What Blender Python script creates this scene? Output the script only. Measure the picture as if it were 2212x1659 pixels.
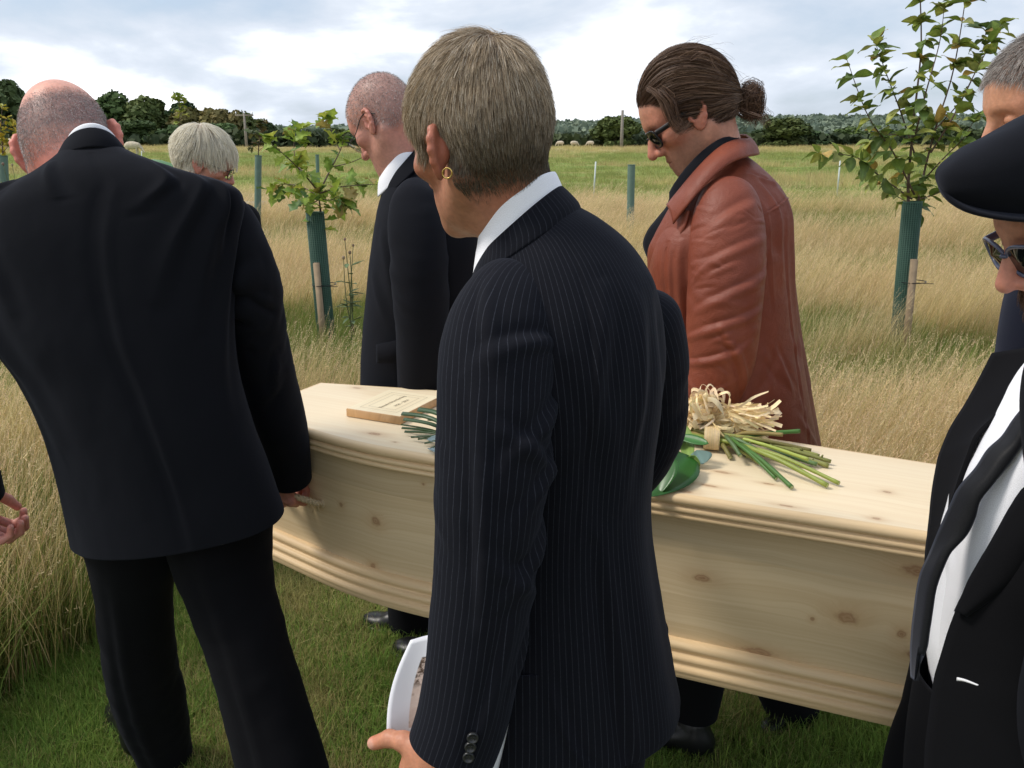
import bpy, math, random
import numpy as np
from mathutils import Matrix, Vector

for _o in list(bpy.data.objects):
    bpy.data.objects.remove(_o, do_unlink=True)
SC = bpy.context.scene
COL = SC.collection
RNG = np.random.default_rng(7)
random.seed(7)

# ------------------------------------------------------------------ camera
CAM_Z, PITCH, FPX = 1.55, math.radians(15.5), 876.0
cam_d = bpy.data.cameras.new('camera')
cam_d.sensor_width = 36.0
cam_d.lens = 36.0 * FPX / 1024.0
cam_d.clip_start = 0.05
cam_d.clip_end = 6000
cam = bpy.data.objects.new('camera', cam_d)
cam.location = (0, 0, CAM_Z)
cam.rotation_euler = (math.radians(90) - PITCH, 0, 0)
COL.objects.link(cam)
SC.camera = cam

# ------------------------------------------------------------------ sky
SUN_EL, SUN_AZ = math.radians(50), math.radians(-92)     # azimuth measured from +Y towards +X
world = bpy.data.worlds.new('World')
SC.world = world
world.use_nodes = True
wn, wl = world.node_tree.nodes, world.node_tree.links
wn.clear()
def _n(nodes, typ, **kw):
    n = nodes.new(typ)
    for k, v in kw.items():
        if hasattr(n, k):
            setattr(n, k, v)
        else:
            n.inputs[k.replace('_', ' ')].default_value = v
    return n
w_out = wn.new('ShaderNodeOutputWorld')
sky = wn.new('ShaderNodeTexSky')
sky.sky_type = 'NISHITA'
sky.sun_disc = False
sky.sun_elevation = SUN_EL
sky.sun_rotation = SUN_AZ
sky.air_density = 1.0
sky.dust_density = 1.5
bg_sky = wn.new('ShaderNodeBackground')
bg_sky.inputs['Strength'].default_value = 0.12
wl.new(sky.outputs['Color'], bg_sky.inputs['Color'])
tc = wn.new('ShaderNodeTexCoord')
sep = wn.new('ShaderNodeSeparateXYZ')
wl.new(tc.outputs['Generated'], sep.inputs[0])
def wmath(op, a, b=None):
    m = wn.new('ShaderNodeMath'); m.operation = op
    for i, v in enumerate((a, b)):
        if v is None: continue
        if isinstance(v, (int, float)): m.inputs[i].default_value = v
        else: wl.new(v, m.inputs[i])
    return m.outputs[0]
zz = wmath('ADD', wmath('MAXIMUM', sep.outputs['Z'], 0.0), 0.32)
comb = wn.new('ShaderNodeCombineXYZ')
wl.new(wmath('DIVIDE', sep.outputs['X'], zz), comb.inputs[0])
wl.new(wmath('DIVIDE', sep.outputs['Y'], zz), comb.inputs[1])
cl1 = wn.new('ShaderNodeTexNoise'); cl1.inputs['Scale'].default_value = 1.15
cl1.inputs['Detail'].default_value = 7; cl1.inputs['Roughness'].default_value = 0.52; cl1.inputs['Distortion'].default_value = 0.35
mp1 = wn.new('ShaderNodeMapping'); mp1.inputs['Location'].default_value = (3.1, 1.7, 0.4)
wl.new(comb.outputs[0], mp1.inputs[0]); wl.new(mp1.outputs[0], cl1.inputs['Vector'])
cl2 = wn.new('ShaderNodeTexNoise'); cl2.inputs['Scale'].default_value = 2.3
cl2.inputs['Detail'].default_value = 6; cl2.inputs['Roughness'].default_value = 0.55
wl.new(comb.outputs[0], cl2.inputs['Vector'])
mixn = wmath('ADD', wmath('MULTIPLY', cl1.outputs['Fac'], 0.72), wmath('MULTIPLY', cl2.outputs['Fac'], 0.28))
cr = wn.new('ShaderNodeValToRGB')
cr.color_ramp.elements[0].position = 0.38; cr.color_ramp.elements[0].color = (0.27, 0.32, 0.40, 1)
cr.color_ramp.elements[1].position = 0.60; cr.color_ramp.elements[1].color = (0.84, 0.85, 0.87, 1)
e = cr.color_ramp.elements.new(0.50); e.color = (0.47, 0.51, 0.57, 1)
wl.new(mixn, cr.inputs['Fac'])
bg_cl = wn.new('ShaderNodeBackground'); bg_cl.inputs['Strength'].default_value = 0.85
wl.new(cr.outputs['Color'], bg_cl.inputs['Color'])
gap = wn.new('ShaderNodeMapRange')
gap.inputs['From Min'].default_value = 0.36; gap.inputs['From Max'].default_value = 0.48
gap.inputs['To Min'].default_value = 0.72; gap.inputs['To Max'].default_value = 1.0
wl.new(mixn, gap.inputs['Value'])
mixw = wn.new('ShaderNodeMixShader')
wl.new(gap.outputs[0], mixw.inputs[0]); wl.new(bg_sky.outputs[0], mixw.inputs[1]); wl.new(bg_cl.outputs[0], mixw.inputs[2])
wl.new(mixw.outputs[0], w_out.inputs['Surface'])

# ------------------------------------------------------------------ sun through thin cloud
sun_d = bpy.data.lights.new('sun', 'SUN')
sun_d.energy = 1.3
sun_d.angle = math.radians(14)
sun_d.color = (1.0, 0.94, 0.85)
sun_o = bpy.data.objects.new('sun', sun_d)
_sd = Vector((math.sin(SUN_AZ) * math.cos(SUN_EL), math.cos(SUN_AZ) * math.cos(SUN_EL), math.sin(SUN_EL)))
sun_o.rotation_euler = _sd.to_track_quat('Z', 'Y').to_euler()
sun_o.location = (0, 0, 30)
COL.objects.link(sun_o)

SC.view_settings.view_transform = 'Standard'
SC.view_settings.look = 'None'
SC.view_settings.gamma = 1.0
SC.view_settings.exposure = 1.05
SC.view_settings.use_curve_mapping = False
SC.cycles.max_bounces = 6
SC.cycles.transparent_max_bounces = 16
SC.cycles.use_denoising = True

# ------------------------------------------------------------------ geometry helpers
K = 1024.0 / 2212.0 / FPX        # tangent per unit of the measured picture (2212 x 1659)
def ray(x, y):
    u = (x - 1106.0) * K
    v = (y - 829.5) * K
    return np.array([u, math.cos(PITCH) - v * math.sin(PITCH), -math.sin(PITCH) - v * math.cos(PITCH)])
def P(x, y, D):
    """point of the place seen in direction (x, y), D metres in front of the camera along the ground"""
    r = ray(x, y)
    return np.array([0, 0, CAM_Z]) + r * (D / r[1])
def G(x, y, z=0.0):
    r = ray(x, y)
    return np.array([0, 0, CAM_Z]) + r * ((z - CAM_Z) / r[2])
def proj(p):
    p = np.asarray(p, float) - np.array([0, 0, CAM_Z])
    f = np.array([0, math.cos(PITCH), -math.sin(PITCH)]); up = np.array([0, math.sin(PITCH), math.cos(PITCH)])
    d = p @ f
    return 1106 + p[..., 0] / d / K, 829.5 - (p @ up) / d / K
def nrm(v):
    v = np.asarray(v, float)
    return v / np.maximum(np.linalg.norm(v, axis=-1, keepdims=True), 1e-9)

def mesh_data(name, verts, faces, uv=None, col=None, smooth=True):
    """faces: (n,4) or (n,3) int array, or list of arrays of these"""
    me = bpy.data.meshes.new(name)
    verts = np.ascontiguousarray(verts, np.float32)
    fl = faces if isinstance(faces, list) else [faces]
    fl = [np.asarray(f, np.int32) for f in fl if len(f)]
    loops = np.concatenate([f.ravel() for f in fl])
    sizes = np.concatenate([np.full(len(f), f.shape[1], np.int32) for f in fl])
    starts = np.concatenate([[0], np.cumsum(sizes)[:-1]]).astype(np.int32)
    me.vertices.add(len(verts)); me.vertices.foreach_set('co', verts.ravel())
    me.loops.add(len(loops)); me.loops.foreach_set('vertex_index', loops)
    me.polygons.add(len(sizes)); me.polygons.foreach_set('loop_start', starts)
    me.polygons.foreach_set('loop_total', sizes)
    if smooth:
        me.polygons.foreach_set('use_smooth', np.ones(len(sizes), bool))
    me.update(calc_edges=True)
    if uv is not None:
        l = me.uv_layers.new(name='UVMap')
        l.data.foreach_set('uv', np.ascontiguousarray(np.asarray(uv, np.float32)[loops]).ravel())
    if col is not None:
        a = me.color_attributes.new('Col', 'FLOAT_COLOR', 'POINT')
        c = np.ones((len(verts), 4), np.float32); c[:, :3] = col
        a.data.foreach_set('color', c.ravel())
    return me
def set_props(o, label=None, cat=None, group=None, kind=None):
    if label: o['label'] = label
    if cat: o['category'] = cat
    if group: o['group'] = group
    if kind: o['kind'] = kind
    return o
def link(name, me, mat=None, parent=None, **kw):
    o = bpy.data.objects.new(name, me)
    COL.objects.link(o)
    if mat is not None and me is not None and len(me.materials) == 0:
        me.materials.append(mat)
    if parent is not None:
        o.parent = parent
        loc = Vector(parent.location) if parent.parent is None else Vector((0, 0, 0))
        root = parent
        while root.parent is not None: root = root.parent
        # children of the root undo the root's offset; deeper children sit in the same frame as their parent
        o.matrix_parent_inverse = Matrix.Translation(-loc) if parent is root else Matrix.Identity(4)
    set_props(o, **kw)
    return o
def empty(name, loc, **kw):
    o = bpy.data.objects.new(name, None)
    o.empty_display_size = 0.1
    o.location = loc
    COL.objects.link(o)
    set_props(o, **kw)
    return o
class MB:
    """collects verts / faces (+ uv, colour)"""
    def __init__(s): s.v, s.f, s.uv, s.c, s.n = [], [], [], [], 0
    def add(s, v, f, uv=None, c=None):
        v = np.asarray(v, float)
        fl = f if isinstance(f, list) and len(f) and isinstance(f[0], np.ndarray) and f[0].ndim == 2 else [np.asarray(f)]
        for q in fl: s.f.append(np.asarray(q) + s.n)
        s.v.append(v); s.uv.append(np.zeros((len(v), 2)) if uv is None else uv)
        cc = np.ones((len(v), 3)) * (1, 1, 1) if c is None else np.broadcast_to(np.asarray(c, float), (len(v), 3))
        s.c.append(cc); s.n += len(v)
        return s
    def mesh(s, name, smooth=True, uv=True, col=True):
        d = {}
        for q in s.f: d.setdefault(q.shape[1], []).append(q)
        return mesh_data(name, np.concatenate(s.v), [np.concatenate(x) for x in d.values()],
                         np.concatenate(s.uv) if uv else None, np.concatenate(s.c) if col else None, smooth)
    def obj(s, name, mat, parent=None, smooth=True, **kw):
        return link(name, s.mesh(name, smooth), mat, parent, **kw)
def grid_faces(nv, nu, close=False):
    i = np.arange(nv - 1)[:, None] * nu
    j = np.arange(nu if close else nu - 1)[None, :]
    j2 = (j + 1) % nu
    return np.stack([i + j, i + j2, i + nu + j2, i + nu + j], -1).reshape(-1, 4)
def box(mb, lo, hi, c=None, M=None):
    x0, y0, z0 = lo; x1, y1, z1 = hi
    v = np.array([[x0,y0,z0],[x1,y0,z0],[x1,y1,z0],[x0,y1,z0],[x0,y0,z1],[x1,y0,z1],[x1,y1,z1],[x0,y1,z1]], float)
    if M is not None: v = v @ M[:3, :3].T + M[:3, 3]
    f = np.array([[0,3,2,1],[4,5,6,7],[0,1,5,4],[1,2,6,5],[2,3,7,6],[3,0,4,7]])
    mb.add(v, f, c=c)
def catmull(pts, n):
    """pts (m,k) -> (n,k) smooth curve through them"""
    pts = np.asarray(pts, float); m = len(pts)
    t = np.linspace(0, m - 1, n)
    i = np.clip(t.astype(int), 0, m - 2); f = (t - i)[:, None]
    g = lambda j: pts[np.clip(j, 0, m - 1)]
    p0, p1, p2, p3 = g(i - 1), g(i), g(i + 1), g(i + 2)
    return 0.5 * (2*p1 + (p2 - p0)*f + (2*p0 - 5*p1 + 4*p2 - p3)*f**2 + (3*p1 - p0 - 3*p2 + p3)*f**3)
def tube_path(pts, radii, nu=10, caps=True, twist=0.0, flat=1.0, ref=None):
    """verts, faces, uv of a tube; pts (n,3), radii scalar or (n,)"""
    pts = np.asarray(pts, float); n = len(pts)
    radii = np.broadcast_to(np.asarray(radii, float), (n,))
    T = nrm(np.gradient(pts, axis=0))
    r = np.array([0, 0, 1.0]) if ref is None else np.asarray(ref, float)
    if abs(T[0] @ nrm(r)) > 0.95: r = np.array([1.0, 0, 0])
    N = np.zeros_like(pts); a = nrm(r - T[0] * (r @ T[0]))
    for i in range(n):
        a = nrm(a - T[i] * (a @ T[i])); N[i] = a
    B = np.cross(T, N)
    ph = np.linspace(0, 2*math.pi, nu, endpoint=False) + twist
    V = pts[:, None] + radii[:, None, None] * (np.cos(ph)[None, :, None]*N[:, None] + flat*np.sin(ph)[None, :, None]*B[:, None])
    s = np.concatenate([[0], np.cumsum(np.linalg.norm(np.diff(pts, axis=0), axis=1))])
    uv = np.stack(np.broadcast_arrays(np.linspace(0, 1, nu)[None, :], s[:, None]), -1).reshape(-1, 2)
    V = V.reshape(-1, 3); F = [grid_faces(n, nu, True)]
    if caps:
        V = np.concatenate([V, pts[:1], pts[-1:]]); uv = np.concatenate([uv, [[0, 0], [0, s[-1]]]])
        k = np.arange(nu)
        F.append(np.stack([np.full(nu, n*nu), (k + 1) % nu, k], -1))
        F.append(np.stack([np.full(nu, n*nu + 1), (n-1)*nu + k, (n-1)*nu + (k+1) % nu], -1))
    return V, F, uv
def add_tube(mb, pts, radii, nu=8, c=None, **kw):
    V, F, uv = tube_path(pts, radii, nu, **kw)
    mb.add(V, F, uv, c)

_H = np.random.default_rng(99).random(4096).astype(np.float32)
def vnoise(p, seed=0):
    """value noise 0..1 for (n,3) points"""
    p = np.asarray(p, float); i = np.floor(p).astype(np.int64); f = p - i
    f = f*f*(3 - 2*f)
    def h(dx, dy, dz):
        k = ((i[..., 0]+dx)*73856093) ^ ((i[..., 1]+dy)*19349663) ^ ((i[..., 2]+dz)*83492791) ^ (seed*2654435)
        return _H[k & 4095]
    x, y, z = f[..., 0], f[..., 1], f[..., 2]
    a = (h(0,0,0)*(1-x)+h(1,0,0)*x)*(1-y) + (h(0,1,0)*(1-x)+h(1,1,0)*x)*y
    b = (h(0,0,1)*(1-x)+h(1,0,1)*x)*(1-y) + (h(0,1,1)*(1-x)+h(1,1,1)*x)*y
    return a*(1-z) + b*z
def fbm(p, seed=0, oct=3):
    s, a, t = 0.0, 1.0, 0.0
    for k in range(oct):
        s = s + a*vnoise(np.asarray(p)*2**k + k*17.3, seed+k); t += a; a *= 0.5
    return s/t

# ------------------------------------------------------------------ signed distance modelling
def sd_ell(p, c, r):
    q = p - np.asarray(c, np.float32); r = np.asarray(r, np.float32)
    k0 = np.sqrt(((q/r)**2).sum(-1)); k1 = np.sqrt(((q/(r*r))**2).sum(-1))
    return k0*(k0 - 1)/np.maximum(k1, 1e-6)
def sd_cone(p, a, b, r1, r2):
    a = np.asarray(a, np.float32); ba = np.asarray(b, np.float32) - a; pa = p - a
    t = np.clip((pa @ ba)/max(float(ba @ ba), 1e-9), 0, 1)
    return np.sqrt(((pa - t[..., None]*ba)**2).sum(-1)) - (r1 + (r2 - r1)*t)
def sd_box(p, c, h, r):
    q = np.abs(p - np.asarray(c, np.float32)) - (np.asarray(h, np.float32) - r)
    return np.sqrt((np.maximum(q, 0)**2).sum(-1)) + np.minimum(q.max(-1), 0) - r
def smin(a, b, k):
    h = np.maximum(k - np.abs(a - b), 0)/k
    return np.minimum(a, b) - h*h*k*0.25
def smax(a, b, k): return -smin(-a, -b, k)
def surface_nets(fn, lo, hi, h):
    lo = np.asarray(lo, float); hi = np.asarray(hi, float)
    n = np.ceil((hi - lo)/h).astype(int) + 1
    ax = [lo[i] + h*np.arange(n[i]) for i in range(3)]
    g = np.stack(np.meshgrid(*ax, indexing='ij'), -1).astype(np.float32)
    F = fn(g.reshape(-1, 3)).reshape(n)
    m = n - 1
    cs = [(i, j, k) for i in (0, 1) for j in (0, 1) for k in (0, 1)]
    sl = lambda c: F[c[0]:c[0]+m[0], c[1]:c[1]+m[1], c[2]:c[2]+m[2]]
    neg = sum((sl(c) < 0).astype(np.int8) for c in cs)
    act = (neg > 0) & (neg < 8)
    ids = np.full(m, -1, np.int64); idx = np.argwhere(act); ids[act] = np.arange(len(idx))
    acc = np.zeros((len(idx), 3)); cnt = np.zeros(len(idx))
    for c in cs:
        for a in range(3):
            if c[a] == 0:
                c2 = list(c); c2[a] = 1
                fa = F[idx[:, 0]+c[0], idx[:, 1]+c[1], idx[:, 2]+c[2]]
                fb = F[idx[:, 0]+c2[0], idx[:, 1]+c2[1], idx[:, 2]+c2[2]]
                x = (fa < 0) != (fb < 0)
                t = np.where(x, fa/np.where(x, fa - fb, 1), 0)
                q = np.tile(np.asarray(c, float), (len(idx), 1)); q[:, a] = t
                acc += q*x[:, None]; cnt += x
    V = lo + h*(idx + acc/cnt[:, None])
    faces = []
    s = F < 0
    for a in range(3):
        b, c = (a + 1) % 3, (a + 2) % 3
        A = [slice(None)]*3; B = [slice(None)]*3
        A[a] = slice(0, -1); B[a] = slice(1, None)
        ch = np.argwhere(s[tuple(A)] != s[tuple(B)])
        ch = ch[(ch[:, b] > 0) & (ch[:, c] > 0) & (ch[:, b] < m[b]) & (ch[:, c] < m[c])]
        e1 = np.zeros(3, int); e1[b] = 1; e2 = np.zeros(3, int); e2[c] = 1
        q = np.stack([ids[tuple((ch - e1 - e2).T)], ids[tuple((ch - e2).T)], ids[tuple(ch.T)], ids[tuple((ch - e1).T)]], -1)
        ins = s[tuple(A)][tuple(ch.T)]
        q[~ins] = q[~ins][:, ::-1]
        faces.append(q)
    return V, np.concatenate(faces)
def grad(fn, p, e=0.0015):
    p = np.asarray(p, np.float32)
    g = np.stack([fn(p + np.eye(3, dtype=np.float32)[i]*e) - fn(p - np.eye(3, dtype=np.float32)[i]*e) for i in range(3)], -1)
    return nrm(g)
# ------------------------------------------------------------------ materials
def mat_new(name):
    m = bpy.data.materials.new(name); m.use_nodes = True
    nt = m.node_tree; b = nt.nodes['Principled BSDF']
    return m, nt.nodes, nt.links, b
def N(nodes, typ, **kw):
    n = nodes.new(typ)
    for k, v in kw.items():
        kk = k.replace('_', ' ')
        if kk in n.inputs: n.inputs[kk].default_value = v
        else: setattr(n, k, v)
    return n
def M_(nodes, links, op, a, b=None, c=None, clamp=False):
    m = nodes.new('ShaderNodeMath'); m.operation = op; m.use_clamp = clamp
    for i, v in enumerate((a, b, c)):
        if v is None: continue
        if isinstance(v, (int, float)): m.inputs[i].default_value = v
        else: links.new(v, m.inputs[i])
    return m.outputs[0]
def MIX(nodes, links, fac, a, b, typ='MIX'):
    m = nodes.new('ShaderNodeMix'); m.data_type = 'RGBA'; m.blend_type = typ
    for s, v in ((m.inputs[0], fac), (m.inputs[6], a), (m.inputs[7], b)):
        if isinstance(v, (int, float)): s.default_value = v
        elif isinstance(v, tuple): s.default_value = (*v, 1) if len(v) == 3 else v
        else: links.new(v, s)
    return m.outputs[2]
def bump(nodes, links, b, h, strength=0.3, dist=0.002):
    n = N(nodes, 'ShaderNodeBump'); n.inputs['Strength'].default_value = strength; n.inputs['Distance'].default_value = dist
    links.new(h, n.inputs['Height']); links.new(n.outputs[0], b.inputs['Normal'])
    return n
def simple(name, col, rough=0.6, metal=0.0, spec=0.5, noise=0.0, scale=60, bmp=0.0, coord='Object'):
    m, n, l, b = mat_new(name)
    b.inputs['Roughness'].default_value = rough; b.inputs['Metallic'].default_value = metal
    b.inputs['Specular IOR Level'].default_value = spec
    b.inputs['Base Color'].default_value = (*col, 1)
    if noise or bmp:
        t = N(n, 'ShaderNodeTexCoord'); x = N(n, 'ShaderNodeTexNoise', Scale=scale, Detail=5.0)
        l.new(t.outputs[coord], x.inputs['Vector'])
        if noise:
            c = MIX(n, l, x.outputs['Fac'], tuple(v*(1-noise) for v in col), tuple(min(1, v*(1+noise)) for v in col))
            l.new(c, b.inputs['Base Color'])
        if bmp: bump(n, l, b, x.outputs['Fac'], bmp, 0.003)
    return m
def cloth(name, col, rough=0.9, sheen=0.25, stripe=None, weave=900):
    m, n, l, b = mat_new(name)
    uv = N(n, 'ShaderNodeUVMap')
    t = N(n, 'ShaderNodeTexNoise', Scale=weave, Detail=2.0)
    l.new(uv.outputs[0], t.inputs['Vector'])
    big = N(n, 'ShaderNodeTexNoise', Scale=7.0, Detail=3.0)
    l.new(uv.outputs[0], big.inputs['Vector'])
    c = MIX(n, l, t.outputs['Fac'], tuple(v*0.6 for v in col), tuple(v*1.5 for v in col))
    c = MIX(n, l, M_(n, l, 'MULTIPLY', big.outputs['Fac'], 0.35), c, tuple(v*1.35 for v in col))
    if stripe:
        period, w, scol = stripe
        s = N(n, 'ShaderNodeSeparateXYZ'); l.new(uv.outputs[0], s.inputs[0])
        fr = M_(n, l, 'FRACT', M_(n, l, 'DIVIDE', s.outputs[0], period))
        d = M_(n, l, 'ABSOLUTE', M_(n, l, 'SUBTRACT', fr, 0.5))
        k = M_(n, l, 'SUBTRACT', 1.0, M_(n, l, 'DIVIDE', d, w), clamp=True)
        vv = N(n, 'ShaderNodeTexNoise', Scale=330.0, Detail=1.0); l.new(uv.outputs[0], vv.inputs['Vector'])
        k = M_(n, l, 'MULTIPLY', k, M_(n, l, 'ADD', M_(n, l, 'MULTIPLY', vv.outputs['Fac'], 1.3), 0.1), clamp=True)
        c = MIX(n, l, k, c, scol)
    l.new(c, b.inputs['Base Color'])
    b.inputs['Roughness'].default_value = rough
    b.inputs['Specular IOR Level'].default_value = 0.10
    b.inputs['Sheen Weight'].default_value = sheen
    b.inputs['Sheen Roughness'].default_value = 0.5
    b.inputs['Sheen Tint'].default_value = (0.55, 0.62, 0.85, 1)
    bump(n, l, b, t.outputs['Fac'], 0.25, 0.0006)
    return m
def attr_mat(name, rough=0.5, spec=0.4, sss=0.0, noise=0.12, scale=180, bmp=0.15, trans=0.0, sat=1.0):
    """colour from the vertex colour attribute, with fine procedural variation"""
    m, n, l, b = mat_new(name)
    a = N(n, 'ShaderNodeAttribute', attribute_name='Col')
    tcn = N(n, 'ShaderNodeTexCoord'); t = N(n, 'ShaderNodeTexNoise', Scale=scale, Detail=4.0)
    l.new(tcn.outputs['Object'], t.inputs['Vector'])
    f = M_(n, l, 'ADD', M_(n, l, 'MULTIPLY', t.outputs['Fac'], 2*noise), 1 - noise)
    hs = N(n, 'ShaderNodeHueSaturation'); l.new(a.outputs['Color'], hs.inputs['Color']); l.new(f, hs.inputs['Value'])
    hs.inputs['Saturation'].default_value = sat
    l.new(hs.outputs[0], b.inputs['Base Color'])
    b.inputs['Roughness'].default_value = rough; b.inputs['Specular IOR Level'].default_value = spec
    if sss:
        b.inputs['Subsurface Weight'].default_value = sss
        b.inputs['Subsurface Radius'].default_value = (0.012, 0.004, 0.002)
        b.inputs['Subsurface Scale'].default_value = 0.6
    if bmp: bump(n, l, b, t.outputs['Fac'], bmp, 0.0012)
    if trans:
        tr = N(n, 'ShaderNodeBsdfTranslucent'); l.new(hs.outputs[0], tr.inputs['Color'])
        mx = N(n, 'ShaderNodeMixShader'); mx.inputs[0].default_value = trans
        out = n['Material Output']
        l.new(b.outputs[0], mx.inputs[1]); l.new(tr.outputs[0], mx.inputs[2]); l.new(mx.outputs[0], out.inputs['Surface'])
    return m
def inst_mat(name, trans=0.25, rough=0.7, var=0.35, hue=0.03):
    """grass: vertex colour, varied per instance"""
    m, n, l, b = mat_new(name)
    a = N(n, 'ShaderNodeAttribute', attribute_name='Col'); oi = N(n, 'ShaderNodeObjectInfo')
    hs = N(n, 'ShaderNodeHueSaturation'); l.new(a.outputs['Color'], hs.inputs['Color'])
    l.new(M_(n, l, 'ADD', M_(n, l, 'MULTIPLY', oi.outputs['Random'], 2*var), 1 - var), hs.inputs['Value'])
    wn_ = N(n, 'ShaderNodeTexWhiteNoise'); wn_.noise_dimensions = '1D'; l.new(oi.outputs['Random'], wn_.inputs['W'])
    l.new(M_(n, l, 'ADD', M_(n, l, 'MULTIPLY', wn_.outputs[0], 2*hue), 0.5 - hue), hs.inputs['Hue'])
    l.new(hs.outputs[0], b.inputs['Base Color']); b.inputs['Roughness'].default_value = rough
    b.inputs['Specular IOR Level'].default_value = 0.2
    tr = N(n, 'ShaderNodeBsdfTranslucent'); l.new(hs.outputs[0], tr.inputs['Color'])
    mx = N(n, 'ShaderNodeMixShader'); mx.inputs[0].default_value = trans
    l.new(b.outputs[0], mx.inputs[1]); l.new(tr.outputs[0], mx.inputs[2])
    l.new(mx.outputs[0], n['Material Output'].inputs['Surface'])
    return m
MAT = {}
MAT['black_wool'] = cloth('black_wool', (0.006, 0.0065, 0.009), sheen=0.05)
MAT['black_wool2'] = cloth('black_wool_coat', (0.005, 0.005, 0.006), sheen=0.03)
MAT['trousers'] = cloth('black_trousers', (0.004, 0.004, 0.005), sheen=0.02)
MAT['navy'] = cloth('navy_wool', (0.010, 0.012, 0.022), sheen=0.08)
MAT['pinstripe'] = cloth('pinstripe_wool', (0.006, 0.0065, 0.0095), sheen=0.05, stripe=(0.0092, 0.07, (0.042, 0.045, 0.058)))
MAT['cap_cloth'] = cloth('cap_cloth', (0.006, 0.0065, 0.009), sheen=0.06, weave=500)
MAT['shirt'] = cloth('white_shirt', (0.80, 0.81, 0.86), rough=0.8, sheen=0.0)
MAT['black_shirt'] = cloth('black_shirt', (0.006, 0.006, 0.008), sheen=0.05)
MAT['tie'] = cloth('black_silk_tie', (0.012, 0.012, 0.013), rough=0.45, sheen=0.2, weave=500)
MAT['skin'] = attr_mat('skin', rough=0.48, spec=0.35, sss=0.10, noise=0.24, scale=150, bmp=0.55)
MAT['hair_white'] = attr_mat('white_hair', rough=0.5, spec=0.25, noise=0.05, scale=90, bmp=0.0, trans=0.45)
MAT['hair'] = attr_mat('hair', rough=0.5, spec=0.25, noise=0.1, scale=90, bmp=0.0)
def leather():
    m, n, l, b = mat_new('rust_leather')
    t = N(n, 'ShaderNodeTexCoord'); x = N(n, 'ShaderNodeTexNoise', Scale=9.0, Detail=4.0, Roughness=0.6)
    v = N(n, 'ShaderNodeTexVoronoi', Scale=420.0); y = N(n, 'ShaderNodeTexNoise', Scale=45.0, Detail=6.0, Distortion=1.2)
    for q in (x, v, y): l.new(t.outputs['Object'], q.inputs['Vector'])
    c = MIX(n, l, x.outputs['Fac'], (0.150, 0.032, 0.016), (0.29, 0.070, 0.033))
    c = MIX(n, l, M_(n, l, 'MULTIPLY', y.outputs['Fac'], 0.35), c, (0.11, 0.024, 0.013))
    l.new(c, b.inputs['Base Color'])
    rr = M_(n, l, 'ADD', M_(n, l, 'MULTIPLY', y.outputs['Fac'], 0.30), 0.40); l.new(rr, b.inputs['Roughness'])
    b.inputs['Specular IOR Level'].default_value = 0.38
    h = M_(n, l, 'ADD', M_(n, l, 'MULTIPLY', v.outputs['Distance'], 0.35), y.outputs['Fac'])
    bump(n, l, b, h, 0.35, 0.004)
    return m
MAT['leather'] = leather()
MAT['shoe'] = simple('polished_black_leather', (0.006, 0.006, 0.007), 0.38, spec=0.4, bmp=0.05)
MAT['plastic_black'] = simple('black_plastic', (0.01, 0.01, 0.011), 0.35, spec=0.3)
MAT['lens_dark'] = simple('dark_lens', (0.008, 0.009, 0.009), 0.06, spec=0.8)
MAT['gold'] = simple('gold', (0.75, 0.52, 0.18), 0.25, metal=1.0)
MAT['steel'] = simple('steel', (0.55, 0.56, 0.58), 0.25, metal=1.0)
MAT['button'] = simple('horn_button', (0.02, 0.021, 0.022), 0.3)
def glass(name):
    m, n, l, b = mat_new(name)
    b.inputs['Base Color'].default_value = (0.9, 0.93, 0.95, 1); b.inputs['Roughness'].default_value = 0.02
    b.inputs['Transmission Weight'].default_value = 0.93; b.inputs['IOR'].default_value = 1.3
    return m
MAT['glass'] = glass('spectacle_glass')
# ------------------------------------------------------------------ lofted clothing
def rows_rings(rows, nu, nv, ex=2.3, off=0.0, phi=(90, 450)):
    """rows: (xl,yl,xr,yr,D,half_depth,back_tilt) measured edges of a body at its distance -> ring grid (nv, nu+1, 3)"""
    R = []
    for r in rows:
        xl, yl, xr, yr, D, hd = r[:6]; tb = r[6] if len(r) > 6 else 0.0; dd = r[7] if len(r) > 7 else 0.0
        a, b = P(xl, yl, D - dd), P(xr, yr, D + dd)
        c = (a + b)/2; A = (b - a)/2
        v = nrm(np.array([c[0], c[1], 0])); Bv = v*hd + np.array([0, 0, -tb])
        R.append(np.concatenate([c, A, Bv]))
    R = catmull(np.array(R), nv)
    ph = np.radians(np.linspace(phi[0], phi[1], nu + 1))
    se = lambda w: np.sign(w)*np.abs(w)**(2/ex)
    C, A, B = R[:, None, 0:3], R[:, None, 3:6], R[:, None, 6:9]
    la = np.linalg.norm(A, axis=-1, keepdims=True); lb = np.linalg.norm(B, axis=-1, keepdims=True)
    return C + A*(1 + off/la)*se(np.cos(ph))[None, :, None] + B*(1 + off/lb)*se(np.sin(ph))[None, :, None]
def grid_normals(V, closed=True):
    du = np.gradient(V, axis=1); dv = np.gradient(V, axis=0)
    if closed:
        du[:, 0] = du[:, -1] = (V[:, 1] - V[:, -2])/2
    return nrm(np.cross(du, dv))
def grid_uv(V):
    nv, nu = V.shape[:2]
    su = np.concatenate([np.zeros((nv, 1)), np.cumsum(np.linalg.norm(np.diff(V, axis=1), axis=-1), 1)], 1)
    tot = su[:, -1:].mean()
    u = np.linspace(0, 1, nu)[None, :]*tot*0 + su - su[:, -1:]/2      # metres from the middle of the girth
    sv = np.concatenate([np.zeros((1, nu)), np.cumsum(np.linalg.norm(np.diff(V, axis=0), axis=-1), 0)], 0)
    return np.stack([u, sv], -1)
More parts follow.
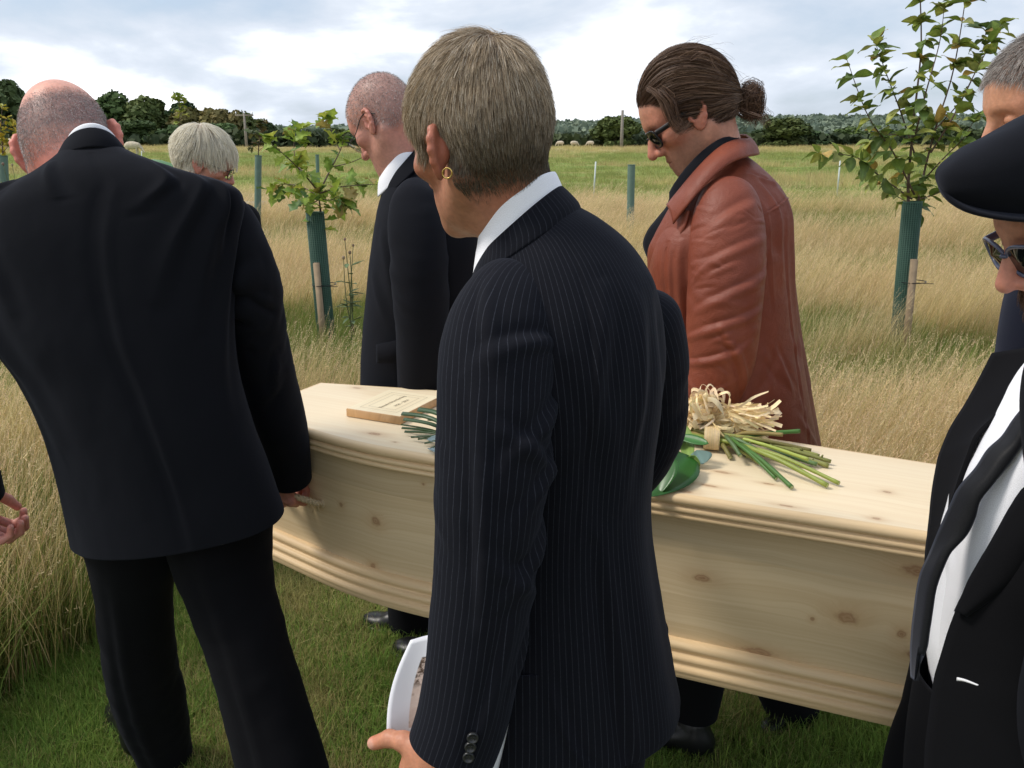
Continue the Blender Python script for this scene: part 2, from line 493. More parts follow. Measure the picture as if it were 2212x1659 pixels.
def even_uv(V):
    """u follows the girth evenly (stripes run along the garment and do not drift)"""
    nv, nu = V.shape[:2]
    su = np.concatenate([np.zeros((nv, 1)), np.cumsum(np.linalg.norm(np.diff(V, axis=1), axis=-1), 1)], 1)
    w = su[:, -1].max()
    u = (su/su[:, -1:] - 0.5)*w
    sv = np.concatenate([np.zeros((1, nu)), np.cumsum(np.linalg.norm(np.diff(V, axis=0), axis=-1), 0)], 0)
    return np.stack([u, np.broadcast_to(sv.mean(1, keepdims=True), (nv, nu))], -1)
def fold_disp(nv, nu, folds, u01=None):
    """folds: (u0,v0,u1,v1,width,amp) ridges between two points of the unit square"""
    U, W = np.meshgrid(np.linspace(0, 1, nu), np.linspace(0, 1, nv))
    d = np.zeros((nv, nu))
    for (u0, v0, u1, v1, w, a) in folds:
        ax, ay = u1 - u0, v1 - v0; L2 = ax*ax + ay*ay + 1e-9
        t = ((U - u0)*ax + (W - v0)*ay)/L2
        tc_ = np.clip(t, 0, 1)
        px, py = U - u0 - tc_*ax, W - v0 - tc_*ay
        dist = np.hypot(px, py)*np.sign(px*ay - py*ax + 1e-9)
        taper = np.sin(np.pi*np.clip(0.08 + 0.84*tc_, 0, 1))
        d += a*taper*(np.exp(-np.abs(dist/w)**1.7) - 0.6*np.exp(-((dist - 1.7*w)/w)**2))
    return d
def rand_folds(seed, n, u, v, du, dv, w=(0.010, 0.020), a=(0.004, 0.008)):
    """n loose creases that start in the box u x v and run du, dv (ranges)"""
    r = np.random.default_rng(seed); out = []
    for k in range(n):
        u0, v0 = r.uniform(*u), r.uniform(*v)
        out.append((u0, v0, u0 + r.uniform(*du), v0 + r.uniform(*dv), r.uniform(*w), r.uniform(*a)*(1 if r.random() < 0.75 else -1)))
    return out
def grid_obj(name, V, mat, parent, uv=None, thick=0.004, sub=False, **kw):
    nv, nu = V.shape[:2]
    uv = even_uv(V) if uv is None else uv
    me = mesh_data(name, V.reshape(-1, 3), grid_faces(nv, nu), uv.reshape(-1, 2))
    o = link(name, me, mat, parent, **kw)
    if thick:
        s = o.modifiers.new('thickness', 'SOLIDIFY'); s.thickness = thick; s.offset = -1.0
    return o
def cloth_noise(V, amp, fx, seed=0):
    return amp*(fbm(V*np.asarray(fx), seed) - 0.5)*2
def garment(name, rows, mat, parent, nu=96, nv=90, ex=2.3, off=0.0, phi=(90, 450), folds=(), amp=0.004, freq=(5, 5, 3), seed=0, thick=0.004, edit=None):
    V = rows_rings(rows, nu, nv, ex, off, phi)
    Nn = grid_normals(V, abs(phi[1] - phi[0]) >= 359)
    d = cloth_noise(V.reshape(-1, 3), amp, freq, seed).reshape(V.shape[:2]) + fold_disp(V.shape[0], V.shape[1], folds)
    d = d + cloth_noise(V.reshape(-1, 3), 0.0016, (19, 19, 13), seed + 40).reshape(V.shape[:2])
    s = np.sign(((V - V.mean(1, keepdims=True))*Nn).sum(-1).mean()) or 1
    V0 = V
    V = V + Nn*s*d[..., None]
    if edit: V = edit(V)
    if s < 0: V = V[:, ::-1]; V0 = V0[:, ::-1]
    return grid_obj(name, V, mat, parent, even_uv(V0), thick), V
def sleeve(name, pts, mat, parent, nu=64, nv=110, cap=True, amp=0.004, wr=0.0, wr_c=0.5, wr_w=0.2, folds=(), seed=1, ref=None, flat=1.0, thick=0.004, twist=0.0):
    """pts: (x,y,D,width) centre line and apparent width of a sleeve or trouser leg"""
    Q = []
    for (x, y, D, w) in pts:
        t = D/ray(x, y)[1]
        Q.append(np.concatenate([P(x, y, D), [w*0.5*K*t]]))
    Q = catmull(np.array(Q), nv)
    pts3, rad = Q[:, :3], Q[:, 3].copy()
    if cap:
        s = np.concatenate([[0], np.cumsum(np.linalg.norm(np.diff(pts3, axis=0), axis=1))])
        r0 = rad[0]*0.9
        k = np.clip(s/r0, 0, 1); rad = rad*np.sqrt(np.maximum(1 - (1 - k)**2, 0.002))
    T = nrm(np.gradient(pts3, axis=0))
    r = np.array([0, 1.0, 0.0]) if ref is None else np.asarray(ref, float)
    Nn = np.zeros_like(pts3); a = nrm(r - T[0]*(r @ T[0]))
    for i in range(len(pts3)):
        a = nrm(a - T[i]*(a @ T[i])); Nn[i] = a
    Bn = np.cross(T, Nn)
    ph = np.linspace(0, 2*math.pi, nu + 1) + twist
    dirs = np.cos(ph)[None, :, None]*Nn[:, None]*flat + np.sin(ph)[None, :, None]*Bn[:, None]
    V = pts3[:, None] + rad[:, None, None]*dirs
    s = np.concatenate([[0], np.cumsum(np.linalg.norm(np.diff(pts3, axis=0), axis=1))])
    v01 = np.linspace(0, 1, nv)
    base = cloth_noise(V.reshape(-1, 3), amp, (7, 7, 5), seed).reshape(V.shape[:2])
    # wrinkles across the limb, strongest near the bend
    pp = np.stack(np.broadcast_arrays(np.cos(ph)[None, :]*1.3, np.sin(ph)[None, :]*1.3 + 0.25*np.sin(ph*2)[None, :], (s*38)[:, None] + 1.5*np.cos(ph)[None, :]), -1)
    wn_ = (fbm(pp.reshape(-1, 3), seed + 5, 2).reshape(V.shape[:2]) - 0.5)*2
    env = np.exp(-((v01 - wr_c)/wr_w)**2)[:, None]
    d = base + wr*env*wn_ + fold_disp(nv, nu + 1, folds)
    uv = np.stack(np.broadcast_arrays((np.linspace(-0.5, 0.5, nu + 1)*2*math.pi*Q[:, 3].max())[None, :], s[:, None]), -1)
    V2 = V + dirs*d[..., None]
    V2 = V2[:, ::-1]; uv = uv[:, ::-1]
    return grid_obj(name, V2, mat, parent, uv, thick), V2, pts3, T
def ring_strip(name, rowsets, mat, parent, phi, nu=70, nv=14, ex=2.0, thick=0.004, amp=0.001):
    """collar: loft between a few measured rings over a part of the girth"""
    V = rows_rings(rowsets, nu, nv, ex, 0.0, phi)
    Nn = grid_normals(V, False)
    V = V + Nn*cloth_noise(V.reshape(-1, 3), amp, (14, 14, 14), 3).reshape(V.shape[:2])[..., None]
    return grid_obj(name, V, mat, parent, even_uv(V), thick)

# ------------------------------------------------------------------ heads
def head_matrix(pos, yaw, bow, roll, scale=1.0):
    R = Matrix.Rotation(math.radians(yaw), 3, 'Z') @ Matrix.Rotation(math.radians(-bow), 3, 'X') @ Matrix.Rotation(math.radians(roll), 3, 'Y')
    return np.array(R), np.asarray(pos, float), scale
def head_sdf(par):
    g = par.get
    nb = np.asarray(par['neck'], np.float32)            # neck base in head space
    jw, chin, nose, cheek, fat = g('jaw', 1.0), g('chin', 0.0), g('nose', 1.0), g('cheek', 0.0), g('fat', 0.0)
    nr = g('neck_r', 0.056)
    def f(p):
        x = p.copy(); x[..., 0] = np.abs(x[..., 0])      # symmetric
        d = sd_ell(x, (0, -0.012, 0.044), (0.0765, 0.096, 0.086))
        d = smin(d, sd_ell(x, (0, -0.048, 0.006), (0.064, 0.055, 0.062)), 0.03)
        d = smin(d, sd_ell(x, (0, 0.028, 0.036), (0.066, 0.068, 0.060)), 0.03)
        d = smin(d, sd_ell(x, (0, 0.034, -0.036), (0.057*jw, 0.054, 0.066)), 0.03)
        d = smin(d, sd_cone(x, (0.047*jw, 0.000, -0.058), (0.012, 0.074, -0.094 - chin), 0.017 + fat*0.01, 0.016), 0.03)
        d = smin(d, sd_ell(x, (0, 0.077, -0.092 - chin), (0.022, 0.019, 0.019)), 0.018)
        d = smin(d, sd_ell(x, (0, 0.064, -0.060), (0.034, 0.031, 0.030)), 0.022)
        d = smin(d, sd_ell(x, (0.046, 0.055, -0.014), (0.022, 0.026, 0.018 + cheek)), 0.022)
        d = smin(d, sd_cone(x, (0.008, 0.087, 0.027), (0.045, 0.068, 0.025), 0.012, 0.010), 0.018)
        d = smax(d, -sd_ell(x, (0.032, 0.101, 0.006), (0.019, 0.019, 0.0135)), 0.016)
        d = smin(d, sd_ell(x, (0.031, 0.0765, 0.006), (0.015, 0.0135, 0.0115)), 0.004)
        d = smin(d, sd_cone(x, (0, 0.088, 0.020), (0, 0.113*1 + 0.004*nose, -0.028), 0.0085, 0.0115*nose), 0.012)
        d = smin(d, sd_ell(x, (0.0125*nose, 0.099, -0.033), (0.0095*nose, 0.012, 0.0095)), 0.009)
        d = smax(d, -sd_ell(x, (0.0075, 0.103, -0.0435), (0.0045, 0.0055, 0.004)), 0.004)
        d = smin(d, sd_cone(x, (0, 0.0945, -0.0605), (0.017, 0.0855, -0.0635), 0.0052, 0.0035), 0.006)
        d = smin(d, sd_cone(x, (0, 0.0925, -0.0705), (0.015, 0.0850, -0.0690), 0.0062, 0.004), 0.006)
        d = smax(d, -sd_cone(x, (0, 0.101, -0.0655), (0.019, 0.089, -0.0655), 0.0014, 0.001), 0.005)
        # neck
        dn = sd_cone(p, (0, -0.030, -0.020), nb, nr*0.98, nr*1.06)
        dn = smin(dn, sd_cone(p, (0.0, 0.022, -0.085), nb*0.85 + np.array([0, 0.035, 0], np.float32), 0.030, 0.036), 0.05)
        st = np.minimum(sd_cone(p, (0.058, -0.022, -0.045), nb + np.array([0.012, 0.045, 0.0], np.float32), 0.013, 0.012),
                        sd_cone(p, (-0.058, -0.022, -0.045), nb + np.array([-0.012, 0.045, 0.0], np.float32), 0.013, 0.012))
        dn = smin(dn, st, 0.025)
        if fat:
            dn = smin(dn, sd_cone(p, (0, -0.040, -0.005), nb, 0.064, nr*1.1), 0.04)
        return smin(d, dn, 0.026)
    return f
def ear_sdf(side):
    """ear in the y-z plane, outside = +x (mirrored later): a shell with a rolled rim, hollow and lobe"""
    hel = [(0.002, 0.010, 0.000), (0.004, 0.013, 0.011), (0.004, 0.010, 0.023), (0.004, 0.001, 0.0305), (0.004, -0.011, 0.029), (0.004, -0.0195, 0.018), (0.004, -0.021, 0.004), (0.003, -0.017, -0.010), (0.002, -0.010, -0.020)]
    ant = [(0.0025, -0.001, 0.019), (0.003, -0.009, 0.013), (0.003, -0.0125, 0.001), (0.0025, -0.008, -0.011), (0.002, 0.000, -0.016)]
    def f(p):
        d = sd_ell(p, (0.0, -0.0045, 0.006), (0.0048, 0.0185, 0.0275))
        d = smin(d, sd_ell(p, (0.0005, -0.002, -0.022), (0.0044, 0.0105, 0.0125)), 0.010)
        for a, b in zip(hel[:-1], hel[1:]): d = smin(d, sd_cone(p, a, b, 0.0031, 0.0031), 0.006)
        d = smin(d, sd_ell(p, (-0.006, 0.002, 0.002), (0.009, 0.011, 0.016)), 0.008)
        d = smax(d, -sd_ell(p, (0.0085, -0.003, 0.008), (0.0065, 0.0125, 0.019)), 0.003)
        for a, b in zip(ant[:-1], ant[1:]): d = smin(d, sd_cone(p, a, b, 0.0024, 0.0024), 0.005)
        d = smax(d, -sd_ell(p, (0.008, 0.003, -0.002), (0.0085, 0.0070, 0.0095)), 0.004)
        d = smin(d, sd_ell(p, (0.003, 0.0125, -0.005), (0.004, 0.004, 0.007)), 0.005)
        return d
    return f
def make_head(par, voxel=0.0027):
    """skin mesh in head space: (V, F, is_ear, sdf)"""
    f = head_sdf(par)
    nb = np.asarray(par['neck'])
    lo = np.minimum([-0.095, -0.135, -0.13], nb - 0.085); hi = np.maximum([0.095, 0.14, 0.145], nb + 0.085)
    V, F = surface_nets(f, lo, hi, voxel)
    ear = np.zeros(len(V))
    ey, ez, es = par.get('ear_y', -0.004), par.get('ear_z', -0.004), par.get('ear_s', 1.0)
    out = math.radians(par.get('ear_out', 18))
    ev, ef = surface_nets(ear_sdf(1), (-0.026, -0.032, -0.042), (0.026, 0.026, 0.042), 0.0013)
    ev = ev*es
    c, s = math.cos(out), math.sin(out)
    rx, ry = ev[:, 0]*c - (ev[:, 1] - 0.012)*s, ev[:, 0]*s + (ev[:, 1] - 0.012)*c + 0.012
    back = math.radians(12)
    ry2 = ry*math.cos(back) - ev[:, 2]*math.sin(back); rz2 = ry*math.sin(back) + ev[:, 2]*math.cos(back)
    ex_ = par.get('ear_x', 0.069)
    R = np.stack([ex_ + rx, ey + ry2, ez + rz2], -1)
    L = R*[-1, 1, 1]
    n = len(V); m = len(R)
    V2 = np.concatenate([V, R, L]); F2 = [F, ef + n, ef[:, ::-1] + n + m]
    return V2, np.concatenate(F2), np.concatenate([ear, np.ones(2*m)]), f
def to_world(V, hm):
    R, pos, s = hm
    return (np.asarray(V)*s) @ R.T + pos
def to_head(W, hm):
    R, pos, s = hm
    return ((np.asarray(W) - pos) @ R)/s
def sample_mesh(V, F, n, weight, rng):
    q = V[F]                                   # quads
    c = q.mean(1)
    e = np.linalg.norm(np.cross(q[:, 2] - q[:, 0], q[:, 3] - q[:, 1]), axis=-1)
    w = e*weight(c)
    k = rng.choice(len(F), n, p=w/w.sum())
    r = rng.random((n, 2))[..., None]
    a = q[k]
    return (a[:, 0]*(1-r[:, 0]) + a[:, 1]*r[:, 0])*(1-r[:, 1]) + (a[:, 3]*(1-r[:, 0]) + a[:, 2]*r[:, 0])*r[:, 1]
def grow(sdf, roots, length, flow, lift, nseg, rng, jitter=0.25, min_off=0.0008, follow=0.6, gravity=0.0, hug=0.0, clump=0.0):
    """strands (n, nseg+1, 3) in head space that follow a flow field over the head"""
    p = roots.astype(np.float32)
    n = len(p); nn = grad(sdf, p)
    fl = flow(p); fl = nrm(fl - nn*(fl*nn).sum(-1, keepdims=True))
    lf = np.broadcast_to(np.asarray(lift, float), (n,))[:, None]
    d = nrm(fl*(1 - lf) + nn*lf + rng.normal(0, jitter, (n, 3))*0.5)
    out = [p]; st = (np.broadcast_to(np.asarray(length, float), (n,))/nseg)[:, None]
    for k in range(nseg):
        p = p + d*st
        sd = sdf(p.astype(np.float32)); nn = grad(sdf, p)
        push = np.maximum(min_off - sd, 0)[:, None]
        if hug: push = push - hug*np.maximum(sd - min_off - 0.012*k/nseg, 0)[:, None]
        p = p + nn*push
        fl = flow(p); fl = nrm(fl - nn*(fl*nn).sum(-1, keepdims=True))
        d = nrm(d*(1 - follow) + fl*follow*(1 - lf*0.4) + nn*lf*0.25*follow + np.array([0, 0, -gravity]) + rng.normal(0, jitter*0.25, (n, 3)))
        out.append(p)
    return np.stack(out, 1)
def clump(S, rng, m, amount=0.6, shrink=0.35):
    """draw strands together towards the tips in m tufts"""
    n = len(S); g = rng.choice(n, m, replace=False); G_ = S[g]; near = np.zeros(n, int)
    for a in range(0, n, 4000):
        near[a:a+4000] = ((S[a:a+4000, None, 0] - G_[None, :, 0])**2).sum(-1).argmin(1)
    t = (np.linspace(0, 1, S.shape[1])**1.2)[None, :, None]*amount
    off = (S[:, :1] - G_[near][:, :1])
    return S*(1 - t) + (G_[near] + off*shrink)*t, near
def strands_mesh(name, S, width, col0, col1, rng, mat, parent, taper=0.25, **kw):
    """S (n, k, 3) world; ribbons with a random facing; colours per strand root -> tip"""
    n, k = S.shape[:2]
    T = nrm(np.gradient(S, axis=1))
    r = nrm(rng.normal(size=(n, 1, 3)))
    B = nrm(np.cross(T, r))
    w = np.broadcast_to(np.asarray(width, float), (n,))[:, None, None]*np.linspace(1, taper, k)[None, :, None]*0.5
    V = np.stack([S - B*w, S + B*w], 2)                # n,k,2,3
    idx = np.arange(n*k*2).reshape(n, k, 2)
    F = np.stack([idx[:, :-1, 0], idx[:, :-1, 1], idx[:, 1:, 1], idx[:, 1:, 0]], -1).reshape(-1, 4)
    t = np.linspace(0, 1, k)[None, :, None]
    C = (np.asarray(col0)[:, None]*(1 - t) + np.asarray(col1)[:, None]*t)
    C = np.repeat(C[:, :, None], 2, 2).reshape(-1, 3)
    me = mesh_data(name, V.reshape(-1, 3), F, None, C, True)
    return link(name, me, mat, parent, **kw)
def rnd_cols(rng, n, cols, probs, var=0.15):
    c = np.asarray(cols, float)[rng.choice(len(cols), n, p=probs)]
    return c*(1 + rng.normal(0, var, (n, 1)))
def pw(x, xs, ys): return np.interp(x, xs, ys)
def skin_cols(V, ear, par, rng_seed=0):
    base = np.array(par['skin']); red = np.array(par.get('red', base*[1.1, 0.7, 0.65]))
    n = fbm(V*60, rng_seed)[:, None]; n2 = fbm(V*[25, 25, 40], rng_seed + 9)[:, None]
    c = base*(0.86 + 0.28*n)
    rz = np.clip(np.exp(-((V - [0, 0.11, -0.03])**2).sum(-1)/0.0008) + 0.7*np.exp(-((np.abs(V) - [0.05, 0.06, 0.02])**2 * [1, 1, 1]).sum(-1)/0.0012) + ear*0.8
                 + par.get('nape_red', 0.0)*np.clip((-0.02 - V[:, 2])/0.06, 0, 1)*np.clip((-V[:, 1])/0.05, 0, 1), 0, 1)[:, None]
    c = c*(1 - rz*(0.5 + 0.5*n2)) + red*rz*(0.5 + 0.5*n2)
    # lips
    lip = np.exp(-(((V - [0, 0.093, -0.066])/[0.02, 0.011, 0.0085])**2).sum(-1)**2)[:, None]
    c = c*(1 - 0.6*lip) + red*0.9*0.6*lip
    st = par.get('stubble')
    if st is not None:
        col, fn, amt = st
        m = (np.clip(fn(V), 0, 1)*(1 - ear))[:, None]*amt*(0.75 + 0.5*(fbm(V*300, 4)[:, None] - 0.5))
        c = c*(1 - m) + np.array(col)*m
    return np.clip(c, 0.005, 0.95)

# ------------------------------------------------------------------ hands
def hand_mesh(wrist, fdir, dors, right=True, curl=(0.5, 0.7, 0.5), thumb=None, scale=1.0, voxel=0.0021, skin=(0.5, 0.22, 0.14), arm_to=None, spread=0.06):
    """wrist: point; fdir: towards the fingers; dors: back-of-hand normal. returns V, F, colours"""
    y = nrm(fdir); z = nrm(np.asarray(dors, float) - y*(np.asarray(dors) @ y)); x = np.cross(y, z)     # x = thumb side for a left hand palm down...
    if right: x = -x
    cones = []
    L = [(0.034, 0.094, 0.000, 0.044, 0.026, 0.022, 0.0098), (0.011, 0.098, 0.002, 0.049, 0.030, 0.024, 0.0100), (-0.011, 0.094, 0.001, 0.045, 0.028, 0.023, 0.0096), (-0.032, 0.085, -0.002, 0.034, 0.020, 0.019, 0.0086)]
    ti = []
    cl = curl if isinstance(curl[0], (tuple, list)) else [curl]*4
    for i, (bx, by, bz, l1, l2, l3, r) in enumerate(L):
        sp = spread*(1.5 - i); a = 0.0; p = np.array([bx, by, bz])
        for j, (l, ca) in enumerate(zip((l1, l2, l3), cl[i])):
            a += ca
            q = p + l*np.array([math.sin(sp)*math.cos(a), math.cos(sp)*math.cos(a), -math.sin(a)])
            cones.append((p, q, r*(1 - 0.08*j), r*(0.92 - 0.08*j))); p = q
        ti.append((p, a))
    th = thumb or [(0.026, 0.022, -0.008), (0.050, 0.052, -0.018), (0.062, 0.082, -0.026), (0.066, 0.106, -0.034)]
    th = [np.array(t, float) for t in th]
    def f(p):
        d = sd_box(p, (0.001, 0.052, -0.001), (0.041, 0.050, 0.0155), 0.0145)
        d = smin(d, sd_cone(p, (0, -0.05, 0), (0, 0.015, 0), 0.029, 0.028), 0.02)
        d = smin(d, sd_ell(p, (0.026, 0.035, -0.010), (0.017, 0.028, 0.014)), 0.012)
        d = smin(d, sd_ell(p, (-0.028, 0.035, -0.008), (0.014, 0.032, 0.014)), 0.012)
        for i in range(4):
            g = None
            for (a, b, r1, r2) in cones[i*3:i*3 + 3]:
                k = sd_cone(p, a, b, r1, r2); g = k if g is None else smin(g, k, 0.003)
            kn = sd_ell(p, cones[i*3][0] + [0, 0, 0.004], (0.0105, 0.012, 0.0105)); g = smin(g, kn, 0.006)
            d = smin(d, g, 0.005)
        g = smin(sd_cone(p, th[0], th[1], 0.015, 0.0125), sd_cone(p, th[1], th[2], 0.0118, 0.0108), 0.006)
        g = smin(g, sd_cone(p, th[2], th[3], 0.0108, 0.0088), 0.004)
        return smin(d, g, 0.009)
    pts = np.array([c[1] for c in cones] + th)
    lo = np.minimum(pts.min(0), [-0.05, -0.06, -0.035]) - 0.016; hi = np.maximum(pts.max(0), [0.05, 0.1, 0.03]) + 0.016
    V, F = surface_nets(f, lo, hi, voxel)
    sk = np.array(skin)
    c = sk*(0.85 + 0.3*fbm(V*70, 3)[:, None])
    tips = np.array([t[0] for t in ti] + [th[3]])
    dt = np.min(np.linalg.norm(V[:, None] - tips[None], axis=-1), 1)[:, None]
    kn = np.min(np.linalg.norm(V[:, None] - np.array([q[0] for q in cones])[None], axis=-1), 1)[:, None]
    rd = np.clip(np.exp(-(dt/0.014)**2) + 0.6*np.exp(-(kn/0.012)**2), 0, 1)*0.5
    c = c*(1 - rd) + sk*np.array([1.12, 0.72, 0.7])*rd
    # nails
    for (tp, a) in ti:
        nd = np.array([0, math.sin(a), math.cos(a)])
        fw = np.array([0, math.cos(a), -math.sin(a)])
        rel = V - (tp + nd*0.007 + fw*0.002)
        m = (np.exp(-((rel/0.0065)**2).sum(-1)**2))[:, None]
        c = c*(1 - 0.6*m) + (sk*0.5 + np.array([0.42, 0.3, 0.26]))*0.6*m
    tdir = nrm(th[3] - th[2]); rel = V - (th[3] + nrm(np.array([0.6, 0, 0.8]) - tdir*(np.array([0.6, 0, 0.8]) @ tdir))*0.0075 + tdir*0.001)
    m = (np.exp(-((rel/0.0075)**2).sum(-1)**2))[:, None]; c = c*(1 - 0.6*m) + (sk*0.5 + np.array([0.42, 0.3, 0.26]))*0.6*m
    W = np.asarray(wrist) + scale*(V[:, :1]*x + V[:, 1:2]*y + V[:, 2:3]*z)
    if np.dot(np.cross(x, y), z) < 0: F = F[:, ::-1]
    return W, F, np.clip(c, 0.005, 0.95)
def person_body(root, hv, hf, hc, cores=(), hands=()):
    """one skin mesh: head and neck, the body under the clothes, the hands"""
    mb = MB()
    mb.add(hv, hf, c=hc)
    skin = hc.mean(0)
    for V in cores:                                      # ring grids of the clothes, drawn in
        R = V[::6, ::6]; c = R.mean(1, keepdims=True)
        R = c + (R - c)*0.72
        mb.add(R.reshape(-1, 3), grid_faces(R.shape[0], R.shape[1]), c=skin)
    for (W, F, C) in hands: mb.add(W, F, c=C)
    return mb.obj('body', MAT['skin'], root)
def shoe(name, heel, toe, parent, up=(0, 0, 1), h=0.075, w=0.043, trouser=None):
    """leather lace-up: heel and toe are points of the sole"""
    heel, toe = np.asarray(heel, float), np.asarray(toe, float)
    L = np.linalg.norm(toe - heel); y = (toe - heel)/L; z = nrm(np.asarray(up, float) - y*(np.asarray(up) @ y)); x = np.cross(y, z)
    s = L/0.29
    def f(p):
        d = sd_cone(p, (0, 0.04, 0.045), (0, 0.05, 0.095), 0.036, 0.034)
        d = smin(d, sd_ell(p, (0, 0.045, 0.040), (0.035, 0.048, 0.042)), 0.02)
        d = smin(d, sd_cone(p, (0, 0.06, 0.060), (0, 0.16, 0.036), 0.036, 0.033), 0.03)
        d = smin(d, sd_ell(p, (0.003, 0.205, 0.022), (0.044, 0.075, 0.030)), 0.025)
        d = smax(d, 0.006 - p[..., 2], 0.003)
        d = smax(d, p[..., 2] - 0.115, 0.004)
        so = sd_ell(p*np.array([1, 1, 0.0], np.float32), (0.002, 0.19, 0), (0.050, 0.098, 9)); so = np.minimum(so, sd_ell(p*np.array([1, 1, 0], np.float32), (0, 0.055, 0), (0.038, 0.060, 9)))
        so = smin(so, sd_box(p*np.array([1, 1, 0], np.float32), (0, 0.11, 0), (0.032, 0.06, 1), 0.01), 0.03)
        so = smax(so, np.abs(p[..., 2] - 0.006) - 0.0075, 0.003)
        hl = smax(sd_ell(p*np.array([1, 1, 0], np.float32), (0, 0.045, 0), (0.037, 0.050, 9)), np.abs(p[..., 2] + 0.006) - 0.014, 0.003)
        return np.minimum(np.minimum(d, so), hl)
    V, F = surface_nets(f, (-0.06, -0.02, -0.03), (0.06, 0.305, 0.13), 0.004)
    V = V*s
    W = heel + V[:, :1]*x + V[:, 1:2]*y + V[:, 2:3]*z
    o = link(name, mesh_data(name, W, F), MAT['shoe'], parent)
    lace = MB()
    for k in range(4):
        yy = 0.095 + 0.018*k; zz = 0.098 - 0.011*k
        q = np.array([[-0.02, yy, zz - 0.004], [0, yy + 0.004, zz + 0.003], [0.02, yy, zz - 0.004]])*s
        add_tube(lace, heel + q[:, :1]*x + q[:, 1:2]*y + q[:, 2:3]*z, 0.0022, 6)
    lace.obj('laces', MAT['black_wool'], o)
    return o
# ------------------------------------------------------------------ coffin
CA = math.radians(25.8)
AX = np.array([math.cos(CA), -math.sin(CA), 0]); AN = np.array([math.sin(CA), math.cos(CA), 0])
CN, ZT, ZB = 1.612, 0.95, 0.59
S0, S1 = -1.40, 0.45
def half(s): 
    sx = [-1.40, -1.3, -1.19, -1.1, -1.0, -0.9, -0.7, -0.35, 0.0, 0.45]
    hx = [0.140, 0.163, 0.189, 0.209, 0.221, 0.2215, 0.2145, 0.199, 0.182, 0.160]
    return np.interp(s, sx, hx)
_ss = np.linspace(S0, S1, 120)
_hh = half(_ss); 
for _ in range(12): _hh[1:-1] = 0.25*_hh[:-2] + 0.5*_hh[1:-1] + 0.25*_hh[2:]
def hs(s): return np.interp(s, _ss, _hh)
def CP(s, n, z): return s*AX + (CN + n)*AN + np.array([0, 0, z])
def side_at(x, y):
    """(s, z) where the near side of the coffin is seen at picture point (x, y)"""
    r = ray(x, y); n0 = CN - 0.19
    for _ in range(6):
        t = n0/(r @ AN); p = r*t; s = p @ AX; n0 = CN - (hs(s) - 0.03)
    return s, CAM_Z + p[2]
def lid_at(x, y, h=0.0):
    p = G(x, y, ZT + h); return p
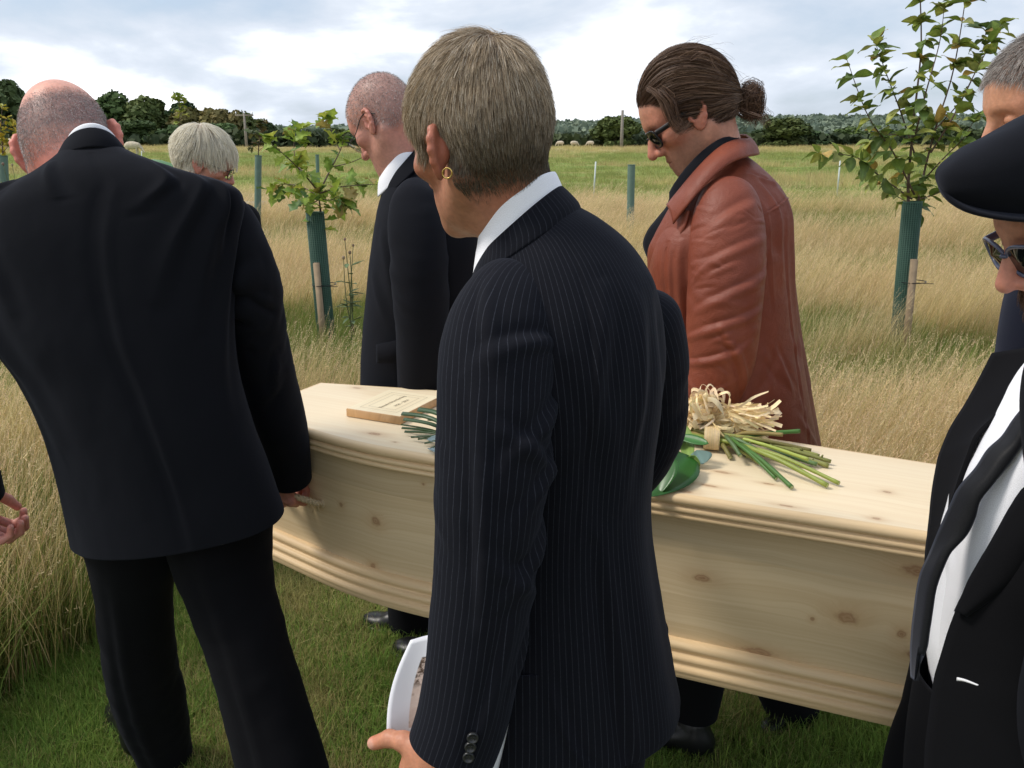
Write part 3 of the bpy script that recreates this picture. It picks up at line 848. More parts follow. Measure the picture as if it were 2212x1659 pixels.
def wood(name, knots=(), base=(0.70, 0.54, 0.33), dark=(0.56, 0.38, 0.19), strip=0.11, plank_tint=0.10, rough=0.45, gs=1.0):
    m, n, l, b = mat_new(name)
    uv = N(n, 'ShaderNodeUVMap'); sp = N(n, 'ShaderNodeSeparateXYZ'); l.new(uv.outputs[0], sp.inputs[0])
    u, v = sp.outputs[0], sp.outputs[1]
    wob = N(n, 'ShaderNodeTexNoise', Scale=1.0, Detail=3.0)
    cw = N(n, 'ShaderNodeCombineXYZ'); l.new(M_(n, l, 'MULTIPLY', u, 2.2), cw.inputs[0]); l.new(M_(n, l, 'MULTIPLY', v, 7.0), cw.inputs[1]); l.new(cw.outputs[0], wob.inputs['Vector'])
    vv = M_(n, l, 'ADD', v, M_(n, l, 'MULTIPLY', wob.outputs['Fac'], 0.06))
    core = None; halo = None
    fine = N(n, 'ShaderNodeTexNoise', Scale=70.0, Detail=3.0); l.new(uv.outputs[0], fine.inputs['Vector'])
    for (ku, kv, sz, asp) in knots:
        du = M_(n, l, 'DIVIDE', M_(n, l, 'SUBTRACT', u, float(ku)), sz*asp); dv = M_(n, l, 'DIVIDE', M_(n, l, 'SUBTRACT', v, float(kv)), sz)
        d = M_(n, l, 'SQRT', M_(n, l, 'ADD', M_(n, l, 'MULTIPLY', du, du), M_(n, l, 'MULTIPLY', dv, dv)))
        d = M_(n, l, 'ADD', d, M_(n, l, 'MULTIPLY', M_(n, l, 'SUBTRACT', fine.outputs['Fac'], 0.5), 1.1))
        c0 = M_(n, l, 'MULTIPLY', M_(n, l, 'SUBTRACT', 1.2, d), 1.5, clamp=True); c0 = M_(n, l, 'MULTIPLY', c0, M_(n, l, 'ADD', 0.8, M_(n, l, 'MULTIPLY', M_(n, l, 'SINE', M_(n, l, 'MULTIPLY', d, 12.0)), 0.2)))
        e2 = M_(n, l, 'DIVIDE', 1.0, M_(n, l, 'ADD', 1.0, M_(n, l, 'POWER', M_(n, l, 'MULTIPLY', d, 0.45), 4.0)))
        core = c0 if core is None else M_(n, l, 'MAXIMUM', core, c0)
        halo = e2 if halo is None else M_(n, l, 'MAXIMUM', halo, e2)
        vv = M_(n, l, 'ADD', vv, M_(n, l, 'MULTIPLY', e2, sz*1.6))
    # glued strips: each strip its own shift and tint
    pk = M_(n, l, 'FLOOR', M_(n, l, 'DIVIDE', v, strip))
    wnz = N(n, 'ShaderNodeTexWhiteNoise'); wnz.noise_dimensions = '1D'; l.new(M_(n, l, 'ADD', pk, 0.37), wnz.inputs['W'])
    g = N(n, 'ShaderNodeTexNoise', Scale=1.0, Detail=4.0, Roughness=0.6)
    cg = N(n, 'ShaderNodeCombineXYZ'); l.new(M_(n, l, 'ADD', M_(n, l, 'MULTIPLY', u, 1.6), M_(n, l, 'MULTIPLY', wnz.outputs[0], 9.0)), cg.inputs[0])
    l.new(M_(n, l, 'MULTIPLY', vv, 150.0*gs), cg.inputs[1]); l.new(cg.outputs[0], g.inputs['Vector'])
    g2 = N(n, 'ShaderNodeTexNoise', Scale=1.0, Detail=2.0)
    cg2 = N(n, 'ShaderNodeCombineXYZ'); l.new(M_(n, l, 'MULTIPLY', u, 0.8), cg2.inputs[0]); l.new(M_(n, l, 'MULTIPLY', vv, 26.0*gs), cg2.inputs[1]); l.new(M_(n, l, 'MULTIPLY', wnz.outputs[0], 7.0), cg2.inputs[2]); l.new(cg2.outputs[0], g2.inputs['Vector'])
    rp = N(n, 'ShaderNodeMapRange'); rp.inputs['From Min'].default_value = 0.42; rp.inputs['From Max'].default_value = 0.72; l.new(g.outputs['Fac'], rp.inputs['Value'])
    rp2 = N(n, 'ShaderNodeMapRange'); rp2.inputs['From Min'].default_value = 0.35; rp2.inputs['From Max'].default_value = 0.7; l.new(g2.outputs['Fac'], rp2.inputs['Value'])
    c = MIX(n, l, M_(n, l, 'MULTIPLY', rp.outputs[0], 0.6), base, dark)
    c = MIX(n, l, M_(n, l, 'MULTIPLY', rp2.outputs[0], 0.45), c, dark)
    tint = M_(n, l, 'ADD', M_(n, l, 'MULTIPLY', wnz.outputs[0], 2*plank_tint), 1 - plank_tint)
    hsn = N(n, 'ShaderNodeHueSaturation'); l.new(c, hsn.inputs['Color']); l.new(tint, hsn.inputs['Value']); c = hsn.outputs[0]
    if core is not None:
        c = MIX(n, l, M_(n, l, 'MULTIPLY', halo, 0.38), c, (0.50, 0.30, 0.14))
        c = MIX(n, l, M_(n, l, 'MULTIPLY', core, 0.7), c, (0.25, 0.105, 0.045))
    l.new(c, b.inputs['Base Color']); b.inputs['Roughness'].default_value = rough
    b.inputs['Specular IOR Level'].default_value = 0.35
    bump(n, l, b, g.outputs['Fac'], 0.06, 0.001)
    return m
kn_side = [(*side_at(*q[:2]), q[2], q[3]) for q in ((810, 1126, 0.0105, 1.2), (733, 1090, 0.006, 1.0), (803, 1222, 0.007, 1.3), (1518, 1249, 0.008, 2.2), (1832, 1335, 0.0125, 1.5), (1950, 1371, 0.008, 1.1), (1985, 1235, 0.011, 2.6), (1640, 1408, 0.008, 4.0), (915, 1046, 0.003, 1.0), (1757, 1337, 0.004, 1.0), (1975, 1415, 0.008, 2.0))]
def _lid(x, y):
    p = lid_at(x, y); return p @ AX, p @ AN - CN
kn_lid = [(*_lid(*q[:2]), q[2], q[3]) for q in ((1478, 1061, 0.009, 1.8), (1916, 1063, 0.0055, 1.4), (1893, 1120, 0.0055, 1.4), (1700, 1093, 0.004, 4.0), (1530, 1049, 0.005, 3.5), (1560, 1020, 0.006, 3.0), (810, 937, 0.008, 2.2), (853, 955, 0.003, 1.6), (876, 835, 0.004, 1.4), (770, 838, 0.006, 2.0), (1770, 1118, 0.004, 4.0), (1660, 1045, 0.004, 3.0))]
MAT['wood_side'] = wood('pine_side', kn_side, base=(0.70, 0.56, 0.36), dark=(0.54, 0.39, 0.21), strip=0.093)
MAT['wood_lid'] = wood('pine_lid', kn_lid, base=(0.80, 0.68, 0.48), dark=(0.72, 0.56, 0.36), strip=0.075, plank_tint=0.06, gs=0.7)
MAT['wood_mould'] = wood('pine_moulding', (), base=(0.69, 0.52, 0.31), dark=(0.55, 0.38, 0.20), strip=5.0)
MAT['wood_plaque'] = wood('pine_plaque', (), base=(0.84, 0.74, 0.52), dark=(0.78, 0.64, 0.42), strip=5.0, plank_tint=0.0)
MAT['wood_endgrain'] = wood('pine_end_grain', (), base=(0.62, 0.38, 0.18), dark=(0.42, 0.22, 0.09), strip=5.0, plank_tint=0.0, gs=0.4)

def outline():
    """near side head->foot, foot end, far side foot->head, head end; (s, n)"""
    s = _ss; near = np.stack([s, -hs(s)], -1); far = np.stack([s[::-1], hs(s[::-1])], -1)
    e1 = np.linspace(-1, 1, 10)[1:-1, None]*np.array([[0, hs(S1)]]) + [S1, 0]
    e0 = np.linspace(1, -1, 10)[1:-1, None]*np.array([[0, hs(S0)]]) + [S0, 0]
    return np.concatenate([near, e1, far, e0])
OUT = outline()
def out_normals():
    o = OUT; a = nrm(np.roll(o, -1, 0) - o); b = nrm(o - np.roll(o, 1, 0))
    na, nb_ = np.stack([a[:, 1], -a[:, 0]], -1), np.stack([b[:, 1], -b[:, 0]], -1)
    m = nrm(na + nb_); return m/np.maximum((m*na).sum(-1, keepdims=True), 0.4)
ON = out_normals()
def sweep(name, prof, mat, parent, vscale=1.0):
    """profile [(offset, z)] carried round the coffin outline"""
    prof = np.array(prof)
    V = np.stack([(OUT + ON*o) for o, z in prof])          # k, m, 2
    W = V[..., :1]*AX + (CN + V[..., 1:2])*AN
    W[..., 2] = prof[:, 1][:, None]
    W = np.concatenate([W, W[:, :1]], 1)
    u = np.concatenate([OUT[:, 0], OUT[:1, 0]]) + np.concatenate([OUT[:, 1], OUT[:1, 1]])*0.0
    uv = np.stack(np.broadcast_arrays(u[None, :], prof[:, 1][:, None]*vscale), -1)
    me = mesh_data(name, W.reshape(-1, 3), grid_faces(len(prof), W.shape[1])[:, ::-1], uv.reshape(-1, 2))
    return link(name, me, mat, parent)
coffin = empty('coffin', CP(-0.5, 0, 0.59), label='pale pine coffin with moulded lid carried by the mourners', cat='coffin')
def rnd(c, r, a0, a1, k=5): return [(c[0] + r*math.cos(math.radians(a)), c[1] + r*math.sin(math.radians(a))) for a in np.linspace(a0, a1, k)]
z = ZT
lid_prof = [(-0.014, z)] + rnd((-0.010, z - 0.010), 0.010, 80, -40, 6) + [(-0.007, z - 0.0195), (-0.0085, z - 0.0205)] + rnd((-0.0075, z - 0.0275), 0.0065, 70, -60, 5) + \
    [(-0.0075, z - 0.0345)] + rnd((-0.008, z - 0.0405), 0.0055, 65, -75, 5) + [(-0.011, z - 0.047), (-0.034, z - 0.047)]
lid = sweep('lid', lid_prof, MAT['wood_mould'], coffin)
_s = np.linspace(S0 + 0.0139, S1 - 0.0139, 60); _f = np.linspace(-1, 1, 12)
_Sg, _Fg = np.meshgrid(_s, _f, indexing='ij'); _Ng = _Fg*(np.interp(_Sg, _ss, _hh) - 0.0139)
_W = _Sg[..., None]*AX + (CN + _Ng[..., None])*AN; _W[..., 2] = ZT
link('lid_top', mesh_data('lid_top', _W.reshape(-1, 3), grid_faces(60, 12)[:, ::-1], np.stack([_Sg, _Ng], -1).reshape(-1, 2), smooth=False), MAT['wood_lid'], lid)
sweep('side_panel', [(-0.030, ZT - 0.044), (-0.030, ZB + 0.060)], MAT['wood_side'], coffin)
zb = ZB
base_prof = [(-0.034, zb + 0.066), (-0.026, zb + 0.066)] + rnd((-0.024, zb + 0.054), 0.011, 80, -50, 6) + [(-0.0165, zb + 0.0435)] + rnd((-0.0135, zb + 0.034), 0.008, 110, -50, 6) + \
    [(-0.008, zb + 0.026)] + rnd((-0.007, zb + 0.015), 0.008, 100, -40, 6) + [(-0.001, zb + 0.009), (0.0, zb + 0.002), (-0.002, zb), (-0.05, zb)]
sweep('base_moulding', base_prof, MAT['wood_mould'], coffin)
_h2 = np.interp(_Sg, _ss, _hh) - 0.045
_W2 = _Sg[..., None]*AX + (CN + (_Fg*_h2)[..., None])*AN; _W2[..., 2] = ZB + 0.004
link('base_board', mesh_data('base_board', _W2.reshape(-1, 3), grid_faces(60, 12), np.stack([_Sg, _Fg*_h2], -1).reshape(-1, 2), smooth=False), MAT['wood_side'], coffin)
# rope handles
MAT['rope'] = simple('sisal_rope', (0.62, 0.50, 0.32), 0.9, noise=0.35, scale=300, bmp=0.6)
def rope(mb, pts, r=0.0075, strands=3, pitch=0.028):
    pts = np.asarray(pts, float); s = np.concatenate([[0], np.cumsum(np.linalg.norm(np.diff(pts, axis=0), axis=1))])
    n = max(16, int(s[-1]/0.004)); q = np.linspace(0, s[-1], n)
    c = np.stack([np.interp(q, s, pts[:, i]) for i in range(3)], -1)
    T = nrm(np.gradient(c, axis=0)); ref = np.array([0.3, 0.2, 0.93]); Nn = nrm(np.cross(T, ref)); Bn = np.cross(T, Nn)
    for k in range(strands):
        a = 2*math.pi*(q/pitch + k/strands)
        add_tube(mb, c + r*0.55*(np.cos(a)[:, None]*Nn + np.sin(a)[:, None]*Bn), r*0.55, 6)
def side_pt(s, z, out=0.0, sign=-1): return CP(s, sign*(hs(s) - 0.03 + out), z)
HAND_ROPE = {}
_rz = side_at(696, 1088)[1]
for key, sc_, sg in (('head_near', side_at(696, 1088)[0] - 0.085, -1), ('mid_near', -0.66, -1), ('foot_near', 0.27, -1), ('head_far', -1.05, 1), ('mid_far', -0.42, 1), ('foot_far', 0.12, 1)):
    mb = MB()
    a, b = side_pt(sc_ - 0.085, _rz, -0.01, sg), side_pt(sc_ + 0.085, _rz, -0.01, sg)
    g1 = side_pt(sc_, _rz + 0.035, 0.075, sg)
    path = catmull([a, side_pt(sc_ - 0.080, _rz + 0.004, 0.012, sg), side_pt(sc_ - 0.045, _rz + 0.030, 0.058, sg), g1, side_pt(sc_ + 0.045, _rz + 0.030, 0.058, sg), side_pt(sc_ + 0.080, _rz + 0.004, 0.012, sg), b], 60)
    rope(mb, path)
    rg = np.random.default_rng(5)
    for k in range(40):
        p = path[rg.integers(4, 56)]; q = nrm(rg.normal(size=3) + [0, 0, -0.4])
        add_tube(mb, np.stack([p, p + q*0.008, p + q*0.014 + [0, 0, -0.006*rg.random()*2]]), 0.0005, 3)
    add_tube(mb, [b, side_pt(sc_ + 0.086, _rz, 0.004, sg)], 0.009, 10); add_tube(mb, [a, side_pt(sc_ - 0.086, _rz, 0.004, sg)], 0.009, 10)
    mb.obj('rope_handle', MAT['rope'], coffin)
    HAND_ROPE[key] = g1
# name plaque on the lid
_zt = ZT + 0.020
c_l, c_n, c_b = G(748, 882, _zt), G(864, 900, _zt), G(863, 845, _zt)
ex, ey = c_n - c_l, c_b - c_l
ey = ey*1.0; lx, ly = np.linalg.norm(ex), np.linalg.norm(ey)
ux = ex/lx; uy = ey - ux*(ey @ ux); uy = uy/np.linalg.norm(uy); ly = abs(ey @ uy)*1.02
def PQ(a, b, h): return c_l + ux*a + uy*b + np.array([0, 0, h])
plaque = empty('name_plaque', PQ(lx/2, ly/2, -0.019), label='small pale wooden name plaque lying on the coffin lid', cat='plaque')
mb = MB()
bv = 0.0015
for i, (h, ins) in enumerate(((0.0, bv), (-bv, 0.0), (-0.0185, 0.0))):
    mb.add([PQ(ins, ins, h), PQ(lx - ins, ins, h), PQ(lx - ins, ly - ins, h), PQ(ins, ly - ins, h)], np.zeros((0, 4), int))
F = [[0, 1, 2, 3]]; 
V = np.concatenate(mb.v); S_ = []
for i in range(2):
    for j in range(4): S_.append([i*4 + j, (i+1)*4 + j, (i+1)*4 + (j+1) % 4, i*4 + (j+1) % 4])
uvp = np.stack([(V - c_l) @ uy, (V - c_l) @ ux], -1)
top = link('face', mesh_data('face', V[:4], np.array([[0, 1, 2, 3]]), uvp[:4], smooth=False), MAT['wood_plaque'], plaque)
uve = np.stack([V[:, 2]*4, (V - c_l) @ ux + (V - c_l) @ uy], -1)
link('edge', mesh_data('edge', V, np.array(S_), uve, smooth=False), MAT['wood_endgrain'], plaque)
ink = simple('engraved_line', (0.42, 0.36, 0.26), 0.8)
mb = MB()
for ins in (0.022, 0.036):
    q = [PQ(ins, ins, 0), PQ(lx - ins, ins, 0), PQ(lx - ins, ly - ins, 0), PQ(ins, ly - ins, 0)]
    for i in range(4):
        a, b = q[i], q[(i + 1) % 4]; d = nrm(b - a); w = np.cross([0, 0, 1], d)*0.00045; up = np.array([0, 0, 0.0006])
        mb.add([a - d*0.0007 - w + up, b + d*0.0007 - w + up, b + d*0.0007 + w + up, a - d*0.0007 + w + up], [[0, 1, 2, 3]])
mb.obj('border_lines', ink, plaque, smooth=False)
def text_obj(name, body, size, origin, xdir, ydir, mat, parent, align='CENTER'):
    cu = bpy.data.curves.new(name, 'FONT'); cu.body = body; cu.size = size; cu.align_x = align; cu.extrude = 0.0002
    tmp = bpy.data.objects.new('tmp_text', cu); COL.objects.link(tmp)
    me = bpy.data.meshes.new_from_object(tmp.evaluated_get(bpy.context.evaluated_depsgraph_get()))
    bpy.data.objects.remove(tmp, do_unlink=True)
    n = len(me.vertices); co = np.zeros(n*3, np.float32); me.vertices.foreach_get('co', co); co = co.reshape(-1, 3)
    zd = np.cross(xdir, ydir)
    W = np.asarray(origin) + co[:, :1]*xdir + co[:, 1:2]*ydir + co[:, 2:3]*zd
    me.vertices.foreach_set('co', W.astype(np.float32).ravel()); me.update(); me.name = name; me.materials.clear(); me.materials.append(mat)
    return link(name, me, None, parent)
text_obj('name_lettering', 'Timothy Brian Barking', 0.0115, PQ(lx*0.49, ly*0.5, 0.0008), uy, -ux, ink, plaque)
text_obj('date_lettering', '1950 \u2013 2014', 0.0115, PQ(lx*0.66, ly*0.5, 0.0008), uy, -ux, ink, plaque)

# ------------------------------------------------------------------ bouquet on the lid
MAT['stem'] = attr_mat('flower_stem', rough=0.45, noise=0.15, scale=120, bmp=0.1)
MAT['raffia'] = attr_mat('raffia', rough=0.55, noise=0.15, scale=200, bmp=0.1, trans=0.2)
MAT['leaf_gloss'] = attr_mat('glossy_leaf', rough=0.3, noise=0.12, scale=60, bmp=0.1, trans=0.15)
MAT['petal'] = attr_mat('petal', rough=0.6, noise=0.05, bmp=0.0, trans=0.3)
bq = empty('bouquet', lid_at(1540, 985), label='funeral bouquet tied with straw-coloured raffia bow lying on the coffin lid', cat='bouquet')
rg = np.random.default_rng(11)
tie = lid_at(1537, 945, 0.024)
ends = [(1677, 1034, 0.006, 'g'), (1711, 1053, 0.006, 'g'), (1788, 1049, 0.007, 'y'), (1813, 1044, 0.007, 'y'), (1747, 993, 0.020, 'y'), (1795, 997, 0.008, 'o'), (1790, 1006, 0.006, 'o'), (1765, 1003, 0.008, 'g2'), (1752, 973, 0.020, 'b'), (1691, 939, 0.04, 'b2'), (1728, 931, 0.045, 'g'), (1578, 989, 0.006, 'b'), (1737, 1006, 0.006, 'b3'), (1706, 998, 0.007, 'g'), (1640, 1000, 0.006, 'o'), (1600, 985, 0.02, 'g2'), (1770, 985, 0.012, 'o'), (1655, 985, 0.02, 'g2')]
cl = {'g': (0.06, 0.15, 0.03), 'y': (0.30, 0.36, 0.07), 'o': (0.24, 0.25, 0.07), 'g2': (0.10, 0.17, 0.06), 'b': (0.16, 0.14, 0.04), 'b2': (0.35, 0.26, 0.09), 'b3': (0.25, 0.20, 0.12)}
back_dir = nrm(lid_at(1200, 905) - lid_at(1537, 960))
for (x, y, h, c) in ends:
    e_ = lid_at(x, y, h)
    t0 = tie + np.array([0, 0, 0]) + rg.normal(0, 0.008, 3)*[1, 1, 0.9]
    t0[2] = max(t0[2], ZT + 0.012)
    b0 = t0 + back_dir*(0.22 + 0.1*rg.random()) + np.array([0, 0, 0.02]) + rg.normal(0, 0.03, 3)*[1, 1, 0.3]
    r = 0.0036 + 0.0012*rg.random()
    mid = (t0 + e_)/2 + np.array([0, 0, 0.004 + 0.01*rg.random()])
    q = catmull([b0, t0, mid, e_], 26)
    q[:, 2] = np.maximum(q[:, 2], ZT + r + 0.001)
    mb = MB(); base = np.array(cl[c])
    rr = r*(1 + 0.06*np.sin(np.arange(26)*1.9))
    add_tube(mb, q, rr, 9, c=base*(0.8 + 0.4*rg.random()))
    cutv = q[-1] + (q[-1]-q[-2])*0.02
    add_tube(mb, [q[-1] - (q[-1]-q[-2])*0.02, cutv], r*0.93, 9, c=base*0.5 + np.array([0.32, 0.33, 0.18]))
    if c in ('o', 'b3'):
        for k in range(4):
            p = q[rg.integers(14, 25)]; add_tube(mb, [p, p + rg.normal(0, 0.005, 3) + [0, 0, 0.003]], [0.003, 0.0015], 5, c=base*0.7)
    mb.obj('stem', MAT['stem'], bq)
def ribbon(mb, pts, w, c, tw0=0.0, tw1=1.0, ref=(0, 0, 1)):
    pts = np.asarray(pts, float); n = len(pts)
    T = nrm(np.gradient(pts, axis=0)); R = nrm(np.cross(T, np.asarray(ref, float) + 1e-3)); U = np.cross(R, T)
    a = np.linspace(tw0, tw1, n)[:, None]
    B = np.cos(a)*R + np.sin(a)*U
    ww = np.broadcast_to(np.asarray(w, float), (n,))[:, None]*0.5
    V = np.stack([pts - B*ww, pts + np.cross(B, T)*ww*0.25, pts + B*ww], 1).reshape(-1, 3)
    mb.add(V, grid_faces(n, 3), c=c)
knot = lid_at(1537, 900, 0.058)
mb = MB()
rc = lambda: np.array([0.92, 0.76, 0.48])*(0.85 + 0.45*rg.random())*np.array([1, 0.95 + 0.1*rg.random(), 0.85 + 0.3*rg.random()])
vx = nrm(np.array([1, -0.25, 0])); vz = np.array([0, 0, 1.0]); vy = np.cross(vz, vx)
for k in range(120):                                       # loops
    a = rg.uniform(0.6, 1.15)*math.pi*(1 if rg.random() < 0.8 else -0.2) + rg.normal(0, 0.5)
    d = nrm(math.cos(a)*vx + math.sin(a)*vz*0.9 + vy*rg.normal(0, 0.55))
    L = rg.uniform(0.036, 0.066); wd = nrm(np.cross(d, rg.normal(size=3)))*rg.uniform(0.012, 0.028)
    q = catmull([knot + rg.normal(0, 0.005, 3), knot + d*L*0.55 + wd, knot + d*L + wd*0.35, knot + d*L - wd*0.35, knot + d*L*0.55 - wd, knot + rg.normal(0, 0.005, 3)], 16)
    q[:, 2] = np.maximum(q[:, 2], ZT + 0.012)
    ribbon(mb, q, rg.uniform(0.004, 0.011), rc(), rg.uniform(0, 3), rg.uniform(0, 3))
for k in range(105):                                       # cut tails to the right
    d = nrm(vx + vy*rg.normal(0.05, 0.20) + vz*rg.normal(0.02, 0.20)); L = rg.uniform(0.065, 0.105) if k < 62 else rg.uniform(0.10, 0.14)
    q = catmull([knot + rg.normal(0, 0.004, 3), knot + d*L*0.4 + rg.normal(0, 0.006, 3) + vz*0.008, knot + d*L*0.75 + rg.normal(0, 0.006, 3), knot + d*L + rg.normal(0, 0.007, 3)], 12)
    q[:, 2] = np.maximum(q[:, 2], ZT + 0.012)
    ribbon(mb, q, rg.uniform(0.003, 0.009), rc(), rg.uniform(0, 3), rg.uniform(0, 3))
for k in range(26):                                       # band round the stems
    a = np.linspace(0, 2*math.pi, 20); c0 = tie + vx*rg.uniform(-0.014, 0.014)
    ring = c0 + 0.031*np.cos(a)[:, None]*vy + 0.026*np.sin(a)[:, None]*vz
    ring[:, 2] = np.maximum(ring[:, 2], ZT + 0.002)
    ribbon(mb, ring, 0.005, rc()*[0.75, 0.7, 0.65], 1.57, 1.57, ref=vx)
mb.obj('raffia_bow', MAT['raffia'], bq)
def leaf_mesh(mb, base, tip, width, c, droop=0.0, curl=0.2, nrmv=(0, 0, 1), nx=7, ny=14, power=0.8, vein=True):
    base, tip = np.asarray(base, float), np.asarray(tip, float); L = np.linalg.norm(tip - base); d = (tip - base)/L
    nv_ = nrm(np.asarray(nrmv, float) - d*(np.asarray(nrmv) @ d)); s = np.cross(d, nv_)
    t = np.linspace(0, 1, ny); w = width*0.5*np.sin(np.pi*t**power)**0.75
    q = np.linspace(-1, 1, nx)
    V = base + d*(t*L)[:, None, None] + s*(w[:, None]*q[None, :])[..., None] + nv_*((curl*w[:, None]*np.abs(q)[None, :]**1.6) - droop*L*(t**2)[:, None])[..., None]
    cc = np.asarray(c, float)*(1.0 + 0.25*(np.abs(q) < 0.1))[None, :, None]*np.ones((ny, nx, 1))
    mb.add(V.reshape(-1, 3), grid_faces(ny, nx), c=cc.reshape(-1, 3))
def one_leaf(name, *a, **k):
    m_ = MB(); leaf_mesh(m_, *a, **k); o = m_.obj(name, MAT['leaf_gloss'], bq); s = o.modifiers.new('t', 'SOLIDIFY'); s.thickness = 0.0008
one_leaf('leaf', lid_at(1492, 985, 0.03), lid_at(1400, 1066, 0.008), 0.085, (0.025, 0.11, 0.018), droop=0.05, nrmv=(0.2, -0.35, 1))
one_leaf('leaf', lid_at(1440, 985, 0.05), lid_at(1420, 1062, 0.006), 0.06, (0.03, 0.12, 0.02), droop=0.1, nrmv=(-0.3, -0.3, 1))
one_leaf('leaf', lid_at(1503, 985, 0.035), lid_at(1497, 1010, 0.006), 0.028, (0.22, 0.36, 0.09), droop=0.0, nrmv=(-0.6, -1, 0.5))
one_leaf('leaf', lid_at(1474, 915, 0.055), lid_at(1493, 1008, 0.010), 0.030, (0.24, 0.36, 0.09), droop=0.0, nrmv=(-0.3, -1, 0.6))
one_leaf('leaf', lid_at(1505, 972, 0.03), lid_at(1519, 1002, 0.012), 0.045, (0.16, 0.25, 0.22), nrmv=(0, -0.8, 0.6), power=1.2)
one_leaf('leaf', lid_at(1500, 842, 0.085), lid_at(1509, 806, 0.112), 0.022, (0.05, 0.20, 0.03), nrmv=(0.1, -1, 0.2))
one_leaf('leaf', lid_at(1505, 842, 0.082), lid_at(1486, 826, 0.094), 0.02, (0.04, 0.17, 0.03), nrmv=(0.2, -1, 0.3))
# palm fan and grey leaf at the flower end
pf = lid_at(1010, 958, 0.012)
for (x, y, h, w) in ((868, 893, 0.045, 0.010), (872, 905, 0.022, 0.009), (866, 917, 0.006, 0.004), (868, 924, 0.010, 0.006), (874, 932, 0.010, 0.006), (888, 944, 0.009, 0.005), (903, 948, 0.008, 0.005), (917, 957, 0.007, 0.005), (930, 968, 0.007, 0.004), (903, 884, 0.055, 0.012), (925, 905, 0.03, 0.008)):
    e_ = lid_at(x, y, h*1.0)
    m_ = MB(); mid = (pf + e_)/2 + np.array([0, 0, 0.006 + h*0.3])
    q = catmull([pf, mid, e_], 14); q[:, 2] = np.maximum(q[:, 2], ZT + 0.004)
    ww = np.full(14, w*0.95); ww[:3] *= [0.3, 0.5, 0.8]
    cc = np.array([0.04, 0.08, 0.025]) if y > 910 else np.array([0.075, 0.13, 0.065])
    ribbon(m_, q, ww, cc, 0.5, 0.7); o = m_.obj('palm_frond', MAT['leaf_gloss'], bq); s = o.modifiers.new('t', 'SOLIDIFY'); s.thickness = 0.001
one_leaf('leaf', lid_at(985, 945, 0.02), lid_at(922, 950, 0.012), 0.026, (0.22, 0.30, 0.31), droop=-0.02, nrmv=(-0.2, -0.5, 1))
one_leaf('leaf', lid_at(990, 985, 0.02), lid_at(922, 966, 0.006), 0.015, (0.22, 0.30, 0.31), droop=0.02, nrmv=(-0.2, -0.5, 1))
# blooms and filler between the two ends
for k in range(34):
    t = rg.random(); c0 = lid_at(1440, 960, 0.03)*(1 - t) + lid_at(1030, 925, 0.02)*t
    b = c0 + np.array([rg.normal(0, 0.03), rg.normal(0, 0.035), abs(rg.normal(0, 0.02))]); b[2] = max(b[2], ZT + 0.01)
    d = nrm(rg.normal(size=3) + back_dir*1.5 + [0, 0, 0.5])
    e_ = b + d*rg.uniform(0.05, 0.10); e_[2] = max(e_[2], ZT + 0.01)
    one_leaf('leaf', b, e_, rg.uniform(0.02, 0.045), np.array([0.04, 0.13, 0.03])*(0.7 + 0.8*rg.random()), nrmv=rg.normal(size=3) + [0, 0, 1.2])
def flower(c0, r, col, petals=14):
    m_ = MB()
    for k in range(petals):
        a = k*2.4; el = 0.2 + 1.1*k/petals
        d = np.array([math.cos(a)*math.cos(el), math.sin(a)*math.cos(el), math.sin(el)])
        leaf_mesh(m_, c0, c0 + d*r, r*0.75, col, curl=0.5, nrmv=(-d[0]*0.5, -d[1]*0.5, 1), nx=5, ny=6)
    m_.obj('flower', MAT['petal'], bq)
for (x, y, h, r, col) in ((1380, 940, 0.07, 0.035, (0.8, 0.78, 0.7)), (1300, 930, 0.07, 0.04, (0.55, 0.3, 0.5)), (1220, 925, 0.06, 0.035, (0.8, 0.78, 0.72)), (1130, 925, 0.05, 0.035, (0.55, 0.32, 0.52))):
    flower(lid_at(x, y, h), r, col)
m_ = MB()
for k in range(46):                                       # gypsophila spray
    b = lid_at(1466, 900, 0.045) + rg.normal(0, 0.006, 3)
    e_ = lid_at(1466 + rg.uniform(-50, 16), 846 + rg.uniform(-34, 26), rg.uniform(0.07, 0.11))
    add_tube(m_, catmull([b, (b + e_)/2 + rg.normal(0, 0.005, 3), e_], 6), 0.0006, 4, c=(0.18, 0.2, 0.10))
    v_, f_ = surface_nets(lambda p: sd_ell(p, (0, 0, 0), (0.0045,)*3), (-0.006,)*3, (0.006,)*3, 0.003)
    m_.add(v_*rg.uniform(0.6, 1.1) + e_, f_, c=(0.85, 0.85, 0.8) if rg.random() < 0.75 else (0.35, 0.25, 0.45))
m_.obj('gypsophila', MAT['petal'], bq)
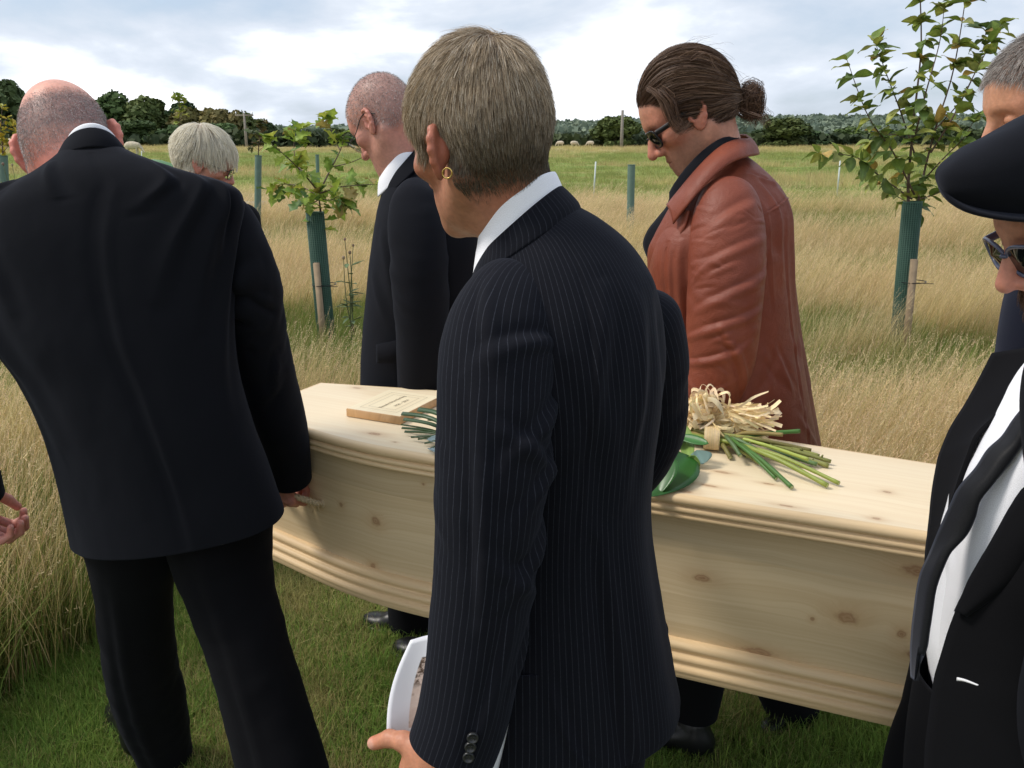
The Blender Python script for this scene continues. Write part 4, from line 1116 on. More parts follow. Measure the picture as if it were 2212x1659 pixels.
# ------------------------------------------------------------------ people
def rng_(k): return np.random.default_rng(k)
def add_hair(root, name, hm, sdf, V, F, mask, n, length, flow, lift, width, cols0, cols1, seed, nseg=5, tufts=0, **kw):
    r = rng_(seed)
    roots = sample_mesh(V, F, n, mask, r)
    ln = length(roots) if callable(length) else np.full(n, length)
    S = grow(sdf, roots, ln*(0.75 + 0.5*r.random(n)), flow, lift, nseg, r, **kw)
    c0, c1 = cols0(r, n, roots), cols1(r, n, roots)
    if tufts:
        S, near = clump(S, r, tufts, 0.45, 0.5); k = (0.8 + 0.4*r.random(tufts))[near][:, None]; c0, c1 = c0*k, c1*k
    return strands_mesh(name, to_world(S.reshape(-1, 3), hm).reshape(S.shape), width, c0, c1, r, MAT['hair'], root)
def head_faces(V, F, ear): return F[ear[F].max(1) < 0.5]
def hairline(V, ys=(-0.12, -0.05, -0.03, -0.012, 0.0, 0.018, 0.028, 0.040, 0.052, 0.065, 0.085, 0.11), zs=(-0.062, -0.055, -0.045, -0.012, 0.030, 0.034, -0.012, -0.005, 0.040, 0.074, 0.086, 0.088), soft=0.006):
    return np.clip((V[..., 2] - pw(V[..., 1], ys, zs))/soft + 0.5, 0, 1)

# ============ bald man, seen from behind
B = empty('person', (-0.62, 1.72, 0), label='bald man in a plain black suit seen from behind, holding a rope handle', cat='person', group='coffin bearers')
hmB = head_matrix(P(152, 322, 1.71), 12, 30, -11, 0.945)
nbB = to_head(P(198, 392, 1.665), hmB)
parB = dict(neck=nbB, skin=(0.68, 0.34, 0.26), red=(0.58, 0.155, 0.115), nape_red=1.0, fat=1.0, neck_r=0.066, jaw=1.06, ear_out=44, ear_s=1.22, ear_x=0.070, ear_z=0.002)
bald_ring = lambda V: np.clip((0.078 - V[..., 2] + 0.12*V[..., 0])/0.020, 0, 1)*np.clip((V[..., 2] + 0.065)/0.03, 0, 1)*np.clip((0.045 - V[..., 1])/0.02, 0, 1)
dark_band = lambda V: np.exp(-((V[..., 2] - 0.020 - 0.12*V[..., 0])/0.036)**4)*np.clip(-V[..., 1]/0.03, 0, 1)
parB['stubble'] = ((0.125, 0.105, 0.11), lambda V: bald_ring(V)*(0.30 + 1.0*dark_band(V)), 0.88)
V, F, ear, sdf = make_head(parB, 0.0027)
cB = skin_cols(V, ear, parB, 1)
hW = to_world(V, hmB)
jrows = [(112, 365, 288, 350, 1.60, 0.072, 0.035), (88, 380, 322, 362, 1.60, 0.090, 0.035), (40, 398, 400, 384, 1.60, 0.115, 0.03), (-30, 420, 495, 404, 1.60, 0.13, 0.02), (-95, 455, 524, 436, 1.60, 0.14, 0.01),
         (-112, 520, 516, 500, 1.60, 0.15), (-80, 620, 506, 610, 1.60, 0.155), (-30, 720, 505, 710, 1.60, 0.16), (36, 810, 517, 800, 1.60, 0.160), (84, 910, 545, 900, 1.60, 0.160), (118, 1010, 576, 985, 1.60, 0.158), (138, 1090, 598, 1050, 1.60, 0.158), (152, 1162, 610, 1085, 1.60, 0.158)]
jB, coreB = garment('jacket', jrows, MAT['black_wool'], B, nu=260, nv=200, ex=2.5, amp=0.007, freq=(5, 5, 2.2), seed=2, folds=[(0.497, 0.09, 0.505, 1.0, 0.0035, -0.004), (0.40, 0.12, 0.46, 0.30, 0.010, 0.006), (0.60, 0.14, 0.53, 0.34, 0.010, 0.007), (0.63, 0.2, 0.55, 0.5, 0.012, 0.007), (0.335, 0.2, 0.35, 0.42, 0.008, 0.008), (0.31, 0.25, 0.33, 0.5, 0.008, 0.008), (0.655, 0.25, 0.645, 0.45, 0.008, 0.008), (0.34, 0.22, 0.40, 0.52, 0.012, 0.006), (0.66, 0.25, 0.60, 0.55, 0.014, 0.007), (0.70, 0.35, 0.63, 0.7, 0.016, 0.006), (0.30, 0.3, 0.36, 0.75, 0.02, 0.006), (0.5, 0.5, 0.505, 0.98, 0.006, -0.002)])
sRB, VRB, pRB, tRB = sleeve('sleeve', [(415, 425, 1.60, 70), (470, 470, 1.60, 118), (506, 535, 1.60, 126), (538, 620, 1.61, 122), (553, 700, 1.64, 112), (573, 790, 1.68, 108), (598, 890, 1.73, 104), (617, 970, 1.78, 92), (627, 1034, 1.81, 84)], MAT['black_wool'], B, wr=0.005, wr_c=0.45, wr_w=0.22, seed=4, folds=rand_folds(4, 9, (0.3, 0.5), (0.2, 0.7), (0.05, 0.3), (-0.08, 0.08)))
sLB, VLB, pLB, tLB = sleeve('sleeve', [(0, 440, 1.60, 70), (-60, 485, 1.59, 118), (-95, 560, 1.57, 125), (-118, 680, 1.55, 118), (-118, 790, 1.55, 108), (-92, 900, 1.58, 98), (-62, 1000, 1.62, 90), (-40, 1070, 1.65, 84)], MAT['black_wool'], B, wr=0.004, seed=6)
for k in range(4):                                        # cuff buttons
    q = P(652 + k*0.5 - 1.5*k, 1000 + 0 + 13*k - 20, 1.77 - 0.0) ; m_ = MB(); a = nrm(np.array([0.75, -0.65, 0.1]))
    add_tube(m_, [q, q + a*0.004], 0.0065, 12); m_.obj('button', MAT['button'], sRB)
ring_strip('jacket_collar', [(108, 378, 292, 362, 1.598, 0.083, 0.042), (116, 366, 285, 351, 1.598, 0.078, 0.046), (128, 347, 272, 336, 1.603, 0.073, 0.047), (134, 340, 266, 331, 1.606, 0.070, 0.046), (137, 344, 263, 335, 1.606, 0.065, 0.040)], MAT['black_wool'], jB, (150, 390), thick=0.004)
shB = ring_strip('shirt', [(138, 362, 262, 352, 1.605, 0.066, 0.040), (139, 340, 262, 331, 1.606, 0.0655, 0.046), (142, 333, 259, 325, 1.607, 0.064, 0.048), (144, 340, 257, 331, 1.607, 0.060, 0.040)], MAT['shirt'], B, (130, 410), thick=0.002)
tRr, VT1, _, _ = sleeve('trouser_leg', [(455, 1030, 1.60, 235), (470, 1150, 1.60, 225), (500, 1280, 1.57, 180), (540, 1410, 1.53, 165), (578, 1540, 1.49, 168), (612, 1665, 1.45, 178), (632, 1760, 1.42, 186), (640, 1800, 1.415, 190)], MAT['trousers'], B, nv=80, cap=False, amp=0.006, wr=0.004, wr_c=0.4, seed=8, folds=[(0.5, 0.1, 0.52, 0.95, 0.02, 0.005)])
tLl, VT2, _, _ = sleeve('trouser_leg', [(284, 1060, 1.60, 215), (286, 1170, 1.62, 190), (288, 1280, 1.67, 148), (298, 1400, 1.74, 146), (316, 1490, 1.81, 142), (338, 1570, 1.87, 125), (352, 1620, 1.90, 110), (362, 1655, 1.92, 100)], MAT['trousers'], B, nv=80, cap=False, amp=0.007, wr=0.005, wr_c=0.55, seed=9, folds=[(0.5, 0.2, 0.45, 0.95, 0.025, 0.006)])
gh = G(318, 1648, 0.0); gt = G(258, 1548, 0.0)
shoe('shoe', gh, gh + nrm(gt - gh)*0.30, B)
shoe('shoe', P(655, 1830, 1.40)*[1, 1, 0] + [0, -0.05, 0.0], P(655, 1830, 1.40)*[1, 1, 0] + [-0.03, 0.24, 0.0], B)
hR = HAND_ROPE['head_near']
skB = (0.52, 0.23, 0.17)
wr_ = pRB[-1]
hand1 = hand_mesh(hR + np.array([0.0, -0.015, 0.075]), np.array([0.1, 0.12, -1.0]), np.array([-0.35, -0.9, 0.0]), right=True, curl=(1.0, 1.35, 0.9), skin=skB, thumb=[(0.026, 0.022, -0.008), (0.045, 0.055, -0.028), (0.030, 0.075, -0.050), (0.008, 0.082, -0.056)], voxel=0.0024)
hand2 = hand_mesh(P(-52, 1062, 1.65), P(-18, 1160, 1.68) - P(-52, 1062, 1.65), np.array([-0.9, -0.35, 0.3]), right=False, curl=(0.9, 1.2, 0.8), skin=(0.55, 0.25, 0.2), voxel=0.0024, thumb=[(0.026, 0.022, -0.008), (0.050, 0.048, -0.018), (0.064, 0.074, -0.030), (0.068, 0.098, -0.042)])
person_body(B, hW, F, cB, [coreB, VRB, VLB, VT1, VT2], [hand1, hand2])
gry = lambda r, n, p: rnd_cols(r, n, [(0.55, 0.52, 0.50), (0.34, 0.30, 0.29), (0.12, 0.10, 0.09)], [0.4, 0.35, 0.25])
fl_down = lambda p: np.stack([p[..., 0]*2, -0.2 + 0*p[..., 0], -np.ones(p.shape[:-1])], -1)
add_hair(B, 'hair', hmB, sdf, V, head_faces(V, F, ear), lambda c: bald_ring(c), 16000, 0.0048, fl_down, 0.40, 0.00042, gry, gry, 21, nseg=2, jitter=0.5)

# ============ man in pinstripe, centre
Pm = empty('person', (0.02, 1.2, 0), label='man with short sandy hair and hoop earring in a dark pinstripe suit', cat='person', group='coffin bearers')
hmP = head_matrix(P(1037, 306, 1.18), 39, 14, -4, 0.985)
nbP = to_head(P(1146, 478, 1.195), hmP)
parP = dict(neck=nbP, skin=(0.44, 0.205, 0.125), red=(0.40, 0.115, 0.075), nape_red=0.5, jaw=0.90, ear_out=52, ear_s=1.0, neck_r=0.0485, ear_x=0.068, ear_z=-0.012, ear_y=-0.016)
parP['stubble'] = ((0.10, 0.065, 0.04), lambda V: hairline(V, zs=(-0.066, -0.060, -0.046, -0.012, 0.026, 0.030, -0.018, -0.005, 0.040, 0.074, 0.086, 0.088), soft=0.030), 0.96)
V, F, ear, sdf = make_head(parP, 0.0023)
cP = skin_cols(V, ear, parP, 5); hW = to_world(V, hmP)
prow = [(1032, 580, 1236, 440, 1.19, 0.080, 0.010), (1015, 610, 1296, 472, 1.19, 0.108, 0.010), (992, 660, 1360, 530, 1.19, 0.14, 0.006), (985, 730, 1406, 604, 1.19, 0.165), (1000, 810, 1424, 695, 1.19, 0.172), (1015, 905, 1430, 800, 1.19, 0.168), (1022, 1005, 1420, 905, 1.19, 0.155), (1024, 1105, 1406, 1035, 1.19, 0.150),
        (1018, 1205, 1410, 1150, 1.19, 0.153), (1008, 1330, 1432, 1295, 1.19, 0.163), (992, 1470, 1460, 1450, 1.19, 0.172), (985, 1530, 1468, 1496, 1.19, 0.175)]
def ventP(V):
    # centre vent: the two back panels part from the waist down
    return V
jP, coreP = garment('jacket', prow, MAT['pinstripe'], Pm, nu=260, nv=200, ex=2.25, amp=0.004, freq=(6, 6, 3), seed=12,
                    folds=[(0.487, 0.84, 0.535, 1.0, 0.0045, 0.008), (0.56, 0.10, 0.50, 0.86, 0.0030, -0.003), (0.58, 0.22, 0.52, 0.50, 0.014, 0.006), (0.64, 0.28, 0.60, 0.6, 0.016, 0.006), (0.5, 0.35, 0.56, 0.62, 0.018, -0.005), (0.545, 0.66, 0.575, 1.0, 0.010, -0.012), (0.60, 0.64, 0.64, 1.0, 0.05, 0.010), (0.70, 0.3, 0.72, 0.5, 0.02, -0.006)])
sLP, VLP, pLP, tLP = sleeve('sleeve', [(1140, 588, 1.12, 90), (1110, 632, 1.10, 166), (1088, 692, 1.075, 216), (1076, 760, 1.052, 236), (1071, 850, 1.03, 236), (1066, 960, 1.015, 230), (1058, 1090, 1.00, 222), (1050, 1220, 0.995, 214), (1036, 1340, 0.99, 202), (1020, 1450, 0.985, 192), (1002, 1540, 0.98, 188), (978, 1612, 0.975, 184)], MAT['pinstripe'], Pm, nu=96, nv=190, amp=0.004, wr=0.0028, wr_c=0.50, wr_w=0.25, seed=14, flat=1.0,
                            folds=[(0.27, 0.36, 0.52, 0.47, 0.016, 0.008), (0.26, 0.45, 0.48, 0.55, 0.014, 0.007), (0.30, 0.50, 0.55, 0.42, 0.013, 0.006), (0.27, 0.57, 0.50, 0.66, 0.016, 0.008), (0.30, 0.68, 0.56, 0.60, 0.014, 0.006), (0.34, 0.24, 0.62, 0.33, 0.018, 0.007), (0.60, 0.36, 0.55, 0.70, 0.020, 0.006), (0.44, 0.66, 0.50, 0.92, 0.022, 0.006), (0.62, 0.15, 0.56, 0.32, 0.020, 0.006), (0.29, 0.72, 0.40, 0.82, 0.016, 0.005)])
sRP, VRP, pRP, tRP = sleeve('sleeve', [(1372, 640, 1.26, 150), (1404, 740, 1.28, 150), (1420, 850, 1.31, 120), (1418, 935, 1.33, 105), (1370, 1020, 1.36, 100), (1290, 1080, 1.40, 92)], MAT['pinstripe'], Pm, nv=100, amp=0.004, wr=0.004, seed=15)
ring_strip('jacket_collar', [(1012, 618, 1256, 456, 1.187, 0.094, 0.014), (1020, 595, 1248, 436, 1.187, 0.088, 0.014), (1030, 566, 1220, 408, 1.19, 0.076, 0.014), (1034, 560, 1211, 404, 1.19, 0.072, 0.014), (1038, 566, 1208, 412, 1.19, 0.067, 0.012)], MAT['pinstripe'], jP, (190, 400), thick=0.004)
shP = ring_strip('shirt', [(1020, 605, 1222, 430, 1.19, 0.069, 0.013), (1028, 545, 1214, 405, 1.19, 0.067, 0.014), (1040, 474, 1201, 375, 1.19, 0.064, 0.014), (1045, 476, 1195, 381, 1.19, 0.058, 0.012)], MAT['shirt'], Pm, (140, 420), thick=0.002)
for k, (bx, by) in enumerate(((1021, 1592), (1016, 1612), (1012, 1634))):
    q = P(bx, by, 0.918); nv_ = nrm(np.array([0.05, -1, 0.05])); m_ = MB()
    a = np.linspace(0, 2*math.pi, 24, endpoint=False); e1 = nrm(np.cross(nv_, [0, 0, 1])); e2 = np.cross(e1, nv_)
    prof = [(0.0, 0.0028), (0.0048, 0.0028), (0.0056, 0.0042), (0.0068, 0.0042), (0.0074, 0.002), (0.0070, 0.0)]
    Vb = np.concatenate([q + nv_*h + r_*(np.cos(a)[:, None]*e1 + np.sin(a)[:, None]*e2) for r_, h in prof])
    m_.add(Vb, grid_faces(len(prof), 24, True))
    for sx_, sy_ in ((1, 1), (1, -1), (-1, 1), (-1, -1)):
        c0 = q + e1*sx_*0.0018 + e2*sy_*0.0018 + nv_*0.003
        add_tube(m_, [c0, c0 + nv_*0.0006], 0.0009, 6)
    m_.obj('button', MAT['button'], sLP)
tl1, VT1, _, _ = sleeve('trouser_leg', [(1120, 1380, 1.13, 300), (1120, 1560, 1.12, 290), (1110, 1800, 1.10, 250), (1090, 2200, 1.05, 220), (1080, 2600, 1.04, 210)], MAT['pinstripe'], Pm, nv=60, cap=False, seed=16)
tl2, VT2, _, _ = sleeve('trouser_leg', [(1290, 1350, 1.27, 290), (1285, 1500, 1.27, 270), (1270, 1650, 1.28, 230), (1270, 1900, 1.32, 200), (1280, 2080, 1.38, 190)], MAT['pinstripe'], Pm, nv=60, cap=False, seed=17)
fpt = lambda V: V[-1].mean(0)*[1, 1, 0]
shoe('shoe', fpt(VT1) + [0.05, -0.03, 0], fpt(VT1) + [-0.20, 0.10, 0], Pm)
shoe('shoe', fpt(VT2) + [0.05, -0.03, 0], fpt(VT2) + [-0.20, 0.10, 0], Pm)
skP = (0.50, 0.22, 0.13)
wP = pLP[-1]
handP = hand_mesh(P(948, 1628, 0.982), P(893, 1800, 0.985) - P(948, 1628, 0.982), np.array([-0.25, -0.97, 0.05]), right=False, curl=[(0.25, 0.5, 0.3), (0.3, 0.6, 0.4), (0.35, 0.65, 0.4), (0.4, 0.7, 0.4)], skin=skP, voxel=0.0019, scale=1.05,
                  thumb=[(0.024, 0.004, 0.000), (0.048, 0.008, -0.004), (0.068, 0.016, -0.008), (0.086, 0.034, -0.010)])
handP2 = hand_mesh(HAND_ROPE['mid_near'] + [0.0, -0.02, 0.07], np.array([0, 0.1, -1.0]), np.array([-0.4, -0.9, 0]), right=True, curl=(1.0, 1.3, 0.9), skin=skP, voxel=0.0035)
person_body(Pm, hW, F, cP, [coreP, VLP, VRP, VT1, VT2], [handP, handP2])
# earring through the lobe
R_, pos_, s_ = hmP
lobe = to_world(np.array([[-0.083, 0.004, -0.038]]), hmP)[0]
a = np.linspace(0, 2*math.pi, 33); m_ = MB()
e1 = nrm(np.array([0.92, -0.3, 0.1])); e2 = nrm(np.array([0.05, 0.12, -1.0]))
ringp = P(966, 374, 1.10) + 0.0062*(np.cos(a)[:, None]*e1 + np.sin(a)[:, None]*e2*1.0)
add_tube(m_, ringp, 0.0011, 8, caps=False); m_.obj('earring', MAT['gold'], Pm)
whorl = np.array([0.010, -0.060, 0.112])
def flowP(p):
    d = p - whorl; r = np.linalg.norm(d, axis=-1, keepdims=True)
    sw = np.cross(np.broadcast_to([0, -0.3, 1.0], d.shape), d)
    side = np.clip((0.07 - p[..., 2:3])/0.06, 0, 1)
    return d + sw*0.35*np.exp(-r/0.05) + np.array([0, -0.012, -0.05])*side + 0.012*(np.stack([vnoise(p*45, 1), vnoise(p*45, 2), vnoise(p*45, 3)], -1) - 0.5)*2
def lenP(p): return np.clip(pw(p[..., 2], [-0.065, -0.045, 0.0, 0.06, 0.11, 0.13], [0.004, 0.009, 0.018, 0.027, 0.034, 0.034]), 0.004, 0.05)
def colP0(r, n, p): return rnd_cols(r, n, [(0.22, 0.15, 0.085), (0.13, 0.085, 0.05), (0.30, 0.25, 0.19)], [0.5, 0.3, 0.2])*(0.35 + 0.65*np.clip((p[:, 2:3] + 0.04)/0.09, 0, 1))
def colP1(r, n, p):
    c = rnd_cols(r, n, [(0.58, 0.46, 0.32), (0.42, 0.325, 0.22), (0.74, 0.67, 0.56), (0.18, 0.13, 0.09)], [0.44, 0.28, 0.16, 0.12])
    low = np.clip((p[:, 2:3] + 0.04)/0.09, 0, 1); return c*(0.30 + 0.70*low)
hf_ = head_faces(V, F, ear)
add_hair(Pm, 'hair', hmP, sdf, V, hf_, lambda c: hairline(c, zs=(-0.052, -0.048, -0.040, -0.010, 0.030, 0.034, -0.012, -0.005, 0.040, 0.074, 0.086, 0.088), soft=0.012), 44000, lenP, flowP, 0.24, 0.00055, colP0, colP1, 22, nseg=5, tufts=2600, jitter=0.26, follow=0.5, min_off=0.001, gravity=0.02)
# fine down on the neck
add_hair(Pm, 'neck_hair', hmP, sdf, V, hf_, lambda c: np.exp(-((c[:, 2] + 0.058)/0.012)**2)*(c[:, 1] < -0.02), 4500, 0.007, fl_down, 0.15, 0.0004, colP0, colP1, 23, nseg=3)

# ============ man in leather coat
Lm = empty('person', (0.42, 2.02, 0), label='man with dark ponytail and sunglasses in a rust-red leather coat', cat='person', group='coffin bearers')
hmL = head_matrix(P(1489, 246, 2.02), 85, 36, 0, 0.97)
nbL = to_head(P(1560, 385, 2.02), hmL)
parL = dict(neck=nbL, skin=(0.50, 0.235, 0.155), red=(0.50, 0.16, 0.11), ear_out=14, ear_s=1.12, neck_r=0.060, nose=1.05)
beard = lambda V: np.clip((-0.030 - V[..., 2])/0.02, 0, 1)*np.clip((V[..., 1] - 0.0)/0.02, 0, 1)*np.clip((V[..., 2] + 0.135)/0.02, 0, 1)
zsL = (-0.062, -0.058, -0.050, -0.012, 0.028, 0.034, -0.028, 0.000, 0.050, 0.068, 0.078, 0.080)
hairmaskL = lambda V: hairline(V, zs=zsL)
parL['stubble'] = ((0.085, 0.06, 0.05), lambda V: np.maximum(0.55*beard(V), 1.2*hairline(V, zs=zsL, soft=0.018)), 0.85)
V, F, ear, sdf = make_head(parL, 0.0028)
cL = skin_cols(V, ear, parL, 8); hW = to_world(V, hmL)
lrow = [(1462, 425, 1600, 325, 2.02, 0.070), (1448, 452, 1640, 356, 2.02, 0.12), (1428, 482, 1690, 408, 2.02, 0.165), (1412, 520, 1710, 452, 2.02, 0.19), (1403, 570, 1713, 530, 2.02, 0.195), (1408, 650, 1720, 640, 2.02, 0.19), (1418, 740, 1732, 735, 2.02, 0.19), (1425, 830, 1748, 830, 2.02, 0.20), (1425, 950, 1768, 940, 2.02, 0.21), (1420, 1100, 1795, 1090, 2.02, 0.22), (1415, 1230, 1815, 1220, 2.02, 0.225)]
cL_, coreL = garment('coat', lrow, MAT['leather'], Lm, nu=240, nv=200, ex=2.4, amp=0.006, freq=(6, 6, 3), seed=31, folds=[(0.585, 0.27, 0.70, 0.235, 0.0035, 0.004), (0.69, 0.235, 0.76, 0.25, 0.0035, 0.004), (0.585, 0.2, 0.60, 0.5, 0.004, -0.005), (0.66, 0.26, 0.655, 0.95, 0.0035, -0.003), (0.36, 0.38, 0.37, 0.95, 0.004, -0.004), (0.40, 0.35, 0.405, 0.95, 0.004, 0.003), (0.68, 0.15, 0.70, 0.6, 0.012, 0.008), (0.62, 0.12, 0.64, 0.45, 0.010, 0.007), (0.72, 0.33, 0.73, 0.95, 0.012, -0.006), (0.60, 0.10, 0.72, 0.20, 0.006, 0.005), (0.42, 0.3, 0.43, 0.9, 0.010, 0.007), (0.38, 0.3, 0.385, 0.9, 0.008, -0.006)] + rand_folds(8, 16, (0.5, 0.75), (0.3, 0.9), (-0.08, 0.08), (0.02, 0.12), (0.006, 0.014), (0.002, 0.004)))
sLL, VLL, pLL, tLL = sleeve('sleeve', [(1572, 392, 1.90, 50), (1572, 425, 1.88, 110), (1572, 475, 1.855, 142), (1572, 540, 1.83, 154), (1568, 620, 1.81, 152), (1562, 700, 1.80, 146), (1556, 770, 1.80, 138), (1535, 840, 1.81, 128), (1505, 900, 1.83, 112), (1478, 945, 1.85, 100)], MAT['leather'], Lm, nu=110, nv=190, amp=0.005, wr=0.002, wr_c=0.6, wr_w=0.3, seed=33, folds=[(0.32, 0.30, 0.70, 0.42, 0.012, 0.005), (0.30, 0.40, 0.68, 0.52, 0.011, 0.006), (0.33, 0.50, 0.74, 0.60, 0.010, 0.006), (0.40, 0.60, 0.72, 0.70, 0.011, 0.006), (0.55, 0.55, 0.36, 0.74, 0.013, 0.007), (0.70, 0.74, 0.46, 0.82, 0.010, 0.006), (0.72, 0.80, 0.52, 0.88, 0.009, 0.006), (0.40, 0.20, 0.62, 0.30, 0.02, 0.006)] + rand_folds(5, 34, (0.28, 0.66), (0.22, 0.92), (0.04, 0.16), (-0.05, 0.07), (0.004, 0.009), (0.0012, 0.0028)))
def strip(name, a, b, mat, parent, bulge=0.004, n=40, m=9, thick=0.004, wob=0.0015):
    a, b = catmull([P(*q) for q in a], n), catmull([P(*q) for q in b], n)
    t = np.linspace(0, 1, m)[None, :, None]; Vv = a[:, None]*(1 - t) + b[:, None]*t
    Vv = Vv + np.sin(np.pi*t)*bulge*np.array([0, -1.0, 0.3])
    Vv = Vv + np.array([0, -1.0, 0.2])*cloth_noise(Vv.reshape(-1, 3), wob, (30, 30, 30), 4).reshape(n, m, 1)
    return grid_obj(name, Vv, mat, parent, None, thick)
strip('coat_collar', [(1576, 292, 2.10), (1606, 292, 2.06), (1616, 302, 2.00), (1590, 304, 1.95), (1560, 317, 1.92), (1530, 342, 1.905), (1500, 374, 1.90), (1470, 410, 1.905), (1442, 444, 1.92)],
      [(1590, 322, 2.12), (1622, 322, 2.07), (1637, 334, 1.98), (1612, 340, 1.90), (1580, 352, 1.87), (1548, 376, 1.855), (1515, 410, 1.85), (1485, 446, 1.85), (1456, 484, 1.875)], MAT['leather'], cL_, bulge=0.012)
# front edge and lapel below the collar
strip('lapel', [(1452, 448, 1.94), (1436, 476, 1.94), (1418, 510, 1.95), (1404, 545, 1.97), (1406, 600, 1.99)], [(1492, 456, 1.865), (1482, 492, 1.86), (1464, 522, 1.865), (1440, 545, 1.88), (1428, 610, 1.90)], MAT['leather'], cL_, bulge=0.006, thick=0.006)
shL = ring_strip('shirt', [(1440, 500, 1600, 345, 2.02, 0.085), (1450, 450, 1596, 318, 2.02, 0.080), (1462, 395, 1586, 297, 2.02, 0.076), (1466, 396, 1580, 301, 2.02, 0.070)], MAT['black_shirt'], Lm, (100, 440), thick=0.002)
strip('shirt_collar', [(1592, 296, 1.99), (1560, 300, 1.95), (1525, 322, 1.93), (1490, 356, 1.925), (1462, 392, 1.93), (1448, 416, 1.95)], [(1600, 316, 1.985), (1565, 326, 1.93), (1530, 352, 1.91), (1495, 388, 1.905), (1468, 424, 1.91), (1446, 452, 1.93)], MAT['black_shirt'], shL, bulge=0.004, thick=0.003)
strip('shirt_front', [(1452, 412, 1.99), (1446, 436, 2.0), (1440, 450, 2.0), (1420, 474, 2.0), (1400, 500, 2.0), (1391, 528, 2.0), (1402, 560, 2.0)], [(1490, 430, 1.93), (1480, 450, 1.93), (1470, 470, 1.93), (1452, 492, 1.94), (1436, 520, 1.95), (1425, 550, 1.95), (1420, 575, 1.96)], MAT['black_shirt'], shL, bulge=0.012, thick=0.003, wob=0.003)
def seam(parent, pts, mat, r=0.0022, name='seam'):
    m_ = MB(); add_tube(m_, catmull(pts, 24), r, 6); m_.obj(name, mat, parent)
tl1, VT1, _, _ = sleeve('trouser_leg', [(1600, 1060, 2.05, 190), (1620, 1250, 2.06, 165), (1660, 1400, 2.08, 125), (1700, 1500, 2.11, 110), (1712, 1540, 2.12, 108)], MAT['trousers'], Lm, nv=60, cap=False, seed=36)
tl2, VT2, _, _ = sleeve('trouser_leg', [(1560, 1060, 1.98, 190), (1540, 1230, 1.97, 165), (1515, 1380, 1.96, 130), (1500, 1490, 1.96, 112), (1492, 1535, 1.96, 106)], MAT['trousers'], Lm, nv=60, cap=False, seed=37)
heel = P(1748, 1535, 2.12); toe = G(1642, 1592, 0.0)
shoe('shoe', heel, toe, Lm, up=(-0.3, 0, 1))
h0 = fpt(VT2); shoe('shoe', h0 + [0.06, -0.02, 0], h0 + [-0.22, 0.06, 0], Lm)
handL = hand_mesh(pLL[-1], HAND_ROPE['mid_far'] - pLL[-1] + np.array([0, 0, -0.05]), np.array([-0.3, -0.9, 0.3]), right=False, curl=(0.8, 1.2, 0.8), skin=(0.5, 0.23, 0.15), voxel=0.0035)
person_body(Lm, hW, F, cL, [coreL, VLL, VT1, VT2], [handL])
# sunglasses
def glasses(root, hm, frame, lens, lens_w=0.026, lens_h=0.019, yl=0.098, zl=0.006, thick=0.0022, temple_w=0.003, half=False, sx=0.0335, ear_y=-0.012, name='glasses', sq=3.2, drop=0.0, tw=0.0018, tilt=0.0):
    fr = MB(); a = np.linspace(0, 2*math.pi, 41)
    g = link(name, MB().add(np.zeros((3, 3)) + to_world(np.array([[0, yl - 0.01, zl]]), hm), [[0, 1, 2]]).mesh(name), frame, root) if False else None
    lens_objs = []
    for s in (-1, 1):
        se = lambda w: np.sign(w)*np.abs(w)**(2/sq)
        lx_, lz_ = sx*s + lens_w*se(np.cos(a)), zl + lens_h*se(np.sin(a))
        ly_ = yl - 0.012*(np.abs(lx_)/0.06)**2 + tilt*(lz_ - zl)
        ring = np.stack([lx_, ly_, lz_], -1)
        if half: add_tube(fr, to_world(ring[0:22] if s > 0 else ring[0:22], hm), thick*hm[2], 6)
        else: add_tube(fr, to_world(ring, hm), thick*hm[2], 8, caps=False)
        nr_ = 5; Vl = np.concatenate([[[sx*s, yl - 0.004, zl]]] + [np.stack([sx*s + (lx_ - sx*s)*k/nr_, ly_ + 0.002*(1 - (k/nr_)**2), zl + (lz_ - zl)*k/nr_], -1)[:-1] for k in range(1, nr_ + 1)])
        fq = [np.stack([np.zeros(40, int), 1 + np.arange(40), 1 + (np.arange(40) + 1) % 40], -1)]
        for k in range(nr_ - 1):
            i = 1 + k*40 + np.arange(40); j = 1 + k*40 + (np.arange(40) + 1) % 40
            fq.append(np.stack([i, i + 40, j + 40, j], -1))
        lens_objs.append((to_world(Vl, hm), fq))
        xo = s*(sx + lens_w)
        tp = [(xo, yl - 0.014, zl + lens_h*0.55), (s*0.074, 0.05, zl + 0.010), (s*0.079, 0.012, zl + 0.013 + drop), (s*0.078, ear_y, zl + 0.013 + drop), (s*0.074, ear_y - 0.022, zl + drop - 0.006)]
        V_, F_, _ = tube_path(to_world(catmull(tp, 24), hm), tw*hm[2], 6)
        fr.add(V_, F_)
        if temple_w > 0.0035:
            q = to_world(catmull(tp[:4], 14), hm); up = hm[0][:, 2]*temple_w
            sd_ = hm[0][:, 0]*0.0016
            Vt = np.stack([q - up - sd_, q + up - sd_, q + up + sd_, q - up + sd_], 1).reshape(-1, 3); fr.add(Vt, grid_faces(14, 4, True))
    br = to_world(catmull([(-sx + lens_w - 0.001, yl, zl + 0.005), (0, yl + 0.006, zl + 0.008), (sx - lens_w + 0.001, yl, zl + 0.005)], 9), hm)
    add_tube(fr, br, thick*hm[2], 6)
    o = fr.obj(name, frame, root)
    for (vl, fl) in lens_objs:
        link('lens', mesh_data('lens', vl, [fl[0], np.concatenate(fl[1:])]), lens, o)
    return o
glasses(Lm, hmL, MAT['plastic_black'], MAT['lens_dark'], lens_w=0.028, lens_h=0.0205, yl=0.102, zl=0.000, thick=0.0026, temple_w=0.0055, name='sunglasses', tilt=0.08, sq=4.5)
